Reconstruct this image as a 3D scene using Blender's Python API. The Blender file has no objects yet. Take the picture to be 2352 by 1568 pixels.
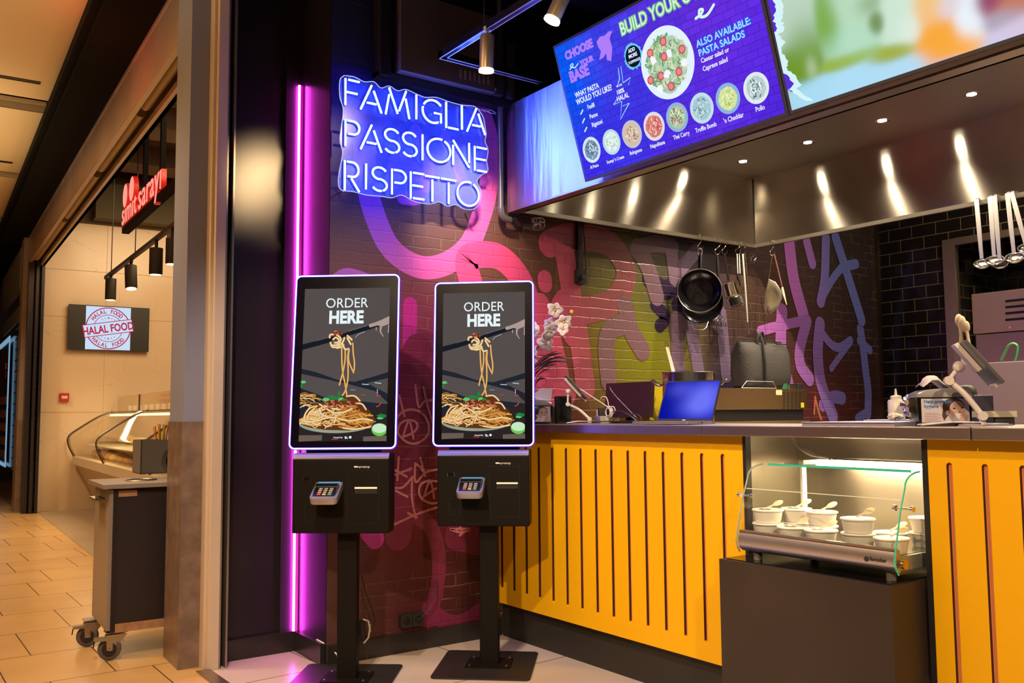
import bpy, bmesh, math, random
from mathutils import Matrix, Vector
random.seed(7)
SC = bpy.context.scene
COL = SC.collection
PI = math.pi
# ---------------------------------------------------------------- camera
FPX = 2085.3; EYE = Vector((0, 0, 1.2))
_y, _p, _r = map(math.radians, (35.55437, 4.62198, 0.46126))
_F = Vector((math.sin(_y)*math.cos(_p), math.cos(_y)*math.cos(_p), math.sin(_p)))
_R = Vector((math.cos(_y), -math.sin(_y), 0.0)); _D = _F.cross(_R)
_R, _D = _R*math.cos(_r) + _D*math.sin(_r), -_R*math.sin(_r) + _D*math.cos(_r)
cam = bpy.data.objects.new('camera', bpy.data.cameras.new('camera'))
COL.objects.link(cam)
cam.matrix_world = Matrix(((_R.x, -_D.x, -_F.x, 0), (_R.y, -_D.y, -_F.y, 0), (_R.z, -_D.z, -_F.z, EYE.z), (0, 0, 0, 1)))
cam.data.sensor_width = 36; cam.data.lens = 36*FPX/2352; cam.data.clip_start = .05; cam.data.clip_end = 100
SC.camera = cam
def ray(u, v): return _F + _R*((u-1176)/FPX) + _D*((v-784)/FPX)
def at(u, v, **k):
    """point of the real plane x=, y= or z= that is seen at photo pixel u, v (a measuring tool)"""
    (a, val), = k.items(); d = ray(u, v); i = 'xyz'.index(a)
    return EYE + d*((val-EYE[i])/d[i])
# ---------------------------------------------------------------- world, exposure
w = bpy.data.worlds.new('world'); SC.world = w; w.use_nodes = True
w.node_tree.nodes['Background'].inputs[0].default_value = (.55, .42, .5, 1)
w.node_tree.nodes['Background'].inputs[1].default_value = .05
SC.view_settings.view_transform = 'Standard'; SC.view_settings.look = 'None'
SC.view_settings.gamma = 1; SC.view_settings.exposure = 0.0; SC.view_settings.use_curve_mapping = False
SC.cycles.use_denoising = True
SC.cycles.max_bounces = 8; SC.cycles.transparent_max_bounces = 16
SC.cycles.sample_clamp_indirect = 6
SC.cycles.caustics_reflective = False; SC.cycles.caustics_refractive = False
def lamp(name, kind, loc, power, color, target=None, size=.1, size_y=None, spot=60, blend=.5, spread=None):
    d = bpy.data.lights.new(name, kind); d.energy = power; d.color = color
    if kind == 'SPOT': d.spot_size = math.radians(spot); d.spot_blend = blend; d.shadow_soft_size = size
    elif kind == 'AREA':
        d.size = size
        if size_y: d.shape = 'RECTANGLE'; d.size_y = size_y
        if spread: d.spread = math.radians(spread)
    else: d.shadow_soft_size = size
    o = bpy.data.objects.new(name, d); COL.objects.link(o); o.location = loc
    if target is not None:
        o.rotation_euler = (Vector(target)-Vector(loc)).to_track_quat('-Z', 'Y').to_euler()
    return o
def MMX(x, y, z): a = math.radians(2.6); return (1.30+x*math.cos(a)+y*math.sin(a), 4.55-x*math.sin(a)+y*math.cos(a), z)
WARM = (1, .72, .42); WARM2 = (1, .80, .58)
# mall ceiling downlights behind and beside the camera
lamp('mall_downlight', 'SPOT', (-1.3, .6, 3.6), 590, WARM, (2.8, 2.4, .7), .05, spot=62, blend=.6)
lamp('mall_downlight', 'SPOT', (.3, -1.6, 3.6), 520, WARM, (2.9, 1.4, .6), .06, spot=60, blend=.7)
lamp('mall_downlight', 'SPOT', (.35, 2.1, 3.55), 330, WARM2, (2.2, 3.8, .0), .04, spot=62, blend=.5)
lamp('mall_downlight', 'SPOT', (.1, 5.2, 3.6), 200, WARM, (.6, 5.6, 0), .15, spot=110, blend=.9)
lamp('mall_downlight', 'SPOT', (.3, 8.5, 3.6), 260, WARM, (.9, 8.5, 0), .15, spot=110, blend=.9)
lamp('mall_downlight', 'SPOT', (.5, 12.0, 3.6), 260, WARM, (.9, 11.8, 0), .15, spot=110, blend=.9)
lamp('shop_ceiling_spot', 'SPOT', (2.62, 1.5, 3.42), 1300, (1, .66, .32), (1.69, 4.57, 2.40), .10, spot=9, blend=1)
lamp('ceiling_fill_light', 'AREA', (-1.6, 4.2, 3.1), 150, (1, .74, .40), (-1.6, 4.3, 4), 2.6)  # added unseen uplight that brightens the cream ceiling panels
lamp('ceiling_fill_light', 'AREA', (-.6, 9, 3.1), 40, (1, .74, .40), (-.6, 9.1, 4), 2.4)  # second added uplight, farther along the ceiling
lamp('pastry_case_lamp', 'AREA', MMX(1.25, 6.6, 1.28), 16, (1, .72, .34), MMX(1.25, 6.6, 0), 1.8, .3)
lamp('red_sign_glow', 'AREA', (.9, 5.9, 3.3), 1.6, (1, .05, .03), (1.45, 6.1, 3.42), .5)
# cafe lamps
lamp('cafe_ceiling_lamp', 'AREA', (3.4, 10.5, 3.9), 100, (1, .68, .36), (3.2, 11.4, 0), 2.0)
lamp('cafe_ceiling_lamp', 'AREA', (3.0, 7.4, 3.9), 70, (1, .68, .36), (2.6, 9, 0), 2.0)
# kitchen
lamp('kitchen_fill_light', 'AREA', (5.9, 2.3, 3.1), 38, WARM2, (5.9, 2.4, 0), 1.0)  # added unseen lamp that warms the oven corner
# ---------------------------------------------------------------- helpers
WM = {}
def tag(o, label=None, cat=None, group=None, kind=None):
    if label: o['label'] = label
    if cat: o['category'] = cat
    if group: o['group'] = group
    if kind: o['kind'] = kind
    return o
def thing(name, label, cat, loc=(0, 0, 0), rotz=0, group=None):
    o = bpy.data.objects.new(name, None); COL.objects.link(o); o.empty_display_size = .05
    o.location = loc; o.rotation_euler = (0, 0, rotz)
    WM[o.name] = Matrix.Translation(Vector(loc)) @ Matrix.Rotation(rotz, 4, 'Z')
    return tag(o, label, cat, group)
def dup(root, label=None, group=None, loc=None, rotz=None):
    r = root.copy(); COL.objects.link(r)
    if label: r['label'] = label
    if group: r['group'] = group
    if loc is not None: r.location = loc
    if rotz is not None: r.rotation_euler = (0, 0, rotz)
    for ch in list(root.children):
        c = ch.copy(); COL.objects.link(c); c.parent = r
        for g in list(ch.children):
            d = g.copy(); COL.objects.link(d); d.parent = c
    return r
class B:
    """collects shapes; build() links them as ONE mesh object"""
    def __init__(s): s.v = []; s.f = []; s.M = None
    def _t(s, p): return (s.M @ Vector(p)) if s.M is not None else Vector(p)
    def add(s, vs, fs):
        n = len(s.v); s.v += [s._t(p) for p in vs]; s.f += [[i+n for i in f] for f in fs]; return s
    def box(s, a, b):
        x0, y0, z0 = [min(a[i], b[i]) for i in range(3)]; x1, y1, z1 = [max(a[i], b[i]) for i in range(3)]
        return s.add([(x0,y0,z0),(x1,y0,z0),(x1,y1,z0),(x0,y1,z0),(x0,y0,z1),(x1,y0,z1),(x1,y1,z1),(x0,y1,z1)],
                     [(0,3,2,1),(4,5,6,7),(0,1,5,4),(1,2,6,5),(2,3,7,6),(3,0,4,7)])
    def rbox(s, a, b, r=.01, seg=3, axis='z'):
        """box with rounded edges around one axis"""
        ax = 'xyz'.index(axis); i, j = [k for k in range(3) if k != ax]
        lo = [min(a[k], b[k]) for k in range(3)]; hi = [max(a[k], b[k]) for k in range(3)]
        r = min(r, (hi[i]-lo[i])/2.01, (hi[j]-lo[j])/2.01); pts = []
        for cx, cy, a0 in ((hi[i]-r, hi[j]-r, 0), (lo[i]+r, hi[j]-r, 90), (lo[i]+r, lo[j]+r, 180), (hi[i]-r, lo[j]+r, 270)):
            for k in range(seg+1):
                t = math.radians(a0+90*k/seg); pts.append((cx+r*math.cos(t), cy+r*math.sin(t)))
        return s.prism(pts, axis, lo[ax], hi[ax])
    def prism(s, pts, axis, d0, d1):
        ax = 'xyz'.index(axis); i, j = [k for k in range(3) if k != ax]; n = len(pts); vs = []
        for d in (d0, d1):
            for p in pts:
                q = [0, 0, 0]; q[i] = p[0]; q[j] = p[1]; q[ax] = d; vs.append(q)
        fs = [list(range(n))[::-1], list(range(n, 2*n))]
        fs += [(k, (k+1) % n, n+(k+1) % n, n+k) for k in range(n)]
        return s.add(vs, fs)
    def tube(s, pts, r, seg=8, closed=False, r1=None, cap=True, flat=1.0):
        pts = [Vector(p) for p in pts]; n = len(pts); rings = []; up = None
        for k in range(n):
            if closed: t = pts[(k+1) % n]-pts[k-1]
            else: t = pts[min(k+1, n-1)]-pts[max(k-1, 0)]
            if t.length < 1e-9: t = Vector((0, 0, 1))
            t.normalize()
            if up is None:
                up = Vector((0, 0, 1)) if abs(t.z) < .9 else Vector((1, 0, 0))
            a = t.cross(up)
            if a.length < 1e-4: a = t.cross(Vector((0, 1, 0)))
            a.normalize(); b = a.cross(t).normalized(); up = b
            rr = r if r1 is None else r+(r1-r)*k/max(1, n-1)
            if isinstance(r, (list, tuple)): rr = r[k]
            rings.append([pts[k]+a*(rr*math.cos(2*PI*m/seg))+b*(rr*flat*math.sin(2*PI*m/seg)) for m in range(seg)])
        vs = [p for ring in rings for p in ring]; fs = []
        for k in range(n if closed else n-1):
            k2 = (k+1) % n
            for m in range(seg):
                fs.append((k*seg+m, k*seg+(m+1) % seg, k2*seg+(m+1) % seg, k2*seg+m))
        if cap and not closed:
            fs.append(list(range(seg))[::-1]); fs.append([(n-1)*seg+m for m in range(seg)])
        return s.add(vs, fs)
    def cyl(s, p0, p1, r, seg=24, r1=None): return s.tube([p0, p1], r, seg, r1=r1)
    def lathe(s, prof, seg=32, c=(0, 0, 0), axis=None):
        """prof: (radius, height) list about a vertical axis at c (or about axis vector)"""
        Q = Matrix.Translation(Vector(c))
        if axis is not None: Q = Q @ Vector(axis).to_track_quat('Z', 'Y').to_matrix().to_4x4()
        vs = []; fs = []; n = len(prof)
        for (r, h) in prof:
            for m in range(seg):
                vs.append(Q @ Vector((r*math.cos(2*PI*m/seg), r*math.sin(2*PI*m/seg), h)))
        for k in range(n-1):
            for m in range(seg):
                fs.append((k*seg+m, k*seg+(m+1) % seg, (k+1)*seg+(m+1) % seg, (k+1)*seg+m))
        if prof[0][0] > 1e-5: fs.append(list(range(seg))[::-1])
        if prof[-1][0] > 1e-5: fs.append([(n-1)*seg+m for m in range(seg)])
        return s.add(vs, fs)
    def ball(s, c, r, seg=16, rings=10, sc=(1, 1, 1)):
        vs = []; fs = []; c = Vector(c)
        for i in range(rings+1):
            t = PI*i/rings
            for m in range(seg):
                a = 2*PI*m/seg
                vs.append(c+Vector((r*sc[0]*math.sin(t)*math.cos(a), r*sc[1]*math.sin(t)*math.sin(a), r*sc[2]*math.cos(t))))
        for i in range(rings):
            for m in range(seg): fs.append((i*seg+m, (i+1)*seg+m, (i+1)*seg+(m+1) % seg, i*seg+(m+1) % seg))
        return s.add(vs, fs)
    def build(s, name, m, parent=None, local=False, smooth=False, bevel=0, seg=2, sub=0):
        me = bpy.data.meshes.new(name)
        vs = s.v
        if parent is not None and not local:
            iv = WM.get(parent.name)
            if iv is not None:
                iv = iv.inverted(); vs = [iv @ p for p in vs]
        me.from_pydata([tuple(p) for p in vs], [], s.f); me.validate()
        bm = bmesh.new(); bm.from_mesh(me)
        bmesh.ops.remove_doubles(bm, verts=bm.verts, dist=1e-6)
        bmesh.ops.recalc_face_normals(bm, faces=bm.faces)
        if bevel: 
            es = [e for e in bm.edges if len(e.link_faces) == 2 and e.calc_face_angle(0) > .6]
            bmesh.ops.bevel(bm, geom=es, offset=bevel, segments=seg, affect='EDGES', profile=.7, clamp_overlap=True)
        bm.to_mesh(me); bm.free()
        o = bpy.data.objects.new(name, me); COL.objects.link(o)
        if m is not None: me.materials.append(m)
        if parent is not None:
            o.parent = parent
            WM[o.name] = WM.get(parent.name, Matrix())
        else: WM[o.name] = Matrix()
        if smooth:
            for p in me.polygons: p.use_smooth = True
            ang = me.attributes
            try:
                me.set_sharp_from_angle(angle=math.radians(40))
            except Exception: pass
        if sub:
            md = o.modifiers.new('s', 'SUBSURF'); md.levels = sub; md.render_levels = sub
        return o
def struct(o): o['kind'] = 'structure'; return o
def text(name, string, m, parent, org, xd, yd, size, ext=.0004, align='CENTER', bold=0, shear=0, sx=1.0, spacing=1.0, local=False, lift=.001):
    """lettering as real mesh: org baseline point, xd reading direction, yd up"""
    c = bpy.data.curves.new(name, 'FONT'); c.body = string; c.size = size; c.align_x = align
    c.extrude = ext; c.offset = bold; c.shear = shear; c.space_character = spacing; c.resolution_u = 3
    o = bpy.data.objects.new(name, c); COL.objects.link(o)
    bpy.context.view_layer.update()
    dg = bpy.context.evaluated_depsgraph_get(); me = bpy.data.meshes.new_from_object(o.evaluated_get(dg))
    bpy.data.objects.remove(o)
    me.materials.clear(); me.materials.append(m)
    xd = Vector(xd).normalized(); yd = Vector(yd).normalized(); zd = xd.cross(yd)
    M = Matrix((( xd.x*sx, yd.x, zd.x, org[0]+zd.x*lift), (xd.y*sx, yd.y, zd.y, org[1]+zd.y*lift), (xd.z*sx, yd.z, zd.z, org[2]+zd.z*lift), (0, 0, 0, 1)))
    if parent is not None and not local and parent.name in WM: M = WM[parent.name].inverted() @ M
    me.transform(M)
    r = bpy.data.objects.new(name, me); COL.objects.link(r)
    if parent is not None: r.parent = parent; WM[r.name] = WM.get(parent.name, Matrix())
    return r
# ---------------------------------------------------------------- materials
def N(nt, t, **k):
    n = nt.nodes.new(t)
    for a, b in k.items():
        if a.startswith('i_'):
            key = a[2:]; key = int(key) if key.isdigit() else key.replace('_', ' ')
            n.inputs[key].default_value = b
        else: setattr(n, a, b)
    return n
def mat(name, col=(.5, .5, .5), rough=.5, metal=0, em=None, es=0, bump=0, bscale=40, alpha=1, coat=0, vary=0, vscale=3, stretch=None, aniso=0, arot=0, spec=None, trans=0):
    m = bpy.data.materials.new(name); m.use_nodes = True; nt = m.node_tree; p = nt.nodes['Principled BSDF']
    p.inputs['Base Color'].default_value = (*col, 1); p.inputs['Roughness'].default_value = rough
    p.inputs['Metallic'].default_value = metal; p.inputs['Alpha'].default_value = alpha
    p.inputs['Coat Weight'].default_value = coat; p.inputs['Coat Roughness'].default_value = .08
    if spec is not None: p.inputs['Specular IOR Level'].default_value = spec
    if trans: p.inputs['Transmission Weight'].default_value = trans
    if em: p.inputs['Emission Color'].default_value = (*em, 1); p.inputs['Emission Strength'].default_value = es
    tc = N(nt, 'ShaderNodeTexCoord'); mp = N(nt, 'ShaderNodeMapping'); nt.links.new(tc.outputs['Object'], mp.inputs[0])
    if stretch: mp.inputs['Scale'].default_value = stretch
    if vary or (bump and True):
        nz = N(nt, 'ShaderNodeTexNoise'); nz.inputs['Scale'].default_value = bscale if bump else vscale
        nz.inputs['Detail'].default_value = 4; nt.links.new(mp.outputs[0], nz.inputs[0])
        if bump:
            bp = N(nt, 'ShaderNodeBump'); bp.inputs['Strength'].default_value = bump; bp.inputs['Distance'].default_value = .01
            nt.links.new(nz.outputs[0], bp.inputs['Height']); nt.links.new(bp.outputs[0], p.inputs['Normal'])
    if vary:
        n2 = N(nt, 'ShaderNodeTexNoise'); n2.inputs['Scale'].default_value = vscale; n2.inputs['Detail'].default_value = 5
        nt.links.new(mp.outputs[0], n2.inputs[0])
        mr = N(nt, 'ShaderNodeMapRange'); mr.inputs[1].default_value = .3; mr.inputs[2].default_value = .7
        mr.inputs[3].default_value = 1-vary; mr.inputs[4].default_value = 1+vary
        nt.links.new(n2.outputs[0], mr.inputs[0])
        mx = N(nt, 'ShaderNodeVectorMath', operation='SCALE'); mx.inputs[0].default_value = col
        nt.links.new(mr.outputs[0], mx.inputs['Scale']); nt.links.new(mx.outputs[0], p.inputs['Base Color'])
    if aniso:
        p.inputs['Anisotropic'].default_value = aniso; p.inputs['Anisotropic Rotation'].default_value = arot
        tg = N(nt, 'ShaderNodeTangent', direction_type='RADIAL', axis='Z'); nt.links.new(tg.outputs[0], p.inputs['Tangent'])
    return m
def emit(name, col, s=1.0):
    m = bpy.data.materials.new(name); m.use_nodes = True; nt = m.node_tree
    nt.nodes.remove(nt.nodes['Principled BSDF']); e = N(nt, 'ShaderNodeEmission'); e.inputs[0].default_value = (*col, 1); e.inputs[1].default_value = s
    nt.links.new(e.outputs[0], nt.nodes['Material Output'].inputs[0]); return m
def glass(name, tint=(.9, 1, .96), refl=.12, rough=.03, glow=0):
    m = bpy.data.materials.new(name); m.use_nodes = True; nt = m.node_tree
    nt.nodes.remove(nt.nodes['Principled BSDF'])
    t = N(nt, 'ShaderNodeBsdfTransparent'); t.inputs[0].default_value = (*tint, 1)
    g = N(nt, 'ShaderNodeBsdfGlossy'); g.inputs['Roughness'].default_value = rough
    lw = N(nt, 'ShaderNodeLayerWeight'); pw = N(nt, 'ShaderNodeMath', operation='POWER'); pw.inputs[1].default_value = 4.5; nt.links.new(lw.outputs['Facing'], pw.inputs[0])
    ad = N(nt, 'ShaderNodeMath', operation='MULTIPLY_ADD'); ad.inputs[1].default_value = .7; ad.inputs[2].default_value = refl+.02; nt.links.new(pw.outputs[0], ad.inputs[0])
    mx = N(nt, 'ShaderNodeMixShader'); nt.links.new(ad.outputs[0], mx.inputs[0]); nt.links.new(t.outputs[0], mx.inputs[1]); nt.links.new(g.outputs[0], mx.inputs[2])
    nt.links.new(mx.outputs[0], nt.nodes['Material Output'].inputs[0]); return m
def srgb(r, g, b):
    f = lambda c: (c/255/12.92) if c/255 <= .04045 else ((c/255+.055)/1.055)**2.4
    return (f(r), f(g), f(b))
M = {}
M['black_wall'] = mat('black_panel', (.012, .009, .012), .38, spec=.5, vary=.2, vscale=2)
M['black'] = mat('black_paint', (.012, .011, .012), .45)
M['matte_black'] = mat('matte_black', (.02, .017, .016), .55, bump=.05, bscale=300)
M['kiosk'] = mat('kiosk_black', (.006, .0045, .004), .5, bump=.04, bscale=400, spec=.15)
M['black_gloss'] = mat('black_gloss', (.006, .006, .008), .12)
M['steel'] = mat('brushed_steel', (.42, .40, .38), .3, 1, bump=.06, bscale=30, stretch=(1, 1, 18))
M['steel_h'] = mat('worktop_steel', (.50, .46, .50), .34, 1, bump=.02, bscale=60)
M['screen_glass'] = mat('screen_glass', (.003, .002, .006), .28, spec=.04)
M['hood'] = mat('hood_steel', (.66, .60, .52), .16, 1, aniso=.95, arot=.25, vary=.10, vscale=1.5)
M['fascia'] = mat('fascia_steel', (.74, .74, .84), .50, 1, bump=.9, bscale=5, stretch=(1, 2.6, .30), aniso=.8, arot=.25)
M['chrome'] = mat('chrome', (.7, .69, .67), .15, 1)
M['alu'] = mat('brushed_aluminium', (.62, .60, .60), .35, 1)
M['white'] = mat('white_plastic', (.75, .74, .72), .4)
M['paper'] = mat('paper', (.85, .80, .74), .8)
M['rubber'] = mat('grey_rubber', (.12, .11, .11), .6)
M['yellow'] = mat('yellow_laminate', (.82, .43, .002), .5, vary=.02, vscale=1, spec=.3)
M['slot_shade'] = mat('slot_shade_brown', (.06, .012, .004), .7)  # shade inside the counter slots is put into this dark brown
M['glass'] = glass('clear_glass', (.975, .99, .98), .015)
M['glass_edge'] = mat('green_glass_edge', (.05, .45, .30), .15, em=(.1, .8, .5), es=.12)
# ================================================================ THE SETTING
def tilemat(name, c1, c2, mortar, bw, bh, ms, off=.5, rot=0, loc=(0, 0, 0), rough=.3, bump=.2, plane='xy', mottle=.15, msc=3, mcol=None, freq=2):
    m = bpy.data.materials.new(name); m.use_nodes = True; nt = m.node_tree; p = nt.nodes['Principled BSDF']
    tc = N(nt, 'ShaderNodeTexCoord'); sp = N(nt, 'ShaderNodeSeparateXYZ'); nt.links.new(tc.outputs['Object'], sp.inputs[0])
    cb = N(nt, 'ShaderNodeCombineXYZ'); ia, ib = {'xy': (0, 1), 'xz': (0, 2), 'yz': (1, 2), 'yx': (1, 0)}[plane]
    nt.links.new(sp.outputs[ia], cb.inputs[0]); nt.links.new(sp.outputs[ib], cb.inputs[1])
    mp = N(nt, 'ShaderNodeMapping'); mp.inputs['Location'].default_value = loc; mp.inputs['Rotation'].default_value = (0, 0, rot)
    nt.links.new(cb.outputs[0], mp.inputs[0])
    br = N(nt, 'ShaderNodeTexBrick', offset=off, offset_frequency=freq); br.inputs['Scale'].default_value = 1
    br.inputs['Brick Width'].default_value = bw; br.inputs['Row Height'].default_value = bh; br.inputs['Mortar Size'].default_value = ms
    br.inputs['Mortar Smooth'].default_value = .1
    br.inputs['Color1'].default_value = (*c1, 1); br.inputs['Color2'].default_value = (*c2, 1); br.inputs['Mortar'].default_value = (*mortar, 1)
    nt.links.new(mp.outputs[0], br.inputs[0])
    nz = N(nt, 'ShaderNodeTexNoise'); nz.inputs['Scale'].default_value = msc; nz.inputs['Detail'].default_value = 8; nt.links.new(mp.outputs[0], nz.inputs[0])
    mr = N(nt, 'ShaderNodeMapRange'); mr.inputs[1].default_value = .3; mr.inputs[2].default_value = .7; mr.inputs[3].default_value = 1-mottle; mr.inputs[4].default_value = 1+mottle
    nt.links.new(nz.outputs[0], mr.inputs[0])
    sc = N(nt, 'ShaderNodeVectorMath', operation='SCALE'); nt.links.new(br.outputs[0], sc.inputs[0]); nt.links.new(mr.outputs[0], sc.inputs['Scale'])
    nt.links.new(sc.outputs[0], p.inputs['Base Color']); p.inputs['Roughness'].default_value = rough
    bp = N(nt, 'ShaderNodeBump', invert=True); bp.inputs['Strength'].default_value = bump; bp.inputs['Distance'].default_value = .004
    nt.links.new(br.outputs['Fac'], bp.inputs['Height']); nt.links.new(bp.outputs[0], p.inputs['Normal'])
    return m
AM = math.radians(2.6)
def mall(x, y, z=0.0):
    return Vector((1.30+x*math.cos(AM)+y*math.sin(AM), 4.55-x*math.sin(AM)+y*math.cos(AM), z))
MM = Matrix.Translation((1.30, 4.55, 0)) @ Matrix.Rotation(-AM, 4, 'Z')
def BM():
    b = B(); b.M = MM; return b
# floors
fl = B().box((1.40, -3, -.1), (7.5, 4.8, 0)).build('floor', tilemat('shop_floor_tile', (.62, .52, .46), (.58, .49, .43), (.18, .13, .11), 1.25, .62, .004, rough=.22, loc=(.35, .31, 0), rot=math.radians(-4), mottle=.05, msc=2)); struct(fl)
fm = BM().box((-8, -8, -.1), (.08, 16, 0)).box((.08, .05, -.1), (6, 16, 0)).build('floor', tilemat('mall_floor_tile', (.60, .37, .16), (.55, .34, .15), (.10, .05, .02), .45, .575, .0035, off=.37, rough=.26, loc=(-.30, -.11, 0), rot=0, mottle=.07, msc=2.5)); struct(fm)
cf = BM().box((.20, .35, 0), (6, 8.7, .004)).build('floor', mat('cafe_floor', (.36, .27, .19), .3, vary=.12, vscale=2)); struct(cf)
# black wall with the return to the mural wall
wl = B().box((1.475, 4.57, 0), (1.875, 4.72, 3.6)).build('wall_left', M['black_wall']); struct(wl); struct(B().box((1.875, 4.195, 0), (1.93, 4.72, 3.6)).build('wall_left', mat('dark_return', (.012, .009, .012), .3)))
struct(B().box((1.785, 4.563, .1), (1.874, 4.57, 3.6)).build('trim_22', M['black']))
M['baseboard'] = mat('baseboard_black', (.02, .017, .018), .25)
bl = B().box((1.475, 4.548, 0), (1.874, 4.57, .10)).box((1.855, 4.215, 0), (1.875, 4.57, .10)).build('baseboard_left', M['baseboard']); struct(bl)
bb = B().box((1.875, 4.172, 0), (2.90, 4.188, .095)).build('baseboard_back', M['baseboard']); struct(bb)
# --- mural wall: fine grid with a painted colour attribute (spray paint colours of the mural)
import numpy as np
def srgb_np(c):
    c = np.asarray(c, float)/255; return np.where(c <= .04045, c/12.92, ((c+.055)/1.055)**2.4)
WY = 4.19
def wp(u, v): q = at(u, v, y=WY); return q.x, q.z
nx, nz_ = 190, 130; X0, X1, Z0, Z1 = 1.875, 6.62, 0.0, 3.6
gx = np.linspace(X0, X1, nx); gz = np.linspace(Z0, Z1, nz_); GX, GZ = np.meshgrid(gx, gz)
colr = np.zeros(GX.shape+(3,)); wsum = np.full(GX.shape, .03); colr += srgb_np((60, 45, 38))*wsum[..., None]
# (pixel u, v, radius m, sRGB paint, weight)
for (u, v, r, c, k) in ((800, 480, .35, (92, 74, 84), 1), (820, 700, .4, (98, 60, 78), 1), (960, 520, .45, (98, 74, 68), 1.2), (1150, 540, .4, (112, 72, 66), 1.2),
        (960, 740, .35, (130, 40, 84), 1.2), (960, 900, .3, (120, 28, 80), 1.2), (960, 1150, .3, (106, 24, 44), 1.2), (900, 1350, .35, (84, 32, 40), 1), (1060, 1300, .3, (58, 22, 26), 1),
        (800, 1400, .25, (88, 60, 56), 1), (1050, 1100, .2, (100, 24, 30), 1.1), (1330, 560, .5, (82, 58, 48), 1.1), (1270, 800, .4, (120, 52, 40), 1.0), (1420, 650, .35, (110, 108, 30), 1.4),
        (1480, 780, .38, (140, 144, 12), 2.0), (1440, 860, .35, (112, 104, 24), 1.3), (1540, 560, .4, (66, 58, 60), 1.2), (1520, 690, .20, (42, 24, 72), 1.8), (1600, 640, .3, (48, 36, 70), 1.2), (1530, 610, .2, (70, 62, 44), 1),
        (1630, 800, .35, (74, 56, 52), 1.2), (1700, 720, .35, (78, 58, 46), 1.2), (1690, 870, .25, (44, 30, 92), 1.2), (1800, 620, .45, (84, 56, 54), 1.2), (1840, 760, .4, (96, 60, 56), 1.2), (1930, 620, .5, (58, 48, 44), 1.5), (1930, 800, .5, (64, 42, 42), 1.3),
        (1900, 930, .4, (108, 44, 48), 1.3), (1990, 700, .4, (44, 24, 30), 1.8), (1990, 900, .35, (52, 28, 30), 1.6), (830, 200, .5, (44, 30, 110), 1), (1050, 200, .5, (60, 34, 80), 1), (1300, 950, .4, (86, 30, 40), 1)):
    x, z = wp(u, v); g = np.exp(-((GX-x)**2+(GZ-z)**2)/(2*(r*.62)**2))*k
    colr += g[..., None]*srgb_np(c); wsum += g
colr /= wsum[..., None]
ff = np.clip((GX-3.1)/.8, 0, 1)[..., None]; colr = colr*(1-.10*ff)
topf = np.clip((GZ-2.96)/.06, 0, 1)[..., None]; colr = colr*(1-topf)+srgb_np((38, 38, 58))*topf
# long thin spray drips of the mural between the lettering
vs = [(float(x), WY, float(z)) for z in gz for x in gx]
fs = [(j*nx+i, j*nx+i+1, (j+1)*nx+i+1, (j+1)*nx+i) for j in range(nz_-1) for i in range(nx-1)]
def brick_bump(nt, p, strength=.5):
    tc = N(nt, 'ShaderNodeTexCoord'); sp = N(nt, 'ShaderNodeSeparateXYZ'); nt.links.new(tc.outputs['Object'], sp.inputs[0])
    cb = N(nt, 'ShaderNodeCombineXYZ'); nt.links.new(sp.outputs[0], cb.inputs[0]); nt.links.new(sp.outputs[2], cb.inputs[1])
    nw = N(nt, 'ShaderNodeTexNoise'); nw.inputs['Scale'].default_value = 9; nw.inputs['Detail'].default_value = 3; nt.links.new(cb.outputs[0], nw.inputs[0])
    ws = N(nt, 'ShaderNodeVectorMath', operation='SCALE'); ws.inputs['Scale'].default_value = .022; nt.links.new(nw.outputs['Color'], ws.inputs[0])
    wa = N(nt, 'ShaderNodeVectorMath', operation='ADD'); nt.links.new(cb.outputs[0], wa.inputs[0]); nt.links.new(ws.outputs[0], wa.inputs[1])
    br = N(nt, 'ShaderNodeTexBrick'); br.inputs['Scale'].default_value = 1; br.inputs['Brick Width'].default_value = .175; br.inputs['Row Height'].default_value = .062
    br.inputs['Mortar Size'].default_value = .005; br.inputs['Mortar Smooth'].default_value = .6; nt.links.new(wa.outputs[0], br.inputs[0])
    # flat wallpapered strip at the left end: bricks fade out there
    fd = N(nt, 'ShaderNodeMapRange'); fd.inputs[1].default_value = 1.95; fd.inputs[2].default_value = 2.5; fd.inputs[3].default_value = .08; fd.inputs[4].default_value = 1
    nt.links.new(sp.outputs[0], fd.inputs[0])
    mu = N(nt, 'ShaderNodeMath', operation='MULTIPLY'); nt.links.new(br.outputs['Fac'], mu.inputs[0]); nt.links.new(fd.outputs[0], mu.inputs[1])
    n3 = N(nt, 'ShaderNodeTexNoise'); n3.inputs['Scale'].default_value = 60; n3.inputs['Detail'].default_value = 6; nt.links.new(cb.outputs[0], n3.inputs[0])
    m3 = N(nt, 'ShaderNodeMath', operation='MULTIPLY_ADD'); m3.inputs[1].default_value = -.35; nt.links.new(n3.outputs[0], m3.inputs[0]); nt.links.new(mu.outputs[0], m3.inputs[2])
    bp = N(nt, 'ShaderNodeBump', invert=True); bp.inputs['Strength'].default_value = strength; bp.inputs['Distance'].default_value = .012
    nt.links.new(m3.outputs[0], bp.inputs['Height']); nt.links.new(bp.outputs[0], p.inputs['Normal'])
    # mortar lines, mixed paler in patches along the joints
    n4 = N(nt, 'ShaderNodeTexNoise'); n4.inputs['Scale'].default_value = 5; n4.inputs['Detail'].default_value = 5; nt.links.new(cb.outputs[0], n4.inputs[0])
    m4 = N(nt, 'ShaderNodeMapRange'); m4.inputs[1].default_value = .45; m4.inputs[2].default_value = .62; nt.links.new(n4.outputs[0], m4.inputs[0])
    m5 = N(nt, 'ShaderNodeMath', operation='MULTIPLY'); nt.links.new(m4.outputs[0], m5.inputs[0]); nt.links.new(mu.outputs[0], m5.inputs[1])
    return m5
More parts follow.
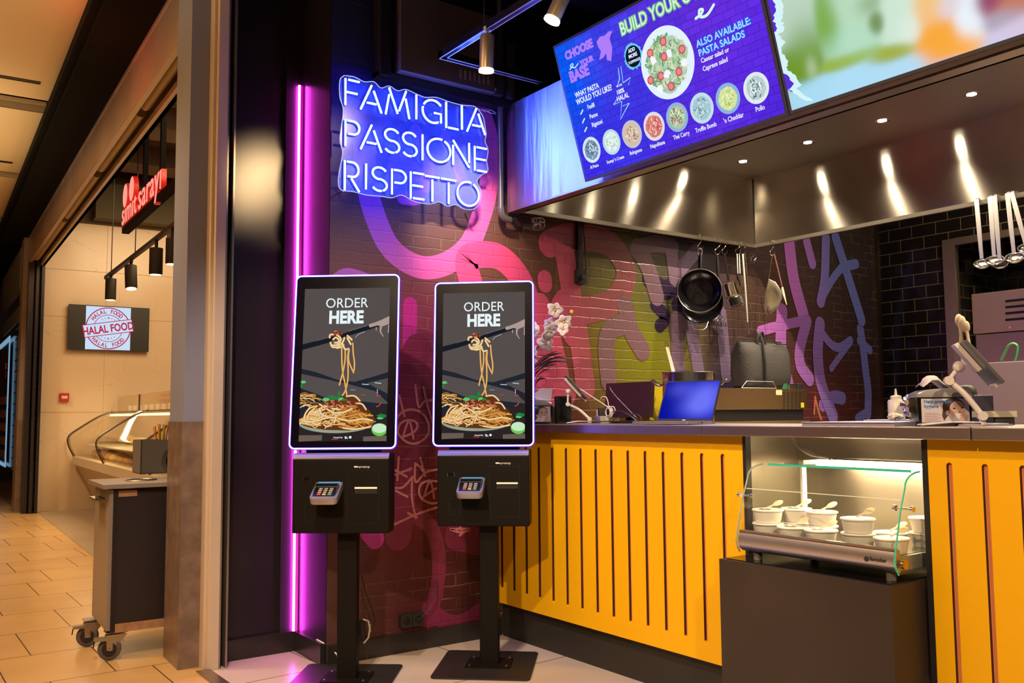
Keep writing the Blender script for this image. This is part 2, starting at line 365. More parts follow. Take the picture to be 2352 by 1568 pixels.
def wallpaint():
    m = bpy.data.materials.new('painted_brick'); m.use_nodes = True; nt = m.node_tree; p = nt.nodes['Principled BSDF']
    a = N(nt, 'ShaderNodeVertexColor', layer_name='paint'); f = brick_bump(nt, p, .42)
    mx = N(nt, 'ShaderNodeMix', data_type='RGBA'); mx.inputs[7].default_value = (.42, .30, .24, 1)
    sc = N(nt, 'ShaderNodeMath', operation='MULTIPLY'); sc.inputs[1].default_value = .22; nt.links.new(f.outputs[0], sc.inputs[0])
    nt.links.new(sc.outputs[0], mx.inputs[0]); nt.links.new(a.outputs[0], mx.inputs[6]); nt.links.new(mx.outputs[2], p.inputs['Base Color'])
    p.inputs['Roughness'].default_value = .5; p.inputs['Specular IOR Level'].default_value = .35
    return m
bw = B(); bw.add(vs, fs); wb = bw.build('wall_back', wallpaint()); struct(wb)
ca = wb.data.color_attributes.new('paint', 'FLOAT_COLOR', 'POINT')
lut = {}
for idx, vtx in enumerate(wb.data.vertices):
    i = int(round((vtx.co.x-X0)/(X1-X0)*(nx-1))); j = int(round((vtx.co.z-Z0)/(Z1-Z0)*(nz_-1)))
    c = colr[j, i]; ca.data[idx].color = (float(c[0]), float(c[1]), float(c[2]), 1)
struct(B().box((1.93, 4.195, 0), (7.4, 4.4, 3.6)).build('wall_back', M['black']))
# mural brush strokes: painted bands lying on the wall
def paintmat(name, c0, c1=None, x0=0, x1=1, mixbg=0):
    m = bpy.data.materials.new(name); m.use_nodes = True; nt = m.node_tree; p = nt.nodes['Principled BSDF']; brick_bump(nt, p, .35)
    p.inputs['Roughness'].default_value = .36
    if c1 is None: p.inputs['Base Color'].default_value = (*srgb(*c0), 1)
    else:
        tc = N(nt, 'ShaderNodeTexCoord'); sp = N(nt, 'ShaderNodeSeparateXYZ'); nt.links.new(tc.outputs['Object'], sp.inputs[0])
        mr = N(nt, 'ShaderNodeMapRange', interpolation_type='SMOOTHSTEP'); mr.inputs[1].default_value = x0; mr.inputs[2].default_value = x1
        nt.links.new(sp.outputs[0 if x0 < 100 else 2], mr.inputs[0])
        mx = N(nt, 'ShaderNodeMix', data_type='RGBA'); mx.inputs[6].default_value = (*srgb(*c0), 1); mx.inputs[7].default_value = (*srgb(*c1), 1)
        nt.links.new(mr.outputs[0], mx.inputs[0]); nt.links.new(mx.outputs[2], p.inputs['Base Color'])
    return m
def smooth_path(pts, n=6):
    out = []; P = [Vector(p) for p in pts]; m = len(P)
    if m < 3: return P
    for i in range(m-1):
        p0, p1, p2, p3 = P[max(i-1, 0)], P[i], P[i+1], P[min(i+2, m-1)]
        for k in range(n):
            t = k/n; out.append(.5*((2*p1)+(p2-p0)*t+(2*p0-5*p1+4*p2-p3)*t*t+(3*p1-p0-3*p2+p3)*t*t*t))
    out.append(P[-1]); return out
layer = [0]
def stroke(pts, w, m, w1=None, smooth=True, name='brush_stroke'):
    """pts in photo pixels on the wall plane, w width in metres; flat painted band with round ends"""
    layer[0] += 1; yy = WY-.0004-.00012*(layer[0] % 40)
    P = [Vector((*wp(*p), 0)) for p in pts]
    P = [Vector((p[0], p[1])) for p in P]
    if smooth: P = smooth_path(P, 7)
    n = len(P); w1 = w if w1 is None else w1; L = []; Rr = []
    for k in range(n):
        t = (P[min(k+1, n-1)]-P[max(k-1, 0)]).normalized(); nn = Vector((-t.y, t.x)); hw = (w+(w1-w)*k/max(1, n-1))/2
        L.append(P[k]+nn*hw); Rr.append(P[k]-nn*hw)
    b = B(); vs = []; 
    for l, r in zip(L, Rr): vs += [(l.x, yy, l.y), (r.x, yy, r.y)]
    b.add(vs, [(2*k, 2*k+1, 2*k+3, 2*k+2) for k in range(n-1)])
    for c, t, hw in ((P[0], (P[0]-P[1]).normalized(), w/2), (P[-1], (P[-1]-P[-2]).normalized(), w1/2)):
        a0 = math.atan2(t.y, t.x); ring = [(c.x+hw*math.cos(a0-PI/2+PI*k/10), yy-.00003, c.y+hw*math.sin(a0-PI/2+PI*k/10)) for k in range(11)]
        b.add(ring, [list(range(11))])
    return b
def strokes(lst, m, name='brush_stroke'):
    for s in lst:
        b = stroke(*s[:2], m, *(s[2:] if len(s) > 2 else ()))
        b.build(name, m, wb)
pk = paintmat('pink_paint', (160, 90, 205), (244, 98, 172), 2.05, 2.7)
pk2 = paintmat('rose_paint', (244, 80, 148), (150, 82, 92), 2.8, 3.75)
mv = paintmat('mauve_paint', (128, 96, 108), (112, 94, 126), 3.9, 4.6)
lv = paintmat('lavender_paint', (190, 112, 205), (110, 112, 190), 5.2, 6.3)
lv2 = paintmat('blue_lavender_paint', (214, 122, 226), (108, 118, 196), 5.4, 6.1)
dk = paintmat('wine_paint', (118, 36, 78), (96, 28, 58), 2.3, 2.9)
strokes([([(836, 320), (838, 363), (843, 427), (862, 497), (891, 561), (932, 599), (980, 615), (1031, 602), (1076, 564), (1104, 500), (1122, 427), (1124, 331), (1112, 274), (1083, 230), (1040, 200), (1000, 185), (950, 178)], .125),
         ([(900, 420), (915, 360), (960, 400)], .08), ([(955, 300), (985, 380), (965, 450), (925, 455)], .07), ([(1022, 318), (1050, 380), (1060, 410)], .07),
         ([(775, 655), (800, 640), (850, 655)], .11)], pk)
mg = paintmat('magenta_paint', (178, 44, 150))
strokes([([(942, 700), (941, 760), (937, 850)], .085), ([(945, 815), (960, 818)], .10), ([(848, 1222), (862, 1238)], .10)], mg)
strokes([([(1082, 650), (1072, 600), (1100, 585), (1150, 592), (1195, 640), (1225, 720), (1262, 840), (1300, 905)], .15),
         ([(1251, 640), (1252, 652)], .105), ([(1262, 560), (1300, 545), (1350, 548)], .165), ([(1350, 545), (1400, 560), (1430, 600), (1437, 640), (1410, 690), (1350, 712), (1290, 705)], .165),
         ([(1295, 570), (1310, 660), (1330, 780), (1345, 890)], .15), ([(1240, 700), (1262, 760), (1285, 860)], .14), ([(1240, 720), (1243, 930)], .2), ([(1300, 700), (1320, 760)], .2)], pk2)
strokes([([(1465, 570), (1490, 620), (1508, 680)], .13), ([(1460, 575), (1500, 560), (1545, 566)], .11), ([(1540, 570), (1550, 640)], .11), ([(1600, 575), (1560, 620)], .1),
         ([(1435, 700), (1450, 760), (1475, 805)], .13), ([(1398, 875), (1392, 800), (1400, 760), (1430, 745)], .13), ([(1552, 735), (1558, 850)], .12), ([(1582, 745), (1595, 800), (1605, 860)], .11), ([(1560, 740), (1590, 745)], .1),
         ([(1655, 720), (1668, 860)], .11), ([(1590, 700), (1640, 720)], .11)], mv)
strokes([([(1812, 560), (1822, 640), (1844, 722)], .125), ([(1852, 555), (1865, 605)], .09), ([(1896, 548), (1893, 640), (1884, 692)], .10), ([(1918, 545), (1942, 620), (1978, 735)], .10),
         ([(1884, 690), (1912, 640), (1938, 608)], .07), ([(1935, 612), (1965, 606)], .08)], lv2)
strokes([([(1795, 715), (1793, 800), (1810, 885)], .12), ([(1745, 760), (1790, 748), (1852, 735)], .075), ([(1852, 738), (1836, 800), (1838, 840), (1858, 870)], .11),
         ([(1882, 745), (1877, 810), (1885, 880), (1912, 955)], .12), ([(1884, 760), (1905, 788), (1926, 798), (1952, 782)], .07), ([(1952, 786), (1930, 815), (1908, 846)], .055),
         ([(1890, 930), (1912, 912), (1934, 914)], .1), ([(1976, 755), (1982, 795), (1988, 850), (1994, 900), (1993, 950)], .09), ([(1974, 782), (1998, 804)], .07), ([(1970, 960), (1985, 950)], .07)], lv)
strokes([([(1872, 912), (1880, 945), (1886, 962)], .022), ([(1872, 912), (1870, 950)], .018)], paintmat('orange_paint', (205, 120, 88)))
strokes([([(992, 985), (965, 1025), (935, 1080), (925, 1130), (950, 1178), (985, 1205), (1004, 1250), (1008, 1310), (1000, 1365), (985, 1420)], .085), ([(985, 1395), (1020, 1425), (1060, 1428), (1110, 1395), (1130, 1370)], .085),
         ([(960, 800), (935, 850), (925, 930)], .16), ([(925, 1130), (915, 1230)], .15), ([(1050, 1230), (1100, 1240)], .16)], dk)
sp_ = paintmat('dark_violet_paint', (44, 28, 62))
strokes([([(1492, 640), (1525, 665), (1560, 650)], .13), ([(1505, 700), (1528, 728), (1515, 748)], .09), ([(1555, 700), (1600, 690), (1640, 660)], .10)], sp_)
chalk = paintmat('pale_pink_paint', (196, 120, 136))
def tagp(zx, zy): return (880+zx/3.92, 860+zy/3.92)
for pts in ([(288, 95), (318, 290), (370, 240), (440, 232)], [(360, 110), (390, 250), (440, 420)], [(145, 190), (190, 372)], [(130, 375), (200, 322), (290, 318), (370, 370), (408, 460), (400, 540), (340, 600), (270, 622), (200, 600), (140, 540), (132, 490), (160, 435), (220, 410), (290, 425), (305, 470), (270, 520), (180, 560)],
            [(175, 560), (230, 415), (262, 530), (270, 575)], [(138, 745), (125, 950)], [(105, 860), (210, 918)], [(110, 900), (250, 845)], [(285, 800), (290, 965), (380, 880), (480, 855)], [(330, 745), (375, 910)], [(285, 800), (330, 830), (352, 870)],
            [(110, 1020), (180, 1010), (260, 920)], [(260, 920), (255, 1100), (290, 1290)], [(110, 1045), (215, 1098)], [(220, 1245), (300, 1285)], [(105, 1345), (290, 1260), (478, 1195)], [(478, 960), (400, 955), (335, 990), (320, 1060), (350, 1120), (420, 1155), (478, 1155)],
            [(360, 1105), (420, 955), (455, 1110)], [(370, 1090), (470, 1025)], [(605, 1390), (775, 1388), (700, 1420), (610, 1395)], [(690, 1375), (715, 1420), (685, 1447)]):
    stroke([tagp(*p) for p in pts], .0125, chalk).build('scrawled_line', chalk, wb)
# tiled kitchen wall (right) with a framed recess
tw = tilemat('black_metro_tile', (.010, .008, .008), (.013, .010, .009), (.20, .145, .085), .195, .0955, .0036, rough=.12, bump=.9, plane='yz', mottle=.1, loc=(.02, .03, 0))
b = B(); XR = 6.62
ry0, ry1, rz0, rz1 = 2.0, 3.62, 1.0, 2.47
b.box((XR, -3, 0), (XR+.1, ry0, 3.6)).box((XR, ry1, 0), (XR+.1, 4.19, 3.6)).box((XR, ry0, 0), (XR+.1, ry1, rz0)).box((XR, ry0, rz1), (XR+.1, ry1, 3.6))
yq = at(2232, 600, x=XR+.33).y; xq = at(2305, 600, y=yq).x
b.box((XR+.33, yq, .0), (XR+.36, ry1+.1, rz1+.5)).box((xq, -1, 0), (xq+.05, yq, 3.6))
struct(b.build('wall_right', tw))
tw2 = tilemat('black_metro_tile_side', (.020, .016, .014), (.05, .04, .03), (.20, .145, .085), .195, .0955, .0036, rough=.12, bump=.9, plane='xz', mottle=.1, loc=(.06, .03, 0))
struct(B().box((XR+.36, yq, 0), (xq, yq+.03, 3.6)).box((XR+.1, ry1, rz0-.1), (XR+.33, ry1+.03, rz1+.1)).build('wall_right', tw2))
struct(B().box((XR-.02, ry1-.085, rz0), (XR+.03, ry1+.01, rz1+.02)).box((XR-.02, ry0, rz1-.03), (XR+.03, ry1-.085, rz1+.02)).build('trim_1', mat('warm_trim_steel', (.60, .50, .38), .42, 1), bevel=.002))
struct(B().box((6.60, 4.165, 0), (6.625, 4.19, 3.6)).build('trim_2', mat('bronze_corner', (.25, .18, .1), .3, 1)))
# ceilings
struct(B().box((1.40, -3, 3.6), (7.5, 4.8, 3.7)).build('ceiling', M['black']))
bcm = mat('ceiling_void', (.003, .0028, .003), .8, spec=.1)
struct(BM().box((-8, -8, 4.05), (.02, 16, 4.1)).box((-.35, .3, 3.62), (-.02, 16, 3.70)).build('ceiling', bcm))
# threshold rail, shutter posts, pilaster
struct(B().box((1.335, -3, 0), (1.40, 4.46, .006)).build('trim_3', mat('threshold_metal', (.45, .38, .33), .35, 1)))
struct(BM().box((-.02, .0, 1.175), (.085, .30, 3.6)).build('trim_4', mat('lilac_grey_cladding', (.24, .25, .37), .5)))
struct(BM().box((-.027, -.006, 0), (.085, .30, 1.18)).build('trim_5', mat('brown_stone', (.21, .145, .115), .3, vary=.25, vscale=14, bump=.03, bscale=30)))
struct(B().box((1.387, 4.45, 0), (1.438, 4.52, 3.6)).box((1.372, 4.48, 0), (1.388, 4.56, 3.6)).build('trim_6', mat('cream_post', (.62, .50, .40), .4), bevel=.004))
struct(B().box((1.438, 4.455, 0), (1.447, 4.52, 3.6)).box((1.468, 4.445, 0), (1.477, 4.57, 3.6)).build('trim_7', mat('shutter_rail', (.34, .30, .29), .35, .8)))
struct(B().box((1.447, 4.50, 0), (1.468, 4.57, 3.6)).build('trim_8', mat('brush_seal', (.03, .022, .018), .9, bump=1, bscale=120)))
# ---- storefront header beam of the cafe
bz = mat('bronze_fascia', (.66, .48, .42), .34, .6, vary=.15, vscale=2, coat=.3)
BY0, BY1 = .30, 8.75
struct(BM().box((0, BY0, 3.24), (.02, BY1, 3.56)).box((-.005, BY0, 3.555), (.03, BY1, 3.58)).build('trim_9', bz))
struct(BM().box((0, BY0, 3.225), (.035, BY1, 3.242)).box((.125, BY0, 3.19), (.18, BY1, 3.23)).box((.15, BY0, 3.19), (.18, BY1, 3.7)).build('trim_10', mat('warm_ledge', (.48, .34, .24), .35, .4)))
struct(BM().box((.02, BY0, 3.34), (.15, BY1, 3.6)).build('trim_11', M['black']))
tubm_ = mat('shutter_tube', (.42, .31, .16), .4)
for a_, b_ in ((.30, 1.7), (1.85, 3.5), (3.7, 5.6), (5.8, 8.6)):
    struct(BM().cyl((.085, a_, 3.285), (.085, b_, 3.285), .038, 18).build('trim_11', tubm_, smooth=True))
struct(BM().box((-.30, .3, 3.58), (.0, 16, 4.05)).box((.18, .3, 3.62), (.25, 8.75, 4.6)).build('trim_12', bcm))
# mall ceiling panels (cream), each a plate with its slot diffuser
cream = mat('cream_ceiling', (.82, .66, .42), .6)
e = [at(136, 237, z=3.8), at(250, 0, z=3.8), at(58, 400, z=3.8), at(122, 263, z=3.8)]
inv = MM.inverted()
yA = (inv @ e[0]).y; xe = (inv @ e[0]).x; yB = (inv @ e[3]).y; yC = (inv @ e[2]).y
pan = []
ys = [(-2.0, yA), (yB, yC), (yC+.22, yC+.22+(yC-yB)), (yC+.44+(yC-yB), 15)]
for k, (a_, b_) in enumerate(ys):
    struct(BM().box((-6, a_, 3.8), (xe, b_, 3.86)).box((-6, b_-.012, 3.8), (xe, b_, 4.0)).box((-6, a_, 3.8), (xe, a_+.012, 3.9)).build('ceiling', cream))
    if k < 3:
        q = BM(); q.box((-2.5, b_-.42, 3.795), (xe-.18, b_-.40, 3.80)).box((-2.5, b_-.46, 3.795), (xe-.18, b_-.44, 3.80))
        struct(q.build('trim_13', M['black']))
struct(BM().box((-8, 15.5, 0), (6, 15.7, 4.2)).box((-8.2, -8, 0), (-8, 16, 4.2)).build('wall_left', mat('mall_far_wall', (.05, .045, .05), .6)))
# ================================================================ COUNTER
CX = 2.86
def board(y0, y1, slots, name='front_panel'):
    """laminate board in the plane x=CX with real slots cut through"""
    b = B(); z0, z1, s0, s1, hw = .186, 1.108, .262, 1.036, .0098; t = .0135
    ys = sorted(slots); edges = [y0] + [q for s in ys for q in (s-hw, s+hw)] + [y1]
    for i in range(0, len(edges), 2):
        b.box((CX, edges[i], z0), (CX+t, edges[i+1], z1))
    for s in ys:
        for za, zb, zc, sg in ((z0, s0, s0, 1), (s1, z1, s1, -1)):
            arc = [(s+hw*math.cos(PI*k/8), zc+sg*hw*(1-math.sin(PI*k/8))) for k in range(9)]
            pts = [(s+hw, za if sg > 0 else zb)] + arc + [(s-hw, za if sg > 0 else zb)]
            # notch cap with round inner end
            arc = [(s+hw*math.cos(PI*k/8), zc+sg*hw-sg*hw*math.sin(PI*k/8)) for k in range(9)]
            b.prism([(s+hw, za if sg > 0 else zb)]+arc+[(s-hw, za if sg > 0 else zb)], 'x', CX, CX+t)
    return b
SL = [2.534+.1126*k for k in range(-3+0, 15)]
SL = [s for s in SL if 2.50 < s < 4.15]
SR = [1.583-.1142*k for k in range(0, 14)]
ct = thing('counter', 'long orange-yellow service counter with slotted fronts and a dark plinth', 'counter', (CX, 2.5, 0))
board(2.428, 4.165, SL).build('front_panel', M['yellow'], ct); board(.05, 1.655, SR).build('front_panel', M['yellow'], ct)
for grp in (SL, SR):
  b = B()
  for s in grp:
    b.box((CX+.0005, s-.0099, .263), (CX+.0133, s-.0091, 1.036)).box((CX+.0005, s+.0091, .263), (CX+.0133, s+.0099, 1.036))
  b.build('slot_edges', M['slot_shade'], ct)
for y_ in ((2.43, 4.165), (.05, 1.655)): B().box((CX+.0137, y_[0], .19), (CX+.03, y_[1], 1.10)).build('backing_board', M.setdefault('slotb', mat('slot_backing', (.80, .26, .11), .6)), ct)
for y_ in ((2.44, 4.165), (.05, 1.67)): B().box((CX+.04, y_[0], 0), (CX+.06, y_[1], .186)).build('plinth', M['matte_black'], ct)
for y_ in ((2.412, 2.428), (1.655, 1.675)): B().box((CX-.001, y_[0], .186), (CX+.03, y_[1], 1.108)).build('niche_edging', M['black'], ct)
nm = mat('niche_steel', (.50, .46, .40), .33, 1, vary=.1, vscale=2, bump=.25, bscale=4, stretch=(1, 1, 1.6))
B().box((CX+.33, 1.67, .3), (CX+.34, 2.42, 1.108)).box((CX+.03, 2.415, .3), (CX+.335, 2.425, 1.108)).box((CX+.03, 1.665, .3), (CX+.335, 1.672, 1.108)).box((CX+.03, 1.67, .62), (CX+.335, 2.42, .64)).build('niche_lining', nm, ct)
# worktop in three lengths
wt = thing('worktop', 'folded stainless steel worktop on top of the yellow counter', 'worktop', (2.8, 2.5, 1.108))
for (a_, b_) in ((2.592, 4.16), (1.478, 2.588), (.05, 1.474)):
    B().box((2.80, a_, 1.110), (3.50, b_, 1.150)).build('worktop_length', M['steel_h'], wt, bevel=.003)
# ================================================================ PEDESTAL + DISPLAY CASE
pd = B().box((2.68, 1.69, 0), (3.15, 2.405, .648)).build('display_pedestal', mat('brown_black_laminate', (.034, .022, .016), .5, vary=.15, vscale=3), None, bevel=.002)
tag(pd, 'dark brown black box pedestal below the glass dessert case, in the counter niche', 'pedestal')
PD = B().box((2.70, 1.71, .648), (3.14, 2.385, .651)).build('top_inlay', M['black_gloss'], pd)
dc = thing('display_case', 'countertop glass display case with curved sides, full of dessert tubs, on the dark pedestal', 'display case', (2.85, 2.0, .651))
def CB(): q = B(); q.M = Matrix.Translation((.115, 0, -.012)); return q
ya, yb = 1.69, 2.345   # right and left side panes
prof = [(2.605, .705), (2.60, .73), (2.603, .755), (2.612, .77)]
b = CB().prism([(2.625, .695), (2.606, .705), (2.598, .72), (2.598, .745), (2.604, .762), (2.618, .768), (2.632, .766), (2.632, .695)], 'y', ya+.008, yb-.008)
b.build('front_rail', mat('anodised_rail', (.55, .53, .57), .36, .9), dc, smooth=True)
CB().box((2.605, ya+.008, .765), (2.62, yb-.008, .773)).build('glass_channel', M['alu'], dc)
CB().box((2.632, ya+.01, .70), (3.05, yb-.01, .745)).build('base', mat('case_base', (.42, .41, .38), .4, .6), dc)
CB().box((2.64, ya+.02, .745), (3.04, yb-.02, .748)).build('tray', mat('mirror_tray', (.5, .46, .38), .2, 1), dc)
# side panes: curved top front
def sidepane(y):
    pts = [(2.612, .690), (2.598, .71), (2.592, .735), (2.600, .77), (2.640, .90), (2.668, .965)]
    pts += [(2.668+.09*(1-math.cos(PI/2*k/6)), .965+.048*math.sin(PI/2*k/6)) for k in range(1, 7)]
    pts += [(3.05, 1.013), (3.05, .690)]
    return pts
for y in (ya, yb-.006):
    CB().prism(sidepane(y), 'y', y, y+.006).build('side_pane', M['glass'], dc)
    p = [Vector((x, y+.003, z)) for x, z in sidepane(y)[:-2]]
    CB().tube(p, .0032, 6).build('pane_edge', M['glass_edge'] if y < 2 else mat('pale_glass_edge', (.3, .36, .32), .2), dc)
b = CB(); b.add([(2.618, ya+.01, .768), (2.618, yb-.01, .768), (2.648, yb-.01, .925), (2.648, ya+.01, .925), (2.623, ya+.01, .768), (2.623, yb-.01, .768), (2.653, yb-.01, .925), (2.653, ya+.01, .925)],
               [(0, 1, 2, 3), (7, 6, 5, 4), (3, 2, 6, 7), (0, 4, 5, 1), (0, 3, 7, 4), (1, 5, 6, 2)])
b.build('front_pane', M['glass'], dc)
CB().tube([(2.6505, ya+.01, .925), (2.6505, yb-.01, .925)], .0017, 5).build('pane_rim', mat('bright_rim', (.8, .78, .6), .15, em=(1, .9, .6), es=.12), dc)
CB().box((2.70, ya-.0, 1.013), (3.05, yb-.075, 1.020)).build('top_pane', M['glass'], dc)
CB().box((2.699, ya, 1.0125), (2.7035, yb-.075, 1.0205)).build('top_pane_edge', M['glass_edge'], dc)
CB().box((2.86, 2.235, .75), (2.885, 2.245, 1.012)).box((2.855, 2.225, 1.012), (3.05, 2.247, 1.028)).box((2.94, ya, 1.021), (3.04, yb-.10, 1.030)).build('lamp_bracket', M['white'], dc)
CB().box((2.90, 1.75, 1.008), (3.0, 2.2, 1.0125)).build('light_strip', emit('case_led', (1, .74, .40), 75), dc)
for y in (ya+.003, yb-.003):
    b = CB(); b.cyl((2.655, y-.012 if y > 2 else y-.03, .898), (2.655, y+.03 if y < 2 else y+.012, .898), .004, 10)
    b.cyl((2.655, y+.026, .898), (2.655, y+.036, .898), .0095, 14).cyl((2.655, y-.036, .898), (2.655, y-.026, .898), .0095, 14)
    b.build('pane_fitting', M['chrome'], dc, smooth=True)
CB().cyl((2.63, ya-.012, .722), (2.63, ya, .722), .014, 20).build('end_cap', mat('brass_cap', (.7, .45, .18), .25, 1), dc, smooth=True)
for x, y in ((2.66, ya+.05), (2.66, yb-.06), (3.0, ya+.05), (3.0, yb-.06)):
    B().lathe([(.016, 0), (.016, .03), (.012, .0365)], 14, (x+.1, y, .6515)).build('foot', M['rubber'], dc, smooth=True)
text('lettering', 'Bartscher', mat('dark_print', (.03, .03, .04), .5), dc, (2.712, 1.755, .7145), (0, -1, 0), (0, 0, 1), .019, bold=.0003, sx=.8)
CB().lathe([(.009, 0), (.009, .0006)], 16, (2.597, 1.797, .730), (-1, 0, 0)).build('emblem', mat('dark_print', (.03, .03, .04), .5), dc)
# dessert tubs: soft translucent tub, lid, label on lid
tubm = mat('frosted_tub', (.86, .80, .72), .4, em=(1, .86, .68), es=.03); fillm = mat('tiramisu', (.74, .56, .38), .6)
lidm = mat('frosted_lid', (.88, .84, .78), .3); labm = mat('lid_label', (.10, .08, .08), .5)
tub0 = thing('dessert_tub', 'tub', 'dessert tub', (0, 0, 0))
B().lathe([(.044, .0), (.047, .004), (.0545, .044), (.0555, .046)], 36).build('tub', tubm, tub0, local=True, smooth=True)
B().lathe([(.0465, .008), (.0507, .032)], 30).build('filling', fillm, tub0, local=True, smooth=True)
B().lathe([(.0575, .043), (.0592, .046), (.0575, .0495), (.050, .0500), (.048, .0494), (0, .0494)], 36).build('lid', lidm, tub0, local=True, smooth=True)
b = B()
for a0, rr, n in ((2.2, .026, 9), (3.4, .022, 7)):
    for k in range(n):
        t = a0+k*.22; b.ball((rr*math.cos(t), rr*math.sin(t), .0496), .0085, 8, 4, (1, .6, .06))
b.ball((-.004, -.006, .0496), .014, 10, 4, (1.1, .6, .05)); b.build('lid_label', labm, tub0, local=True)
sp0 = B(); 
sp0.ball((.0, .0, .0), .0165, 16, 8, (1.25, .70, .12)); sp0.tube([(-.016, 0, 0), (-.030, .0, -.001), (-.048, 0, -.002)], .0040, 8, flat=.4)
spoonm = mat('pale_wood_spoon', (.86, .72, .48), .5)
spoon0 = sp0.build('dessert_spoon', spoonm, None, smooth=True); tag(spoon0, 's', 'spoon')
# (u, v of the lid centre, x depth, stack level, label)
TUBS = [(1762, 1187, 2.815, 1, 'dessert tub on the upper layer at the far left of the glass case'),
 (1764, 1222, 2.815, 0, 'dessert tub on the tray at the far left, below another tub'),
 (1824, 1183, 2.915, 1, 'dessert tub on the upper layer behind, second from the left, before the white bracket'),
 (1826, 1216, 2.915, 0, 'dessert tub on the tray behind, second column, mostly hidden by tubs before it'),
 (1886, 1190, 2.860, 1, 'dessert tub on the upper layer of the third column with a spoon leaning right'),
 (1822, 1222, 2.793, 0, 'lone single-layer dessert tub at the front, second from the left'),
 (1886, 1226, 2.793, 0, 'lone single-layer dessert tub at the front, third from the left'),
 (1886, 1218, 2.900, 0, 'dessert tub in the tray layer of the third column, squeezed behind the front tub'),
 (1972, 1211, 2.815, 1, 'dessert tub standing on another in the middle of the glass case'),
 (1972, 1246, 2.815, 0, 'dessert tub below another in the middle of the glass case'),
 (2036, 1228, 2.895, 0, 'dessert tub on the tray just right of the middle, behind the front right one'),
 (2050, 1252, 2.793, 0, 'dessert tub alone at the front right, next to the right glass side'),
 (2108, 1212, 2.925, 1, 'dessert tub on the upper layer at the far right against the niche edge'),
 (2108, 1240, 2.925, 0, 'dessert tub on the tray at the far right against the niche edge')]
first = True; lidpos = []
placed = []
for (u, v, x, lev, lab) in TUBS:
    z = .7362+lev*.0505; q = at(u, v, z=z+.05); y = at(u, v, x=x).y
    y = min(max(y, ya+.065), yb-.068)
    for (px_, py_, pl) in placed:       # keep neighbours of one layer apart
        if pl == lev and abs(py_-y) < .119 and abs(px_-x) < .119:
            d = math.hypot(px_-x, py_-y)
            if d < .12: 
                x = px_+math.copysign(math.sqrt(max(.12**2-(py_-y)**2, 0)), x-px_)
    if lev == 1:
        for (px_, py_, pl) in placed: pass
    placed.append((x, y, lev))
for i, (u, v, x, lev, lab) in enumerate(TUBS):
    x, y, l = placed[i]
    if l == 0:
        for j, q in enumerate(placed):   # a tub sits squarely below the one it carries
            pass
for i in (0, 2, 4, 8, 12):
    j = {0: 1, 2: 3, 4: 7, 8: 9, 12: 13}[i]; placed[i] = (placed[j][0], placed[j][1], 1)
for i, (u, v, x, lev, lab) in enumerate(TUBS):
    x, y, lev = placed[i]; z = .7362+lev*.0505
    if first: o = tub0; o.location = (x, y, z); o.rotation_euler = (0, 0, -.6); o['label'] = lab; o['group'] = 'dessert tubs in the glass case'; first = False
    else: o = dup(tub0, lab, 'dessert tubs in the glass case', (x, y, z), -.6+random.uniform(-.2, .2))
# wooden spoons lying on lids
SP = [(0, 'wooden spoon sticking out of the far left upper tub'), (2, 'wooden spoon above the second upper tub, left of the bracket'), (4, 'wooden spoon on the third upper tub, bowl up to the right'),
      (5, 'wooden spoon on the front tub second from left'), (6, 'wooden spoon on the front tub third from left'), (8, 'wooden spoon on the middle upper tub'), (10, 'wooden spoon on the rear tub right of the middle'), (11, 'wooden spoon on the front right tub')]
for k, (i, lab) in enumerate(SP):
    x, y, lev = placed[i]; z = .7362+lev*.0505+.052
    o = spoon0 if k == 0 else spoon0.copy()
    if k: COL.objects.link(o)
    aj = random.uniform(-.12, .12); ax_ = (Vector((.813, -.582, 0))*(1+aj)+Vector((0, 0, .42))+Vector((.58, .81, 0))*aj).normalized()
    nr_ = Vector((-.45, -.5, .75)); ay_ = nr_.cross(ax_).normalized(); az_ = ax_.cross(ay_)
    R_m = Matrix((ax_, ay_, az_)).transposed(); o.rotation_euler = R_m.to_euler()
    o.location = Vector((x, y, z))+Vector((.813, -.582, 0))*.040+Vector((0, 0, .020)); tag(o, lab, 'spoon', 'wooden spoons in the glass case')
# white lead with in-line switch
pts = [at(1817, 1004, x=2.99), at(1830, 1022, x=2.97), at(1845, 1033, x=2.96), at(1872, 1046, x=2.95), at(1895, 1050, x=2.95), at(1910, 1058, x=2.95)]
pts[-1].z = 1.0235
b = B().tube(smooth_path(pts, 6), .0042, 8); o = b.build('power_lead', M['white'], None, smooth=True)
tag(o, 'white lead with in-line switch hanging down to the glass dessert case', 'cable')
q = [pts[2]+(pts[3]-pts[2])*t for t in (-.1, .2, .5, .8, 1.05)]
B().tube(q, [.0045, .0085, .0092, .0085, .0045], 10).build('switch', M['white'], o, smooth=True)
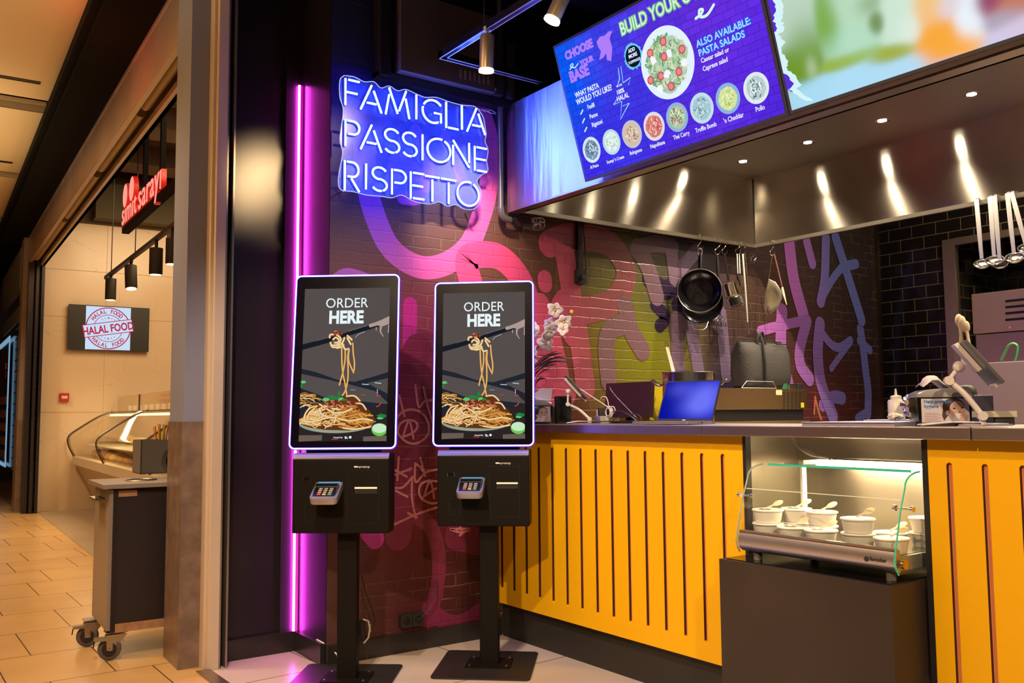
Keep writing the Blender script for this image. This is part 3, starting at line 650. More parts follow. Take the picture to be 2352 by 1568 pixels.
# ================================================================ KIOSKS
def kiosk(O, yaw, label):
    k = thing('order_kiosk', label, 'order kiosk', (O[0], O[1], 0), math.radians(-yaw), 'self-service order kiosks')
    K = M['kiosk']
    B().rbox((-.23, -.25, 0), (.23, .24, .008), .025, 5).build('base_plate', mat('base_plate_black', (.02, .018, .018), .38), k, local=True, bevel=.001)
    B().rbox((-.095, -.085, .008), (.12, .095, .014), .008, 3).build('flange', K, k, local=True)
    for x, y in ((-.075, -.065), (.10, -.065), (-.075, .075), (.10, .075)):
        B().lathe([(.007, .014), (.007, .019), (.003, .022)], 8, (x, y, 0)).build('bolt', M['chrome'], k, local=True, smooth=True)
    B().rbox((-.030, -.03, .014), (.060, .035, .70), .006, 3).build('column', K, k, local=True)
    h = B().prism([(-.10, .672), (-.10, 1.008), (-.078, 1.032), (.03, 1.032), (.045, 1.02), (.045, .74), (.02, .672)], 'x', -.222, .222)
    hs = h.build('housing', K, k, local=True, bevel=.010, seg=3)
    B().prism([(-.1005, 1.009), (-.0785, 1.0335), (-.0775, 1.0335), (-.0995, 1.007)], 'x', -.220, .220).build('top_chamfer', mat('satin_chamfer', (.35, .33, .34), .3, .8), hs, local=True)
    B().box((-.17, -.06, 1.03), (.17, -.01, 1.10)).build('neck', K, k, local=True)
    # shallow joint lines and panels on the housing front
    b = B()
    for (x0, z0, x1, z1) in ((.032, .716, .175, .955), (-.165, .725, -.115, .80)):
        b.box((x0, -.1012, z0), (x1, -.1, z0+.0015)).box((x0, -.1012, z1), (x1, -.1, z1+.0015)).box((x0, -.1012, z0), (x0+.0015, -.1, z1)).box((x1, -.1012, z0), (x1+.0015, -.1, z1))
    b.build('panel_joint', mat('joint_dark', (.004, .004, .004), .5), hs, local=True)
    B().box((.066, -.105, .872), (.168, -.1, .880)).build('paper_slot', mat('slot_lit', (.75, .68, .55), .5, em=(1, .8, .5), es=.25), hs, local=True)
    B().box((.066, -.1015, .850), (.168, -.1, .868)).build('slot_recess', M['black'], hs, local=True)
    b = B().box((-.169, -.1015, .912), (-.140, -.1, .924))
    b.build('scanner_window', M['black_gloss'], hs, local=True)
    b = B()
    for x in (-.171, -.138):
        for z in (.913, .923): b.ball((x, -.101, z), .0016, 6, 4)
    b.build('scanner_screws', M['chrome'], hs, local=True)
    text('lettering', 'prestop', mat('pale_print', (.6, .58, .55), .5, em=(.8, .75, .7), es=.12), hs, (.110, -.1, .9665), (1, 0, 0), (0, 0, 1), .0155, local=True)
    b = B(); b.ball((.069, -.1008, .9710), .0052, 8, 5, (1.6, .08, .75)); b.ball((.079, -.1008, .9706), .0042, 8, 5, (1.2, .08, .7)); b.build('emblem', mat('pale_print', (.6, .58, .55), .5, em=(.8, .75, .7), es=.12), hs, local=True)
    # payment terminal
    t = B(); t.M = Matrix.Translation((-.050, -.118, .874)) @ Matrix.Rotation(math.radians(27), 4, 'X') @ Matrix.Diagonal((1.62, 1.25, 1.2, 1))
    t.rbox((-.038, -.088, -.012), (.038, .045, .014), .014, 4)
    tm = t.build('payment_terminal', mat('terminal_grey', (.30, .29, .32), .3, .6), k, local=True, bevel=.002, smooth=True)
    t = B(); t.M = Matrix.Translation((-.050, -.118, .874)) @ Matrix.Rotation(math.radians(27), 4, 'X') @ Matrix.Diagonal((1.62, 1.25, 1.2, 1)); t.box((-.031, -.072, .0145), (.031, -.012, .0155)); t.build('keypad_field', M['black_gloss'], tm, local=True)
    t = B(); t.M = Matrix.Translation((-.050, -.118, .874)) @ Matrix.Rotation(math.radians(27), 4, 'X') @ Matrix.Diagonal((1.62, 1.25, 1.2, 1)); t.box((-.031, -.006, .0145), (.031, .034, .0158)); t.build('terminal_display', emit('terminal_display', srgb(120, 170, 205), .8), tm, local=True)
    t = B(); t.M = Matrix.Translation((-.050, -.118, .874)) @ Matrix.Rotation(math.radians(27), 4, 'X') @ Matrix.Diagonal((1.62, 1.25, 1.2, 1))
    t.add([(-.033, -.055, .015), (-.033, -.008, .015), (-.033, -.008, .029), (.033, -.055, .015), (.033, -.008, .015), (.033, -.008, .029), (-.030, -.055, .015), (-.030, -.008, .029), (.030, -.055, .015), (.030, -.008, .029), (-.03, -.0105, .015), (.03, -.0105, .015)],
          [(0, 1, 2), (3, 5, 4), (0, 2, 7, 6), (3, 8, 9, 5), (1, 4, 5, 2), (2, 5, 9, 7)])
    t.build('privacy_shield', M['black'], tm, local=True)
    for r_ in range(4):
        for c_ in range(3):
            t = B(); t.M = Matrix.Translation((-.050, -.118, .874)) @ Matrix.Rotation(math.radians(27), 4, 'X') @ Matrix.Diagonal((1.62, 1.25, 1.2, 1))
            x = -.015+c_*.015; y = -.064+r_*.0125; t.rbox((x-.0052, y-.0038, .0155), (x+.0052, y+.0038, .018), .002, 2)
            m = mat('key', [(.5, .06, .04), (.6, .42, .05), (.08, .32, .2)][c_] if r_ == 0 else (.28, .25, .23), .5)
            t.build('key', m, tm, local=True)
    B().box((-.085, -.115, .80), (-.030, -.095, .838)).build('terminal_bracket', K, k, local=True)
    return k
k1 = kiosk((1.843, 3.917), 38.6, 'order kiosk with violet glowing screen frame, before the magenta light strip')
k2 = kiosk((2.498, 3.725), 41.7, 'order kiosk with violet glowing screen frame, next to the yellow counter')
def screen_unit(k, tilt, w, h, lat=0):
    T = Matrix.Translation((lat, -.09, 1.05)) @ Matrix.Rotation(math.radians(-tilt), 4, 'X')
    def bb(): q = B(); q.M = T; return q
    s = bb().rbox((-w/2+.004, 0, .004), (w/2-.004, .035, h-.004), .022, 5, 'y').build('screen', M['screen_glass'], k, local=True)
    # glowing frame: rounded rectangle of light tube
    r = .024; pts = []
    for cx, cz, a0 in ((w/2-r-.004, h-r-.004, 0), (-w/2+r+.004, h-r-.004, 90), (-w/2+r+.004, r+.004, 180), (w/2-r-.004, r+.004, 270)):
        for i in range(9):
            t = math.radians(a0+90*i/8); pts.append((cx+r*math.cos(t), 0, cz+r*math.sin(t)))
    bb().tube(pts, .0036, 8, closed=True).build('light_frame', emit('violet_led', (.22, .14, 1.0), 19), k, local=True, smooth=True)
    bb().tube([(p_[0], .004, p_[2]) for p_ in pts], .0068, 8, closed=True, flat=1.0).build('light_halo', emit('violet_halo', (.12, .05, 1.0), 1.0), k, local=True, smooth=True)  # wider tube whose emission stands in for the halo round the frame
    def P(s_, t_, l): return T @ Vector((s_, -l, t_))
    w2, h2 = .203, .72; t0 = .036
    def g(x, y):       # from the close-up zoom of the left screen
        X = (660+x/4.9-640)*3.408; Y = (720+y/4.9-600)*3.408
        return z5(X, Y)
    def z5(X, Y):
        yn = (Y-165)/1247; xl = 190-50*yn; xr = 882-27*yn
        return ((X-xl)/(xr-xl)*2*w2-w2, (1-yn)*h2+t0)
    lay = [.0006]
    def poly(pts, q, conv=g):
        lay[0] += .00003; pp = [conv(*p) for p in pts]; pp = [(min(max(a, -w2), w2), min(max(b_, t0), t0+h2)) for a, b_ in pp]
        q.add([P(a, b_, lay[0]) for a, b_ in pp], [list(range(len(pp)))])
    def band(pts, wd, q, conv=g, w1=None, sm=True):
        lay[0] += .000015; pp = [Vector((*conv(*p), 0)) for p in pts]; pp = [Vector((p[0], p[1])) for p in pp]
        if sm: pp = smooth_path(pp, 5)
        vs = []; n = len(pp)
        for i in range(n):
            t = (pp[min(i+1, n-1)]-pp[max(i-1, 0)]).normalized(); nn = Vector((-t.y, t.x)); ww = (wd if w1 is None else wd+(w1-wd)*i/(n-1))/2
            if i in (0, n-1): ww *= .55
            for sgn in (1, -1):
                c = pp[i]+nn*ww*sgn; vs.append(P(min(max(c.x, -w2), w2), min(max(c.y, t0), t0+h2), lay[0]))
        q.add(vs, [(2*i, 2*i+1, 2*i+3, 2*i+2) for i in range(n-1)])
    E_ = lambda n_, c_, s_=1.0: emit(n_, srgb(*c_), s_)
    def done(q, n_, m_): return q.build(n_, m_, s, local=True)
    rnd = random.Random(3)
    q = B(); q.add([P(-w2, t0, .0005), (P(w2, t0, .0005)), P(w2, t0+h2, .0005), P(-w2, t0+h2, .0005)], [(0, 1, 2, 3)]); done(q, 'picture_backdrop', E_('pic_grey', (84, 77, 76)))
    q = B(); poly([(95, 600), (300, 640), (560, 735), (760, 760), (980, 700), (1160, 650), (1160, 720), (900, 775), (1160, 900), (1160, 1000), (1000, 870), (700, 790), (400, 720), (95, 660)], q)
    poly([(95, 830), (300, 890), (420, 940), (1160, 1020), (1160, 1180), (95, 1180)], q); done(q, 'picture_shade', E_('pic_navy', (34, 38, 48)))
    q = B(); poly([(95, 1130), (1160, 1060), (1160, 1500), (95, 1500)], q); done(q, 'picture_table', E_('pic_table', (44, 36, 36)))
    q = B(); poly([(95, 1370), (380, 1370), (375, 1430), (95, 1450)], q); poly([(860, 1390), (1160, 1380), (1160, 1450), (860, 1450)], q); done(q, 'picture_cloth', E_('pic_cloth', (104, 92, 82)))
    q = B(); band([(90, 350), (300, 300), (600, 220), (900, 130), (1050, 90)], .019, q); band([(90, 385), (300, 330), (480, 280)], .007, q); done(q, 'picture_chopsticks', E_('pic_stick', (24, 28, 38)))
    q = B()
    for i in range(14): band([(318+i*10.5, 271-i*2.8), (323+i*10.5, 270-i*2.8)], .0012, q, sm=False)
    for i in range(22): band([(690+i*10, 160-i*2.9), (695+i*10, 159-i*2.9)], .0012, q, sm=False)
    band([(765, 243), (800, 205), (880, 172)], .0015, q); done(q, 'picture_glints', E_('pic_white', (225, 228, 230)))
    # hand: thumb and bent fingers
    q = B(); band([(925, 105), (1010, 80), (1165, 20)], .017, q); band([(1010, 120), (1010, 165)], .011, q, w1=.005); band([(1070, 100), (1060, 170), (1095, 235)], .011, q, w1=.003); poly([(1015, 60), (1165, -10), (1165, 80), (1090, 110), (1010, 100)], q)
    band([(1155, 90), (1150, 190)], .008, q); done(q, 'picture_hand', E_('pic_skin', (176, 152, 146)))
    # plate
    q = B(); poly([(540+440*math.cos(PI*i/24)*1.0, 1230+118*math.sin(PI*i/24)) for i in range(25)][::-1]+[(95, 1190), (980, 1220)], q); done(q, 'picture_plate', E_('pic_plate', (150, 160, 140)))
    q = B(); poly([(540+430*math.cos(2*PI*i/40), 1215+95*math.sin(2*PI*i/40)) for i in range(40)], q)
    poly([(150, 1200), (190, 1080), (330, 1020), (420, 960), (600, 920), (720, 915), (830, 1000), (930, 1090), (1000, 1190), (960, 1270), (700, 1320), (400, 1310), (200, 1260)], q); done(q, 'picture_pasta_shade', E_('pic_brown', (96, 52, 24)))
    tones = [('a', (238, 204, 146)), ('b', (222, 162, 76)), ('c', (178, 112, 46)), ('d', (246, 226, 184))]
    qs = [B() for _ in tones]
    for i in range(150):
        x = rnd.uniform(150, 930); y = rnd.uniform(1010, 1290)
        top = 1000+((x-560)/420)**2*170
        if y < top+25: y = top+rnd.uniform(25, 90)
        if y > 1290-((x-540)/440)**2*60: y -= 50
        L_ = rnd.uniform(60, 190); a = rnd.uniform(-.5, .5)+(x-560)/900; cu = rnd.uniform(-60, 60)
        p = [(x-L_/2*math.cos(a), y-L_/2*math.sin(a)*.6), (x, y+cu*.6), (x+L_/2*math.cos(a), y+L_/2*math.sin(a)*.6)]
        wi = rnd.uniform(.0035, .0062)
        k_ = (0 if rnd.random() < .45 else 1) if x < 560 else (1 if rnd.random() < .5 else 2)
        band(p, wi+.0016, qs[2]); band(p, wi, qs[k_])
        if x < 620 and rnd.random() < .5: band(p, wi*.35, qs[3])
    for p in ([(345, 1010), (420, 1060), (520, 1115), (640, 1110), (735, 1065)], [(175, 1210), (180, 1140), (240, 1060), (330, 1040)], [(205, 1200), (230, 1120), (300, 1060)], [(345, 1060), (380, 1130), (470, 1170), (540, 1180), (520, 1240)],
              [(130, 1190), (260, 1220), (420, 1180), (560, 1165)], [(660, 930), (760, 925), (830, 990)], [(770, 1010), (850, 1020), (900, 1090)], [(400, 1030), (500, 1065), (600, 1080)], [(560, 1180), (700, 1210), (850, 1190), (980, 1210)], [(620, 1290), (760, 1305), (960, 1280)]):
        band(p, .0085, qs[2]); band(p, .0066, qs[0]); band(p, .002, qs[3])
    # side plate of pasta at left
    for i in range(26):
        x = rnd.uniform(100, 320); y = rnd.uniform(890, 1060); band([(x-60, y+rnd.uniform(-10, 30)), (x, y-15), (x+60, y+rnd.uniform(-10, 30))], rnd.uniform(.003, .005), qs[rnd.choice((1, 1, 2, 0))])
    # hanging strands
    for p in ([(612, 330), (612, 480), (622, 640), (650, 780), (672, 920)], [(650, 370), (650, 500), (628, 640), (600, 740), (583, 805)], [(690, 390), (680, 480), (686, 600), (682, 740), (655, 860), (615, 925)], [(740, 300), (745, 420), (760, 540), (755, 640)],
              [(700, 380), (690, 460), (700, 540), (755, 665)]):
        band(p, .0078, qs[2]); band(p, .0062, qs[1]); band(p, .002, qs[0])
    for p in ([(470, 250), (480, 205), (560, 215), (600, 260), (570, 320), (500, 330), (475, 290)], [(480, 300), (500, 350), (560, 350), (620, 300), (645, 235)], [(505, 270), (540, 240), (580, 270), (560, 300), (520, 300)], [(670, 215), (700, 240), (735, 275)], [(672, 240), (700, 290), (720, 330)], [(545, 365), (600, 355), (640, 320)], [(620, 310), (650, 380), (700, 370)]):
        band(p, .0098, qs[2]); band(p, .0078, qs[0]); band(p, .002, qs[3])
    for q, (n_, c_) in zip(qs, tones): done(q, 'picture_pasta', E_('pic_pasta_'+n_, c_, 1.0))
    # minced sauce, basil, red bits
    q = B(); q2 = B()
    for i in range(95):
        if i < 22: x, y = rnd.uniform(520, 620), rnd.uniform(165, 215)
        else: x, y = rnd.uniform(400, 780), rnd.uniform(975, 1065)
        r0 = rnd.uniform(8, 18); (q if rnd.random() < .6 else q2); tq = q if rnd.random() < .6 else q2
        poly([(x+r0*math.cos(a)*rnd.uniform(.7, 1.2), y+r0*.8*math.sin(a)*rnd.uniform(.7, 1.2)) for a in [2*PI*j/7 for j in range(7)]], tq)
    done(q, 'picture_mince', E_('pic_mince', (110, 48, 34))); done(q2, 'picture_mince', E_('pic_mince2', (196, 112, 84)))
    q = B(); q2 = B()
    for (x, y, rx, ry) in ((430, 965, 50, 22), (500, 940, 55, 25), (585, 905, 20, 35), (600, 960, 45, 18), (645, 970, 35, 14), (545, 950, 40, 22), (165, 760, 35, 16), (145, 800, 16, 26), (1080, 1160, 55, 26), (1060, 1185, 40, 14)):
        tq = q if rnd.random() < .5 else q2
        poly([(x+rx*math.cos(a)*rnd.uniform(.75, 1.15), y+ry*math.sin(a)*rnd.uniform(.75, 1.15)) for a in [2*PI*j/11 for j in range(11)]], tq)
    done(q, 'picture_herb', E_('pic_green', (32, 128, 66))); done(q2, 'picture_herb', E_('pic_green2', (96, 196, 116)))
    q = B(); poly([(1055+92*math.cos(2*PI*i/30), 1315+72*math.sin(2*PI*i/30)) for i in range(30)], q); done(q, 'picture_lime', E_('pic_lime', (110, 196, 78)))
    q = B(); poly([(1055+86*math.cos(2*PI*i/30), 1298+54*math.sin(2*PI*i/30)) for i in range(30)], q); done(q, 'picture_lime', E_('pic_lime2', (196, 232, 196)))
    q = B(); band([(850, 790), (930, 798)], .006, q); band([(1000, 775), (1075, 785)], .006, q); band([(715, 857), (775, 857)], .0022, q); band([(1030, 850), (1030, 905)], .005, q); done(q, 'picture_glints', E_('pic_glint', (196, 222, 230)))
    q = B(); band([(840, 918), (890, 915)], .006, q); band([(1015, 925), (1070, 928)], .009, q); band([(1015, 1052), (1050, 1040), (1072, 1005)], .005, q); band([(500, 1420), (575, 1418)], .006, q); done(q, 'picture_glints', E_('pic_red', (205, 60, 50)))
    xd = T.to_3x3() @ Vector((1, 0, 0)); yd = T.to_3x3() @ Vector((0, 0, 1)); WT = E_('pic_text', (226, 238, 240), 1.05)
    def tx(st, X, Y, size, bold=0, sx=1, spacing=1.0):
        a, b_ = z5(X, Y); text('lettering', st, WT, s, P(a, b_, .0018), xd, yd, size, bold=bold, sx=sx, local=True, spacing=spacing)
    tx('ORDER', 531, 327, .0665, .0, .93); tx('HERE', 525, 455, .0830, .0034, .85)
    tx('Powered by', 463, 1386, .0085, .0002); tx('eat', 524, 1381, .008, .0004); tx('card', 530, 1391, .008, .0004); tx('\u25cf', 562, 1389, .014, .0005)
    return s
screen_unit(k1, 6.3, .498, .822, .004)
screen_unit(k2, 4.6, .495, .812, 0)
# ================================================================ HOOD
HX0, HX1, HY, HZ, HC = 2.94, 5.017, 4.10, 2.345, 2.83
hd = thing('extractor_hood', 'large brushed stainless steel extractor hood hanging above the kitchen', 'extractor hood', (4, 2, 2.345))
B().box((HX0, -1, HZ+.01), (HX0+.015, 4.147, 2.965)).build('fascia', M['fascia'], hd)
B().box((HX0, -1, HZ), (HX0+.075, 4.147, HZ+.0095)).box((HX0+.06, -1, HZ), (HX0+.075, 4.08, HZ+.05)).build('lower_lip', mat('lip_steel', (.5, .42, .40), .35, 1), hd)
B().box((HX0+.0, 4.147, HZ), (HX0+.06, 4.152, 2.965)).build('end_plate', M['black'], hd)
B().box((3.02, HY, HZ), (HX1, HY+.012, HC+.05)).build('side_skirt', M['hood'], hd)
B().box((HX1, -1, HZ), (HX1+.012, HY, HC+.05)).build('rear_skirt', M['hood'], hd)
B().box((3.0, -1, HC), (HX1, HY, HC+.01)).build('hood_ceiling', mat('hood_ceiling', (.30, .27, .24), .42, 1), hd)
B().box((3.0, HY-.012, HZ-.002), (HX1, HY+.012, HZ+.022)).box((HX1-.012, -1, HZ-.002), (HX1+.012, HY, HZ+.022)).build('hanging_rail', mat('rail_steel', (.5, .46, .38), .28, 1), hd)
B().box((3.016, -1, HC+.0101), (3.03, HY, 3.0)).build('rear_of_fascia', M['hood'], hd)
for i, y in enumerate((3.835, 3.337, 2.842, 2.335, 1.84)):
    nm_ = ['nearest the corner', 'second from the corner', 'third from the corner', 'fourth from the corner', 'fifth from the corner'][i]
    d = thing('recessed_downlight', 'small round recessed downlight in the hood, '+nm_, 'downlight', (4.60, y, HC), 0, 'recessed downlights in the hood')
    B().lathe([(.025, 0), (.042, -.003), (.044, 0)], 28, (0, 0, 0)).build('bezel', M['chrome'], d, local=True, smooth=True)
    B().lathe([(.024, -.001), (0, -.0015)], 24).build('lens', emit('downlight_lens', (1, .86, .62), 130), d, local=True)
    lamp('hood_spot', 'SPOT', (4.60, y, HC-.02), 68, (1, .80, .55), (4.60, y-.02, 0), .010, spot=135, blend=.7)
for y in (1.34, .84, .34): lamp('hood_spot', 'SPOT', (4.60, y, HC-.02), 68, (1, .80, .55), (4.60, y-.02, 0), .010, spot=135, blend=.7)
B().box((HX1-.004, HY-.004, HZ), (HX1, HY, HC)).build('corner_seam', M['black'], hd)
# ================================================================ TELEVISIONS
th = math.atan2(.194, .645); UP = Vector((-math.sin(th), 0, math.cos(th))); NR = Vector((-math.cos(th), 0, -math.sin(th)))
TO = Vector((2.88, 3.393, 2.350))
def tvp(u, v):
    d = ray(u, v); t = (TO-EYE).dot(NR)/d.dot(NR); q = EYE+d*t-TO; return q.dot(Vector((0, -1, 0))), q.dot(UP)
def tv(y0, width, h, label, group='tilted menu screens above the counter'):
    t = thing('menu_screen', label, 'menu screen', (2.88, y0, 2.350), 0, group)
    o = Vector((2.88, y0, 2.350)); Y_ = Vector((0, -1, 0))
    Mx = Matrix(((0, NR.x, UP.x, o.x), (-1, 0, 0, o.y), (0, NR.z, UP.z, o.z), (0, 0, 0, 1)))   # x along, y outwards, z up
    b = B(); b.M = Mx; b.box((0, -.03, 0), (width, 0, h)); fr = b.build('casing', mat('tv_casing', (.05, .05, .06), .35), t, bevel=.002)
    b = B(); b.M = Mx; b.box((width*.3, -.05, h*.25), (width*.7, -.03, h*.6)).build('wall_mount', M['black'], t)
    return t, Mx
t1, Mx1 = tv(3.393, 1.222, .678, 'menu screen with purple brick picture, a big salad and eight pasta bowls')
def tvquad(Mx, w_, h_, n, m, name, parent, mg=.013, colf=None, res=(2, 2), lift=.0008):
    b = B(); b.M = Mx; nx_, nz = res; vs = [(mg+(w_-2*mg)*i/(nx_-1), lift, mg+(h_-2*mg)*j/(nz-1)) for j in range(nz) for i in range(nx_)]
    b.add(vs, [(j*nx_+i, j*nx_+i+1, (j+1)*nx_+i+1, (j+1)*nx_+i) for j in range(nz-1) for i in range(nx_-1)])
    o = b.build(name, m, parent)
    if colf:
        a = o.data.color_attributes.new('paint', 'FLOAT_COLOR', 'POINT'); iv = (WM[parent.name].inverted() @ Mx).inverted()
        for i, v_ in enumerate(o.data.vertices):
            l = iv @ v_.co; c = colf(l.x, l.z); a.data[i].color = (*c, 1)
    return o
def attr_emit(name, s=1.0, brick=None):
    m = bpy.data.materials.new(name); m.use_nodes = True; nt = m.node_tree; nt.nodes.remove(nt.nodes['Principled BSDF'])
    a = N(nt, 'ShaderNodeVertexColor', layer_name='paint'); e_ = N(nt, 'ShaderNodeEmission'); e_.inputs[1].default_value = s; out = a.outputs[0]
    if brick:
        tc = N(nt, 'ShaderNodeTexCoord'); sp = N(nt, 'ShaderNodeSeparateXYZ'); nt.links.new(tc.outputs['Object'], sp.inputs[0]); cb = N(nt, 'ShaderNodeCombineXYZ')
        nt.links.new(sp.outputs[1], cb.inputs[0]); nt.links.new(sp.outputs[2], cb.inputs[1])
        br = N(nt, 'ShaderNodeTexBrick'); br.inputs['Scale'].default_value = 1; br.inputs['Brick Width'].default_value = brick[0]; br.inputs['Row Height'].default_value = brick[1]; br.inputs['Mortar Size'].default_value = .0014
        br.inputs['Mortar Smooth'].default_value = .5
        br.inputs['Color1'].default_value = (1, 1, 1, 1); br.inputs['Color2'].default_value = (.78, .78, .85, 1); br.inputs['Mortar'].default_value = (.42, .40, .6, 1); nt.links.new(cb.outputs[0], br.inputs[0])
        mx = N(nt, 'ShaderNodeMix', data_type='RGBA', blend_type='MULTIPLY'); mx.inputs[0].default_value = 1; nt.links.new(out, mx.inputs[6]); nt.links.new(br.outputs[0], mx.inputs[7]); out = mx.outputs[2]
    nt.links.new(out, e_.inputs[0]); nt.links.new(e_.outputs[0], nt.nodes['Material Output'].inputs[0]); return m
def blob(pts, base=(90, 50, 220), bw_=.02):
    P_ = [(*tvp(u, v), r, srgb_np(c), k) for (u, v, r, c, k) in pts]; bs = srgb_np(base)
    def f(x, z):
        c = bs*bw_; w_ = bw_
        for (a, b_, r, cc, k) in P_:
            g_ = k*math.exp(-((x-a)**2+(z-b_)**2)/(2*r*r)); c = c+cc*g_; w_ += g_
        c = c/w_; return (float(c[0]), float(c[1]), float(c[2]))
    return f
scr = tvquad(Mx1, 1.222, .678, 0, attr_emit('menu_backdrop', 1.22, (.062, .030)), 'picture', t1, colf=blob([(1300, 180, .12, (0, 90, 235), 1), (1310, 260, .12, (10, 70, 225), 1), (1350, 380, .10, (60, 40, 215), 1), (1400, 330, .12, (60, 50, 225), 1), (1400, 120, .12, (60, 60, 220), 1),
   (1500, 80, .12, (84, 48, 210), 1), (1480, 250, .14, (60, 52, 216), 1), (1600, 300, .14, (84, 44, 212), 1), (1560, 380, .1, (70, 30, 200), 1), (1700, 250, .14, (92, 44, 216), 1), (1650, 60, .15, (98, 44, 210), 1), (1760, 120, .14, (88, 40, 216), 1), (1780, 240, .1, (70, 36, 205), 1)]), res=(70, 40))
class Flat:
    """flat artwork on a screen plane"""
    def __init__(s, Mx, parent): s.Mx = Mx; s.p = parent; s.l = .0014
    def poly(s, pts, q):
        s.l += .00002; q.add([s.Mx @ Vector((a, s.l, b_)) for a, b_ in pts], [list(range(len(pts)))])
    def disc(s, cx, cz, r, q, n=32, rz=None, jit=0, rnd=random):
        rz = rz or r; s.poly([(cx+r*math.cos(2*PI*i/n)*(1+rnd.uniform(-jit, jit)), cz+rz*math.sin(2*PI*i/n)*(1+rnd.uniform(-jit, jit))) for i in range(n)], q)
    def band(s, pts, w_, q, sm=True, w1=None):
        s.l += .00001; pp = [Vector(p) for p in pts]
        if sm and len(pp) > 2: pp = [Vector((p.x, p.y)) for p in smooth_path([Vector((p[0], p[1], 0)) for p in pp], 6)]
        n = len(pp); vs = []
        for i in range(n):
            t = (pp[min(i+1, n-1)]-pp[max(i-1, 0)]).normalized(); nn = Vector((-t.y, t.x)); ww = (w_ if w1 is None else w_+(w1-w_)*i/(n-1))/2
            if i in (0, n-1): ww *= .6
            for sg in (1, -1): c = pp[i]+nn*ww*sg; vs.append(s.Mx @ Vector((c.x, s.l, c.y)))
        q.add(vs, [(2*i, 2*i+1, 2*i+3, 2*i+2) for i in range(n-1)])
    def text(s, st, u, v, px, m, bold=0, sx=1, name='lettering', dl=0, align='LEFT', tilt=0):
        """u, v: where the baseline starts in the photo; px cap height in photo pixels there"""
        a, b_ = tvp(u, v); a2, b2 = tvp(u, v-px); size = (b2-b_)/.72
        s.l += .00002; o = s.Mx @ Vector((a, s.l+dl, b_)); ct, st_ = math.cos(tilt), math.sin(tilt)
        xd_ = Vector((0, -1, 0))*ct+UP*st_; yd_ = UP*ct-Vector((0, -1, 0))*st_
        return text(name, st, m, s.p, o, xd_, yd_, size, bold=bold*size, sx=sx, align=align, lift=.0002)
A = Flat(Mx1, scr); EM = {}
def em(c, s_=1.0):
    if (c, s_) not in EM: EM[(c, s_)] = emit('screen_colour', srgb(*c), s_)
    return EM[(c, s_)]
W_ = em((235, 242, 255), 1.0); rr = random.Random(11)
# bowls of pasta along the lower edge
bowls = [(1359, 344, 20, (214, 232, 240), (120, 150, 180), 0), (1405, 326, 20, (190, 222, 236), (226, 240, 236), 1), (1452, 308, 22.5, (200, 196, 200), (214, 190, 170), 2), (1503, 290, 24, (226, 222, 226), (214, 120, 120), 3),
         (1556, 269, 25, (150, 180, 214), (176, 200, 170), 4), (1613, 248, 27, (196, 224, 236), (166, 200, 210), 5), (1673, 226, 28, (140, 180, 224), (214, 226, 160), 6), (1738, 202, 29.5, (224, 236, 240), (186, 206, 206), 7)]
for (u, v, px, rim, food, k) in bowls:
    a, b_ = tvp(u, v); a2, _ = tvp(u+px, v); r = abs(a2-a)*1.06
    q = B(); A.disc(a, b_, r, q, rz=r*1.0); q.build('bowl', em(rim), scr)
    q = B(); A.disc(a, b_, r*.76, q, jit=.06, rnd=rr); q.build('food', em(food), scr)
    cols = {0: [(70, 84, 120), (230, 240, 244)], 1: [(250, 250, 246), (150, 200, 180)], 2: [(150, 110, 90), (240, 226, 206)], 3: [(206, 40, 50), (250, 236, 226), (226, 150, 110)], 4: [(90, 150, 90), (190, 80, 80), (236, 236, 206)],
            5: [(90, 130, 150), (214, 236, 232)], 6: [(160, 200, 60), (240, 244, 206)], 7: [(70, 100, 110), (236, 246, 240)]}[k]
    for c in cols:
        q = B()
        for i in range(16):
            t = rr.uniform(0, 2*PI); d = r*.62*math.sqrt(rr.random()); x, z = a+d*math.cos(t), b_+d*math.sin(t); tt = rr.uniform(0, PI)
            A.band([(x-.007*math.cos(tt), z-.007*math.sin(tt)), (x+.003*math.cos(tt+1), z+.003*math.sin(tt+1)), (x+.007*math.cos(tt), z+.007*math.sin(tt))], .0042, q)
        q.build('food_pieces', em(c), scr)
for st, u, v, px, an in (('Al Pesto', 1358, 388, 8, 0), ("Scampi 'n Cream", 1396, 376, 8, 0), ('Bolognese', 1449, 356, 9, 0), ('Napolitana', 1496, 341, 10, 0), ('Thai Curry', 1549, 321, 10.5, 0), ('Truffle Bomb', 1600, 305, 11, 0), ("'n Cheddar", 1665, 283, 12, 0), ('Pollo', 1738, 257, 12, 0)):
    A.text(st, u, v, px, W_, bold=.012, sx=.82)
A.text('WHAT PASTA', 1324, 225, 13, W_, bold=.02, sx=.80); A.text('WOULD YOU LIKE?', 1327, 241, 14, W_, bold=.02, sx=.78)
for st, u, v in (('Fusilli', 1352, 251), ('Penne', 1357, 273), ('Rigatoni', 1362, 292)): A.text(st, u, v, 11, W_, bold=.012, sx=.8)
q = B()
for (u, v) in ((1338, 257), (1342, 277), (1347, 297)):
    a, b_ = tvp(u, v); A.band([(a-.012, b_-.009), (a+.012, b_+.009)], .013, q, sm=False)
q.build('pasta_icon', em((226, 236, 240)), scr)
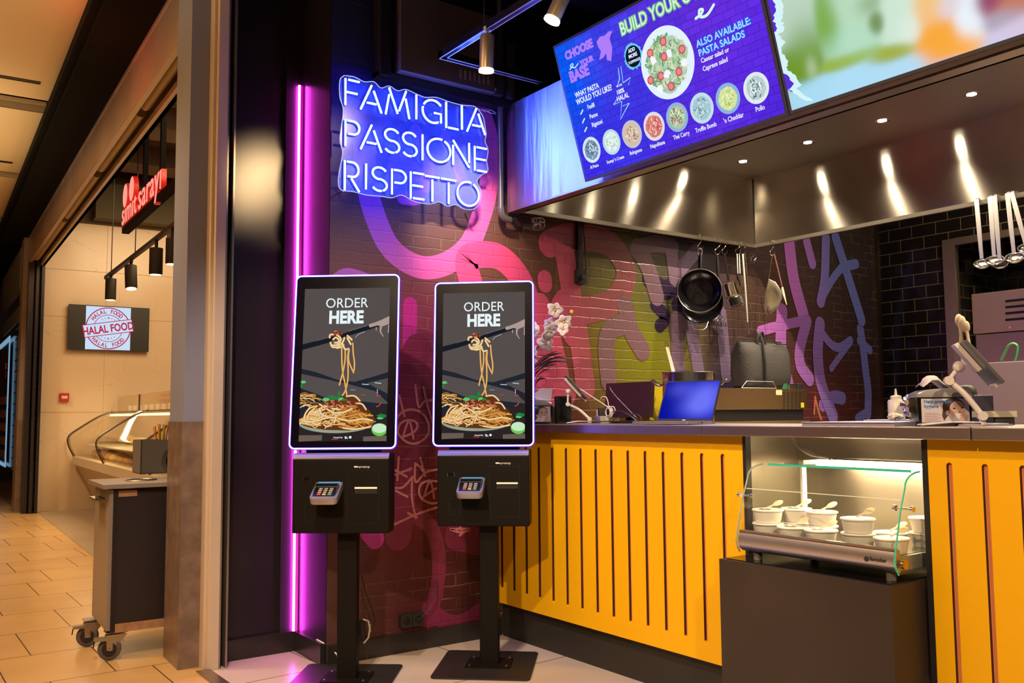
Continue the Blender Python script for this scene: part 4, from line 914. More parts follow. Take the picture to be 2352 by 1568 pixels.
# glowing headings: wide soft letter behind, bright letter in front
def glow(st, u, v, px, c0, c1, sx=.8, steps=3, b0=.02, tilt=0, align='LEFT'):
    for i in range(steps):
        f_ = (steps-i)/steps; mixc = tuple(int(c0[j]*.55+(78, 46, 214)[j]*.45) if f_ > .7 else c0[j] for j in range(3))
        A.text(st, u, v, px, em(mixc), bold=b0+.075*f_, sx=sx, tilt=tilt, name='lettering_glow')
    A.text(st, u, v, px, em(c1), bold=b0*.5, sx=sx, tilt=tilt)
glow('BUILD YOUR OWN PASTA', 1429, 82, 32, (120, 190, 150), (214, 250, 200), .80)
glow('ALSO AVAILABLE:', 1603, 109, 17, (20, 120, 255), (190, 232, 255), .93); glow('PASTA SALADS', 1608, 130, 17, (20, 120, 255), (190, 232, 255), .93)
A.text('Caesar salad or', 1613, 145, 12, W_, bold=.014, sx=.86); A.text('Caprese salad', 1617, 164, 12, W_, bold=.014, sx=.86)
pm = em((176, 126, 250))
A.text('CHOOSE', 1302, 138, 20, pm, bold=.06, sx=.95); A.text('YOUR', 1336, 152, 13, pm, bold=.06, sx=1.0); A.text('BASE', 1313, 190, 27, pm, bold=.05, sx=.90)
q = B(); uvs = [(1372, 96), (1380, 84), (1390, 82), (1400, 72), (1408, 71), (1402, 88), (1408, 110), (1406, 140), (1396, 138), (1394, 122), (1388, 132), (1378, 138), (1382, 118), (1376, 108)]
A.poly([tvp(*p) for p in uvs], q); q.build('paint_splash', pm, scr)
q = B(); A.band([tvp(*p) for p in ((1310, 160), (1318, 150), (1316, 146), (1312, 152), (1322, 155), (1330, 145))], .005, q); q.build('squiggle', em((214, 250, 236)), scr); q = B(); A.band([tvp(*p) for p in ((1598, 44), (1612, 32), (1616, 22), (1608, 24), (1610, 38), (1626, 34), (1643, 8))], .012, q); q.build('squiggle', em((214, 250, 236)), scr)
q = B(); A.band([tvp(*p) for p in ((1422, 155), (1425, 180), (1420, 198))], .006, q, False); A.band([tvp(*p) for p in ((1428, 152), (1433, 190))], .006, q, False); A.band([tvp(*p) for p in ((1433, 190), (1450, 178), (1445, 195))], .006, q, False)
A.band([tvp(*p) for p in ((1411, 240), (1430, 232), (1427, 274), (1447, 236), (1432, 243))], .006, q, False); A.band([tvp(*p) for p in ((1411, 240), (1420, 226))], .006, q, False); q.build('lightning_bolt', em((160, 226, 255)), scr)
A.text('WE ARE', 1418, 201, 5, W_, bold=.01, sx=.85); A.text('100%', 1419, 218, 11, W_, bold=.02, sx=.85); A.text('HALAL', 1420, 233, 12, W_, bold=.02, sx=.85)
# badge
a, b_ = tvp(1456, 129); a2, _ = tvp(1478, 129); r = a2-a
q = B(); A.disc(a, b_, r*1.02, q, 60, jit=.10, rnd=rr); q.build('badge_rim', em((110, 200, 236)), scr); q = B(); A.disc(a, b_, r*.84, q, 40); q.build('badge', em((6, 24, 52)), scr)
A.text('ADD', 1446, 122, 9, W_, bold=.03, sx=.9); A.text('MORE', 1447, 135, 9, W_, bold=.03, sx=.9); A.text('TOPPINGS!', 1446, 149, 7, W_, bold=.02, sx=.9)
# big salad plate
a, b_ = tvp(1534, 144); a2, _ = tvp(1596, 144); R0 = (a2-a)*1.07
q = B(); A.disc(a, b_, R0, q, 60); q.build('plate', em((228, 242, 252)), scr); q = B(); A.disc(a, b_, R0*.78, q, 30, jit=.1, rnd=rr); q.build('salad', em((176, 206, 184)), scr)
for c, nn_, w_, L_ in (((110, 170, 120), 40, .013, .016), ((206, 214, 160), 60, .006, .017), ((150, 196, 150), 40, .010, .014), ((90, 120, 96), 30, .004, .012), ((226, 226, 190), 40, .005, .014)):
    q = B()
    for i in range(nn_):
        t = rr.uniform(0, 2*PI); d = R0*.74*math.sqrt(rr.random()); x, z = a+d*math.cos(t), b_+d*math.sin(t); tt = rr.uniform(0, PI)
        A.band([(x-L_*math.cos(tt), z-L_*math.sin(tt)), (x+L_*.4*math.cos(tt+1), z+L_*.4*math.sin(tt+1)), (x+L_*math.cos(tt), z+L_*math.sin(tt))], w_, q)
    q.build('salad_pieces', em(c), scr)
q = B(); q2 = B(); q3 = B()
for u, v in ((1526, 95), (1569, 113), (1528, 130), (1562, 164), (1521, 174), (1497, 184), (1544, 198), (1496, 122)):
    x, z = tvp(u, v); q = B(); A.disc(x, z, R0*.125, q, 20); q.build('tomato', em((206, 70, 80)), scr); q = B(); A.disc(x, z, R0*.09, q, 16); q.build('tomato_cut', em((226, 140, 140)), scr)
for u, v in ((1540, 122), (1503, 138), (1574, 145), (1535, 170), (1520, 204)):
    x, z = tvp(u, v); A.disc(x, z, R0*.12, q3, 10, jit=.3, rnd=rr)
q3.build('mozzarella', em((244, 248, 250)), scr)
# second television: close-up picture
t2, Mx2 = tv(2.165, 1.222, .678, 'menu screen with blurred green and orange food close-up, at the right edge above the hood')
DX = 3.393-2.165
def tvp2(u, v): a, b_ = tvp(u, v); return a-DX, b_
def blob2(pts, base):
    P_ = [(*tvp2(u, v), rx, srgb_np(c), k, rz) for (u, v, rx, rz, c, k) in pts]; bs = srgb_np(base)
    def f(x, z):
        c = bs*.004; w_ = .004
        for (a, b_, r, cc, k, rz) in P_:
            g_ = k*math.exp(-((x-a)/(r*.68))**2/2-((z-b_)/(rz*.72))**2/2); c = c+cc*g_; w_ += g_
        c = c/w_; return (float(c[0]), float(c[1]), float(c[2]))
    return f
sc2 = tvquad(Mx2, 1.222, .678, 0, attr_emit('close_up_picture', 1.0), 'picture', t2, res=(110, 64), colf=blob2([
 (1830, 40, .05, .08, (190, 214, 196), 1), (1845, 100, .04, .08, (130, 168, 100), 1.2), (1850, 140, .05, .05, (110, 150, 20), 1.5), (1905, 60, .04, .07, (120, 170, 60), 1), (1960, 20, .07, .07, (186, 220, 190), 1.4), (1950, 95, .07, .05, (180, 222, 196), 1.4),
 (2012, 50, .022, .025, (104, 134, 60), 2.0), (1990, 10, .04, .03, (130, 160, 110), 1), (2060, 30, .05, .07, (206, 232, 214), 1.2), (2090, 60, .03, .04, (226, 240, 230), 1.2), (1940, 140, .08, .018, (150, 180, 50), 1.6), (2050, 125, .06, .02, (160, 176, 50), 1.3),
 (2160, 100, .06, .06, (250, 170, 60), 1.8), (2220, 110, .04, .04, (252, 176, 70), 1.6), (2130, 25, .05, .04, (246, 196, 130), 1.2), (2225, 45, .035, .05, (236, 246, 255), 2.0), (2180, 15, .04, .03, (226, 214, 226), 1.2), (2270, 10, .04, .03, (150, 70, 110), 1.3), (2320, 10, .05, .03, (200, 120, 90), 1.2),
 (2300, 40, .05, .025, (176, 170, 190), 1.4), (2330, 70, .05, .03, (216, 200, 226), 1.3), (2290, 110, .05, .03, (206, 206, 236), 1.2), (2170, 140, .06, .012, (220, 186, 200), 1.2), (1880, 205, .06, .03, (170, 220, 244), 2), (1960, 190, .10, .035, (176, 222, 246), 2.2), (2060, 165, .09, .03, (180, 222, 246), 1.8), (2200, 150, .06, .01, (196, 206, 236), 1.0), (1862, 150, .02, .03, (206, 220, 190), 1.2)], (180, 200, 200)))
A2 = Flat(Mx2, sc2)
edge = [(1775, -5), (1785, 20), (1778, 45), (1790, 65), (1776, 80), (1788, 100), (1780, 118), (1795, 140), (1790, 158), (1812, 175), (1826, 195), (1815, 205), (1838, 222), (1855, 234)]
left = [(1745, -5), (1752, 30), (1770, 100), (1790, 170), (1808, 240), (1830, 246)]
q = B(); p_ = []
for i in range(len(edge)-1):
    for t in range(5):
        a, b_ = edge[i], edge[i+1]; p_.append((a[0]+(b_[0]-a[0])*t/5+rr.uniform(-2.5, 2.5), a[1]+(b_[1]-a[1])*t/5))
clampx = lambda p: (max(p[0], .011), min(max(p[1], .011), .667))
def strip(off0, off1, q, l):
    A2.l = l; n = len(p_); vs = []
    for (u, v) in p_:
        a, b_ = tvp2(u+off0+rr.uniform(-1, 1), v), tvp2(u+off1+rr.uniform(-4, 4), v)
        vs += [Mx2 @ Vector((*[(c[0]) for c in (clampx(a),)], A2.l, clampx(a)[1])), Mx2 @ Vector((clampx(b_)[0], A2.l, clampx(b_)[1]))]
    q.add(vs, [(2*i, 2*i+1, 2*i+3, 2*i+2) for i in range(n-1)])
q = B(); strip(-120, 4, q, .0016); q.build('purple_border', em((88, 48, 210)), sc2); q = B(); strip(-2, 16, q, .0020); q.build('torn_edge', em((214, 244, 250)), sc2)
# ================================================================ NEON SIGN
NY = 4.085
ns = thing('neon_sign', 'blue white neon sign reading FAMIGLIA PASSIONE RISPETTO on the graffiti wall', 'neon sign', (2.35, 4.15, 2.3))
def z4(x, y): return (540+x/3.136, 140+y/3.136)
op = [(785, 105), (860, 115), (930, 150), (1000, 150), (1050, 195), (1110, 180), (1170, 215), (1230, 205), (1310, 240), (1370, 262), (1450, 262), (1530, 290), (1600, 310), (1660, 322), (1730, 330), (1785, 400), (1800, 470), (1808, 530), (1800, 580), (1822, 640), (1812, 720), (1820, 790), (1770, 825), (1742, 870), (1768, 930), (1762, 1010), (1720, 1065), (1650, 1065), (1590, 1035), (1530, 1045), (1470, 1015), (1400, 1030), (1290, 1010), (1200, 965), (1130, 985), (1060, 975), (950, 965), (850, 940), (770, 930), (745, 890), (750, 800), (775, 660), (755, 560), (780, 360), (755, 260), (755, 140)]
op = [at(*z4(*p), y=NY+.01) for p in op]
sm = smooth_path(op+[op[0]], 4)[:-1]
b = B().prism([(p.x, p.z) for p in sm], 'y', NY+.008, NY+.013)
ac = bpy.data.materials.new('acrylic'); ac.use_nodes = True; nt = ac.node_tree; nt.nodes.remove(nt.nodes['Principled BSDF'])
tr = N(nt, 'ShaderNodeBsdfTransparent'); tr.inputs[0].default_value = (.76, .80, 1, 1); gl = N(nt, 'ShaderNodeBsdfGlossy'); gl.inputs['Roughness'].default_value = .2; df = N(nt, 'ShaderNodeBsdfDiffuse'); df.inputs[0].default_value = (.25, .3, .8, 1)  # blue diffuse in the clear sheet stands in for the neon's bloom
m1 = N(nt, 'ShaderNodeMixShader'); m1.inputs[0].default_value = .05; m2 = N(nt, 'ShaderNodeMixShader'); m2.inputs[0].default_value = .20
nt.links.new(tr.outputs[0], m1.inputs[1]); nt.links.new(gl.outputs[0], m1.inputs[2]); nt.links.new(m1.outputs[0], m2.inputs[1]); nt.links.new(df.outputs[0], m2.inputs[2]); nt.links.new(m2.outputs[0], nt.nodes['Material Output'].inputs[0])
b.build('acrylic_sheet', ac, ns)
B().tube(sm, .0022, 6, closed=True).build('sheet_edge', emit('lit_acrylic_edge', (.5, .6, 1), 1.1), ns, smooth=True)
def arc(cx, cz, rx, rz, a0, a1, n=12): return [(cx+rx*math.cos(math.radians(a0+(a1-a0)*i/n)), cz+rz*math.sin(math.radians(a0+(a1-a0)*i/n))) for i in range(n+1)]
GL = {'F': [[(0, 0), (0, 1)], [(.22, .98), (1, .98)], [(.1, .5), (.85, .5)]],
 'A': [[(0, 0), (.52, 1)], [(.62, .80), (1, 0)], [(.30, .30), (.74, .30)]],
 'M': [[(0, 0), (.14, .74)], [(.14, 1), (.50, .10)], [(.56, .22), (.86, 1)], [(.84, .72), (1, 0)]],
 'I': [[(0, 0), (0, 1)]], 'L': [[(0, 0), (0, 1)], [(.18, .02), (1, .02)]],
 'G': [arc(.55, .5, .55, .5, 40, 150), arc(.55, .5, .55, .5, 165, 300), [(.98, .06), (.98, .45), (.62, .45)]],
 'P': [[(0, 0), (0, 1)], [(.16, .98), (.55, .98)]+arc(.55, .73, .45, .25, 80, -80)+[(.2, .48)]],
 'R': [[(0, 0), (0, 1)], [(.16, .98), (.52, .98)]+arc(.52, .73, .42, .25, 80, -80)+[(.2, .48)], [(.45, .42), (1, 0)]],
 'S': [arc(.5, .75, .46, .25, 30, 265, 14)+arc(.5, .26, .48, .25, 85, -60, 12), arc(.5, .26, .48, .25, -75, -150, 6)],
 'O': [arc(.5, .5, .5, .5, 75, 255, 20), arc(.5, .5, .5, .5, 245, 420, 20)],
 'N': [[(0, 0), (0, .80)], [(.0, 1), (1, .0)], [(1, .2), (1, 1)]],
 'E': [[(0, 0), (0, 1)], [(.2, .98), (1, .98)], [(.15, .5), (.9, .5)], [(.2, .02), (1, .02)]],
 'T': [[(0, .98), (1, .98)], [(.5, 0), (.5, .86)]]}
rows = [[('F', 790, 890, 130, 318), ('A', 900, 1050, 175, 370), ('M', 1080, 1250, 205, 408), ('I', 1300, 1300, 250, 420), ('G', 1345, 1480, 280, 452), ('L', 1515, 1600, 300, 482), ('I', 1628, 1628, 325, 495), ('A', 1665, 1795, 340, 528)],
 [('P', 790, 890, 425, 612), ('A', 900, 1050, 460, 655), ('S', 1070, 1180, 490, 670), ('S', 1200, 1305, 515, 695), ('I', 1345, 1345, 535, 715), ('O', 1380, 1545, 560, 735), ('N', 1565, 1680, 580, 765), ('E', 1720, 1805, 617, 790)],
 [('R', 785, 890, 720, 930), ('I', 938, 938, 745, 925), ('S', 980, 1090, 765, 945), ('P', 1125, 1225, 780, 960), ('E', 1260, 1355, 800, 990), ('T', 1365, 1465, 825, 1005), ('T', 1480, 1585, 845, 1020), ('O', 1595, 1750, 870, 1050)]]
neon = emit('neon_tube', (.06, .12, 1.0), 105)
neon_h = emit('neon_halo', (.05, .10, 1.0), 1.1)  # wider tubes behind the letters, their emission stands in for the halo
for row in rows:
    for (ch, xa, xb, yt, yb_) in row:
        pt = at(*z4(xa+4, yt), y=NY); pb = at(*z4(xa, yb_), y=NY)
        if xb-xa > 20:      # the box top and bottom follow the perspective; take heights at the left edge
            f_ = .0
        xr = at(*z4(xb, (yt+yb_)/2), y=NY).x; xl = at(*z4(xa, (yt+yb_)/2), y=NY).x
        if ch in 'AMGSON': # heights were read at mid-letter
            um = (xa+xb)/2; pt = at(*z4(um, yt+4), y=NY); pb = at(*z4(um, yb_-6), y=NY)
            pt.z -= 0; 
        zt, zb = pt.z, pb.z
        row_z = {130: None}
        b = B()
        for st in GL[ch]:
            b.tube([(xl+(xr-xl)*a, NY-.008, zb+(zt-zb)*c) for a, c in st], .0046, 8)
        L_o = b.build('neon_letter', neon, ns, smooth=True); b = B()
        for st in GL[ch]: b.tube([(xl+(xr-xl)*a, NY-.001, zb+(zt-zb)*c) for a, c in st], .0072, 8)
        b.build('letter_halo', neon_h, L_o, smooth=True)
for p in (op[0], op[38], op[14], op[26]):
    B().cyl((p.x, NY-.002, p.z-.008), (p.x, 4.186, p.z-.008), .004, 8).build('stand_off', M['chrome'], ns)
B().tube([at(*z4(*p), y=NY+.02) for p in ((1700, 330), (1760, 350), (1800, 352), (1840, 375), (1880, 380))], .0025, 6).tube([at(*z4(*p), y=NY+.02) for p in ((1690, 340), (1760, 345), (1800, 365), (1840, 352), (1875, 372))], .0025, 6).build('cable', M['white'], ns)
# ================================================================ MAGENTA LED STRIP
ls = thing('led_strip', 'glowing magenta vertical light strip in the corner of the black wall', 'light strip', (1.862, 4.55, .1))
B().box((1.850, 4.548, .10), (1.859, 4.557, 2.985)).build('light_line', emit('magenta_led', (1.0, .045, .85), 62), ls)
B().box((1.859, 4.545, .10), (1.8735, 4.569, 2.985)).build('profile', mat('strip_profile_halo', (.6, .1, .5), .4, em=(1, 0, .72), es=.55), ls)  # the profile's own emission stands in for the halo along the strip
B().tube([(1.874, 4.3, .102), (1.874, 4.22, .10), (1.89, 4.20, .09), (1.92, 4.165, .05), (1.93, 4.16, .01)], .004, 6).build('lead', M['white'], ls)
# ================================================================ CEILING EQUIPMENT OVER THE SHOP
C3 = at(1012, 135, z=3.05)
rl = thing('track_rail', 'black L-shaped suspended lighting track rail below the dark ceiling, above the neon sign', 'track rail', (2.385, 3.93, 3.05))
tm_ = mat('track_black', (.02, .02, .025), .22, .3)
B().box((2.365, .8, 3.05), (2.405, 3.95, 3.085)).box((2.365, 3.91, 3.05), (3.02, 3.95, 3.085)).build('rail', tm_, rl)
B().box((2.368, .8, 3.0485), (2.373, 3.94, 3.0505)).box((2.397, .8, 3.0485), (2.402, 3.915, 3.0505)).box((2.37, 3.943, 3.0485), (3.02, 3.948, 3.0505)).box((2.40, 3.912, 3.0485), (3.02, 3.917, 3.0505)).build('rail_lip', mat('rail_lip', (.75, .75, .8), .4, .3), rl)
for y in (3.55, 2.75):
    B().cyl((2.385, y, 3.085), (2.385, y, 3.6), .0015, 6).build('suspension_wire', M['alu'], rl)
br_ = mat('champagne_metal', (.70, .56, .36), .36, .75)
def spot(q, axis, label):
    t = thing('track_spotlight', label, 'spotlight', q, 0, 'cylinder spotlights on the track rail')
    ax = Vector(axis).normalized()
    B().lathe([(.034, .0), (.034, .155), (.030, .162), (0, .162)], 28, (0, 0, 0), -ax).build('body', br_, t, local=True, smooth=True)
    B().lathe([(.034, .0), (.037, -.006), (.037, -.016), (.029, -.017), (.027, .0)], 28, (0, 0, 0), -ax).build('lamp_ring', mat('lit_ring', (.8, .7, .5), .3, em=(1, .78, .45), es=2.2), t, local=True, smooth=True)
    B().lathe([(0, -.002), (.027, -.002)], 20, (0, 0, 0), -ax).build('lens', emit('spot_lens', (1, .85, .6), 14), t, local=True)
    top = -ax*.16; b = B().cyl(top, top+Vector((0, 0, .035)), .008, 12); b.lathe([(.02, 0), (.02, .018), (0, .018)], 16, top+Vector((0, 0, .022))); b.build('joint', br_, t, local=True, smooth=True)
    return t
q1 = at(1117, 158, x=2.385)
spot(q1, (.03, .10, -1), 'champagne cylinder track spotlight pointing down, shining at the neon sign')
q2 = at(1270, 42, x=2.385)
spot(q2, (-.33, .25, -.9), 'dark lit cylinder track spotlight tilted, cut by the top edge of the picture')
lamp('track_spot', 'SPOT', q1+Vector((0, .0, -.03)), 150, (1, .80, .52), (2.66, 4.19, 2.25), .05, spot=50, blend=1)
lamp('track_spot', 'SPOT', q2+Vector((-.02, .0, -.03)), 34, (1, .78, .50), (2.15, 4.19, 1.2), .03, spot=60, blend=.9)
ac = thing('air_conditioning_unit', 'dark brown air unit with grille slots high on the wall above the neon sign', 'air conditioner', (2.6, 4.05, 2.97))
b = B().box((2.20, 4.05, 2.985), (2.795, 4.17, 3.42)).build('casing', mat('unit_brown', (.10, .075, .065), .45), ac, bevel=.004)
b = B().box((2.80, 4.06, 2.985), (2.858, 4.17, 3.30)).box((2.892, 4.06, 2.985), (2.935, 4.17, 3.30)).build('side_box', mat('unit_dark', (.045, .035, .035), .5), ac)
for k in range(7):
    B().box((2.56+k*.03, 4.046, 3.02), (2.572+k*.03, 4.05, 3.07)).build('grille_slot', mat('slot_pale', (.28, .24, .22), .4), ac)
B().box((2.786, 4.044, 2.99), (2.796, 4.05, 3.12)).build('edge_clip', M['chrome'], ac)
tag(B().box((2.10, 4.08, 2.955), (2.16, 4.17, 3.6)).build('duct', M['black_wall'], None), 'vertical black duct at the upper wall left of the air unit', 'duct')
tag(B().box((2.10, 4.10, 2.935), (2.93, 4.17, 2.98)).build('cable_tray', M['black'], None), 'horizontal dark cable tray below the air unit', 'cable tray')
# waste pipe
PX = 2.875; pp = mat('pipe_grey', (.16, .15, .16), .32, .5)
pi_ = thing('drain_pipe', 'grey vertical pipe with elbow at its foot, between neon sign and hood', 'pipe', (PX, 4.12, 2.31))
B().cyl((PX, 4.12, 2.36), (PX, 4.12, 3.6), .0155, 20).build('pipe', pp, pi_, smooth=True)
B().lathe([(.0195, 0), (.0195, .05), (.0155, .05)], 20, (PX, 4.12, 2.93)).lathe([(.0195, 0), (.0195, .012), (.0155, .012)], 20, (PX, 4.12, 2.355)).build('coupling', pp, pi_, smooth=True)
B().tube([(PX, 4.12, 2.365), (PX+.002, 4.12, 2.335), (PX+.012, 4.12, 2.312), (PX+.032, 4.12, 2.300), (PX+.065, 4.12, 2.298)], .019, 16).build('elbow', pp, pi_, smooth=True)
B().tube([(PX+.065, 4.12, 2.298), (PX+.10, 4.12, 2.298)], .015, 16).lathe([(.019, 0), (.019, .012)], 14, (PX+.085, 4.12, 2.298), (1, 0, 0)).build('end_fitting', M['black'], pi_, smooth=True)
# caged sprinklers
def cage(q, ax, lab, stem=True):
    t = thing('caged_sprinkler', lab, 'sprinkler', q, 0, 'sprinklers in wire guards below the hood'); ax = Vector(ax).normalized()
    Q = ax.to_track_quat('Z', 'Y').to_matrix()
    b = B(); wire = mat('guard_wire', (.6, .6, .5), .25, 1)
    for k in range(8):
        a = 2*PI*k/8; b.tube([Q @ Vector((r*math.cos(a), r*math.sin(a), h)) for r, h in ((.012, -.03), (.034, -.03), (.038, 0), (.034, .028), (.008, .042))], .0013, 5)
    for r, h in ((.034, -.03), (.038, 0), (.034, .028)):
        b.tube([Q @ Vector((r*math.cos(2*PI*k/20), r*math.sin(2*PI*k/20), h)) for k in range(20)], .0013, 5, closed=True)
    b.build('wire_guard', wire, t, local=True, smooth=True)
    b = B(); b.M = Q.to_4x4(); b.lathe([(.010, -.03), (.010, -.012), (.004, -.008), (.004, .01), (.013, .012), (.013, .014), (0, .014)], 14)
    b.build('sprinkler_head', M['chrome'], t, local=True, smooth=True)
    if stem: B().cyl(Q @ Vector((0, 0, -.03)), Q @ Vector((0, 0, -.10)), .011, 12).build('stem', M['black'], t, local=True, smooth=True)
cage(at(1236, 514, y=4.10), (.9, -.35, .1), 'sprinkler in a wire guard beside the pipe elbow under the hood end')
cage(at(1723, 592, y=4.15), (.5, -.85, .0), 'sprinkler in a wire guard behind the hanging tools near the hood corner')
# conduit and socket on the mural wall
so = thing('wall_socket', 'black wall socket with plug and conduit on the mural under the hood', 'socket', at(1331, 636, y=4.18))
p0 = at(1331, 636, y=4.18); pt = at(1325, 520, y=4.18)
B().rbox((p0.x-.036, 4.155, p0.z-.042), (p0.x+.036, 4.186, p0.z+.042), .008, 3, 'y').build('socket_box', M['black'], so)
B().box((p0.x-.022, 4.16, p0.z+.03), (p0.x+.012, 4.186, 2.42)).build('conduit', M['black'], so)
B().cyl((p0.x, 4.135, p0.z-.004), (p0.x, 4.155, p0.z-.004), .017, 18).build('plug', M['matte_black'], so, smooth=True)
B().tube([(p0.x, 4.14, p0.z), (p0.x+.012, 4.13, p0.z+.05), (p0.x+.01, 4.14, p0.z+.2), (p0.x+.005, 4.15, 2.42)], .004, 8).build('cable', M['black'], so, smooth=True)
so = thing('wall_socket', 'black double wall socket low on the wall just above the skirting', 'socket', at(945, 1424, y=4.18))
p0 = at(930, 1424, y=4.18)
for k, x in enumerate((p0.x, p0.x+.068, )):
    B().rbox((x-.032, 4.16, p0.z-.034), (x+.032, 4.188, p0.z+.034), .006, 3, 'y').build('socket_box', M['matte_black'], so)
    B().lathe([(.020, 0), (.018, .004), (.015, .004), (.014, -.004), (0, -.004)], 18, (x, 4.159, p0.z), (0, -1, 0)).build('socket_face', M['black'], so, smooth=True)
tag(B().tube([at(1003, 1330, y=4.17), at(1000, 1370, y=4.16), at(985, 1400, y=4.16), at(962, 1424, y=4.158)], .003, 6).build('black_cable', M['black'], None, smooth=True), 'thin black cable running down the mural to the low socket', 'cable')
# power brick and lead behind the left kiosk
pb = thing('power_adapter', 'black power adapter with white cable loop behind the left kiosk column', 'power adapter', at(836, 1440, y=4.10))
c = at(838, 1438, y=4.12)
B().rbox((c.x-.03, 4.10, c.z-.05), (c.x-.005, 4.14, c.z+.03), .006, 3).build('adapter', M['black'], pb)
B().tube([c+Vector((-.02, -.02, .04)), c+Vector((.004, -.03, .03)), c+Vector((.012, -.03, -.01)), c+Vector((.004, -.03, -.05)), c+Vector((-.015, -.02, -.075))], .004, 8).build('white_cable', M['white'], pb, smooth=True)
B().tube([c+Vector((-.02, 0, .25)), c+Vector((.0, -.01, .16)), c+Vector((.03, -.02, .08)), c+Vector((.045, -.02, .03)), c+Vector((.04, -.02, 0))], .003, 6).tube([at(848, 1450, y=4.11), at(845, 1480, y=4.11), at(843, 1512, y=4.09)], .002, 6).build('black_cable', M['black'], pb, smooth=True)
b = B(); 
for k in range(6): b.tube([at(848+random.uniform(-5, 6), 1440+random.uniform(-10, 14), y=4.11) for _ in range(4)], .0022, 5)
b.build('connector', M['chrome'], pb, smooth=True)
# ================================================================ ON THE WORKTOP
ZT = 1.1502
def wpt(u, v, x): return at(u, v, x=x)
def face_cam(q): return math.atan2(-q[1], -q[0])
# napkin dispensers
def dispenser(q, rz, label, tissue):
    """q: base centre; local -y is the front"""
    t = thing('napkin_dispenser', label, 'napkin dispenser', q, rz, 'napkin dispensers on the worktop')
    body = B().prism([(-.085, .004), (-.082, 0), (.082, 0), (.085, .004), (.088, .095), (.08, .100), (-.08, .100), (-.088, .095)], 'y', -.055, .065).build('body', M['black_gloss'], t, local=True, bevel=.004, smooth=True)
    pts = [(-.090, .098), (-.086, .112), (-.06, .124), (0, .130), (.06, .124), (.086, .112), (.090, .098)]
    B().prism(pts, 'y', -.062, .07).build('cover', mat('smoked_cover', (.42, .40, .43), .18, .3), t, local=True, bevel=.004, smooth=True)
    pc = B().box((-.076, -.0565, .012), (.078, -.0555, .094)).build('poster', mat('poster_lilac', (.66, .56, .66), .5), t, local=True)
    bl_ = mat('print_blue', (.03, .22, .60), .5)
    text('lettering', 'Help promote', bl_, pc, (-.068, -.0566, .079), (1, 0, 0), (0, 0, 1), .0165, align='LEFT', bold=.0003, local=True, sx=.95, lift=.0012)
    text('lettering', 'hygiene', bl_, pc, (-.068, -.0566, .063), (1, 0, 0), (0, 0, 1), .0165, align='LEFT', bold=.0003, local=True, sx=.95, lift=.0012)
    b = B()
    for k in range(6): b.box((-.066, -.0572, .016+k*.0055), (-.014-.01*(k % 2), -.0566, .0172+k*.0055))
    b.build('print_lines', mat('print_grey', (.25, .2, .3), .6), pc, local=True)
    # portrait of a child drinking from a glass
    def el(cx, cz, rx, rz_, y, b): b.add([(cx+rx*math.cos(2*PI*i/26), y, cz+rz_*math.sin(2*PI*i/26)) for i in range(26)], [list(range(26))])
    hair = mat('print_hair', (.055, .028, .022), .6); skin = mat('print_skin', (.58, .36, .34), .6); b = B(); el(.028, .068, .036, .027, -.0567, b); b.add([(-.006, -.0567, .07), (-.010, -.0567, .035), (-.004, -.0567, .018), (.012, -.0567, .04), (.02, -.0567, .075)], [(0, 1, 2, 3, 4)]); b.build('portrait_hair', hair, pc, local=True)
    b = B(); el(.040, .055, .026, .031, -.0570, b); el(.008, .045, .006, .008, -.05695, b); b.build('portrait_face', skin, pc, local=True)
    b = B(); el(.030, .060, .0055, .0028, -.0574, b); el(.056, .062, .0055, .0028, -.0574, b); b.add([(.022, -.0574, .066), (.030, -.0574, .0695), (.038, -.0574, .067), (.030, -.0574, .068)], [(0, 1, 2, 3)]); b.add([(.049, -.0574, .069), (.057, -.0574, .071), (.064, -.0574, .069), (.057, -.0574, .0695)], [(0, 1, 2, 3)]); el(.046, .047, .004, .0016, -.0574, b); b.build('portrait_eyes', hair, pc, local=True)
    b = B(); b.add([(.022, -.0578, .012), (.052, -.0578, .012), (.054, -.0578, .043), (.032, -.0578, .043)], [(0, 1, 2, 3)]); b.build('portrait_glass', mat('print_glass', (.74, .66, .72), .4), pc, local=True)
    b = B()
    for k in range(4): el(.060-.002*k, .036-.0065*k, .014, .0035, -.0582-.0001*k, b)
    b.build('portrait_fingers', skin, pc, local=True)
    if tissue:
        vs = []; rr_ = random.Random(4); n = 9
        for i in range(n):
            for j in range(6):
                x = -.062+.125*i/(n-1); y = -.045+.10*j/5; h = .128+.050*math.sin(PI*min(1, (i+.6)/6.2))*(.35+.65*math.sin(PI*(j+.7)/6.4))+rr_.uniform(-.004, .004)-(.03 if i == n-1 else 0)
                vs.append((x+rr_.uniform(-.004, .004), y, max(h, .122)))
        b = B().add(vs, [(i*6+j, (i+1)*6+j, (i+1)*6+j+1, i*6+j+1) for i in range(n-1) for j in range(5)]); o = b.build('napkin', M['paper'], t, local=True, smooth=True); md = o.modifiers.new('t', 'SOLIDIFY'); md.thickness = .0012
    return t
dq = wpt(2146, 965, 3.02); dispenser((dq.x+.04, dq.y, ZT), math.radians(-45), 'napkin dispenser with hygiene poster and pulled-up napkin, at the right end of the worktop', True)
dq = wpt(1222, 966, 2.94); d2 = dispenser((dq.x+.03, dq.y, ZT), math.radians(-40), 'napkin dispenser half hidden behind the right kiosk, portrait poster showing', False)
vs = B().add([(.02, -.02, .13), (.08, -.015, .125), (.088, .0, .190), (.03, .005, .195), (-.03, .0, .15)], [(0, 1, 2, 3, 4)]); o = vs.build('napkin', M['paper'], d2, local=True); md = o.modifiers.new('t', 'SOLIDIFY'); md.thickness = .0015
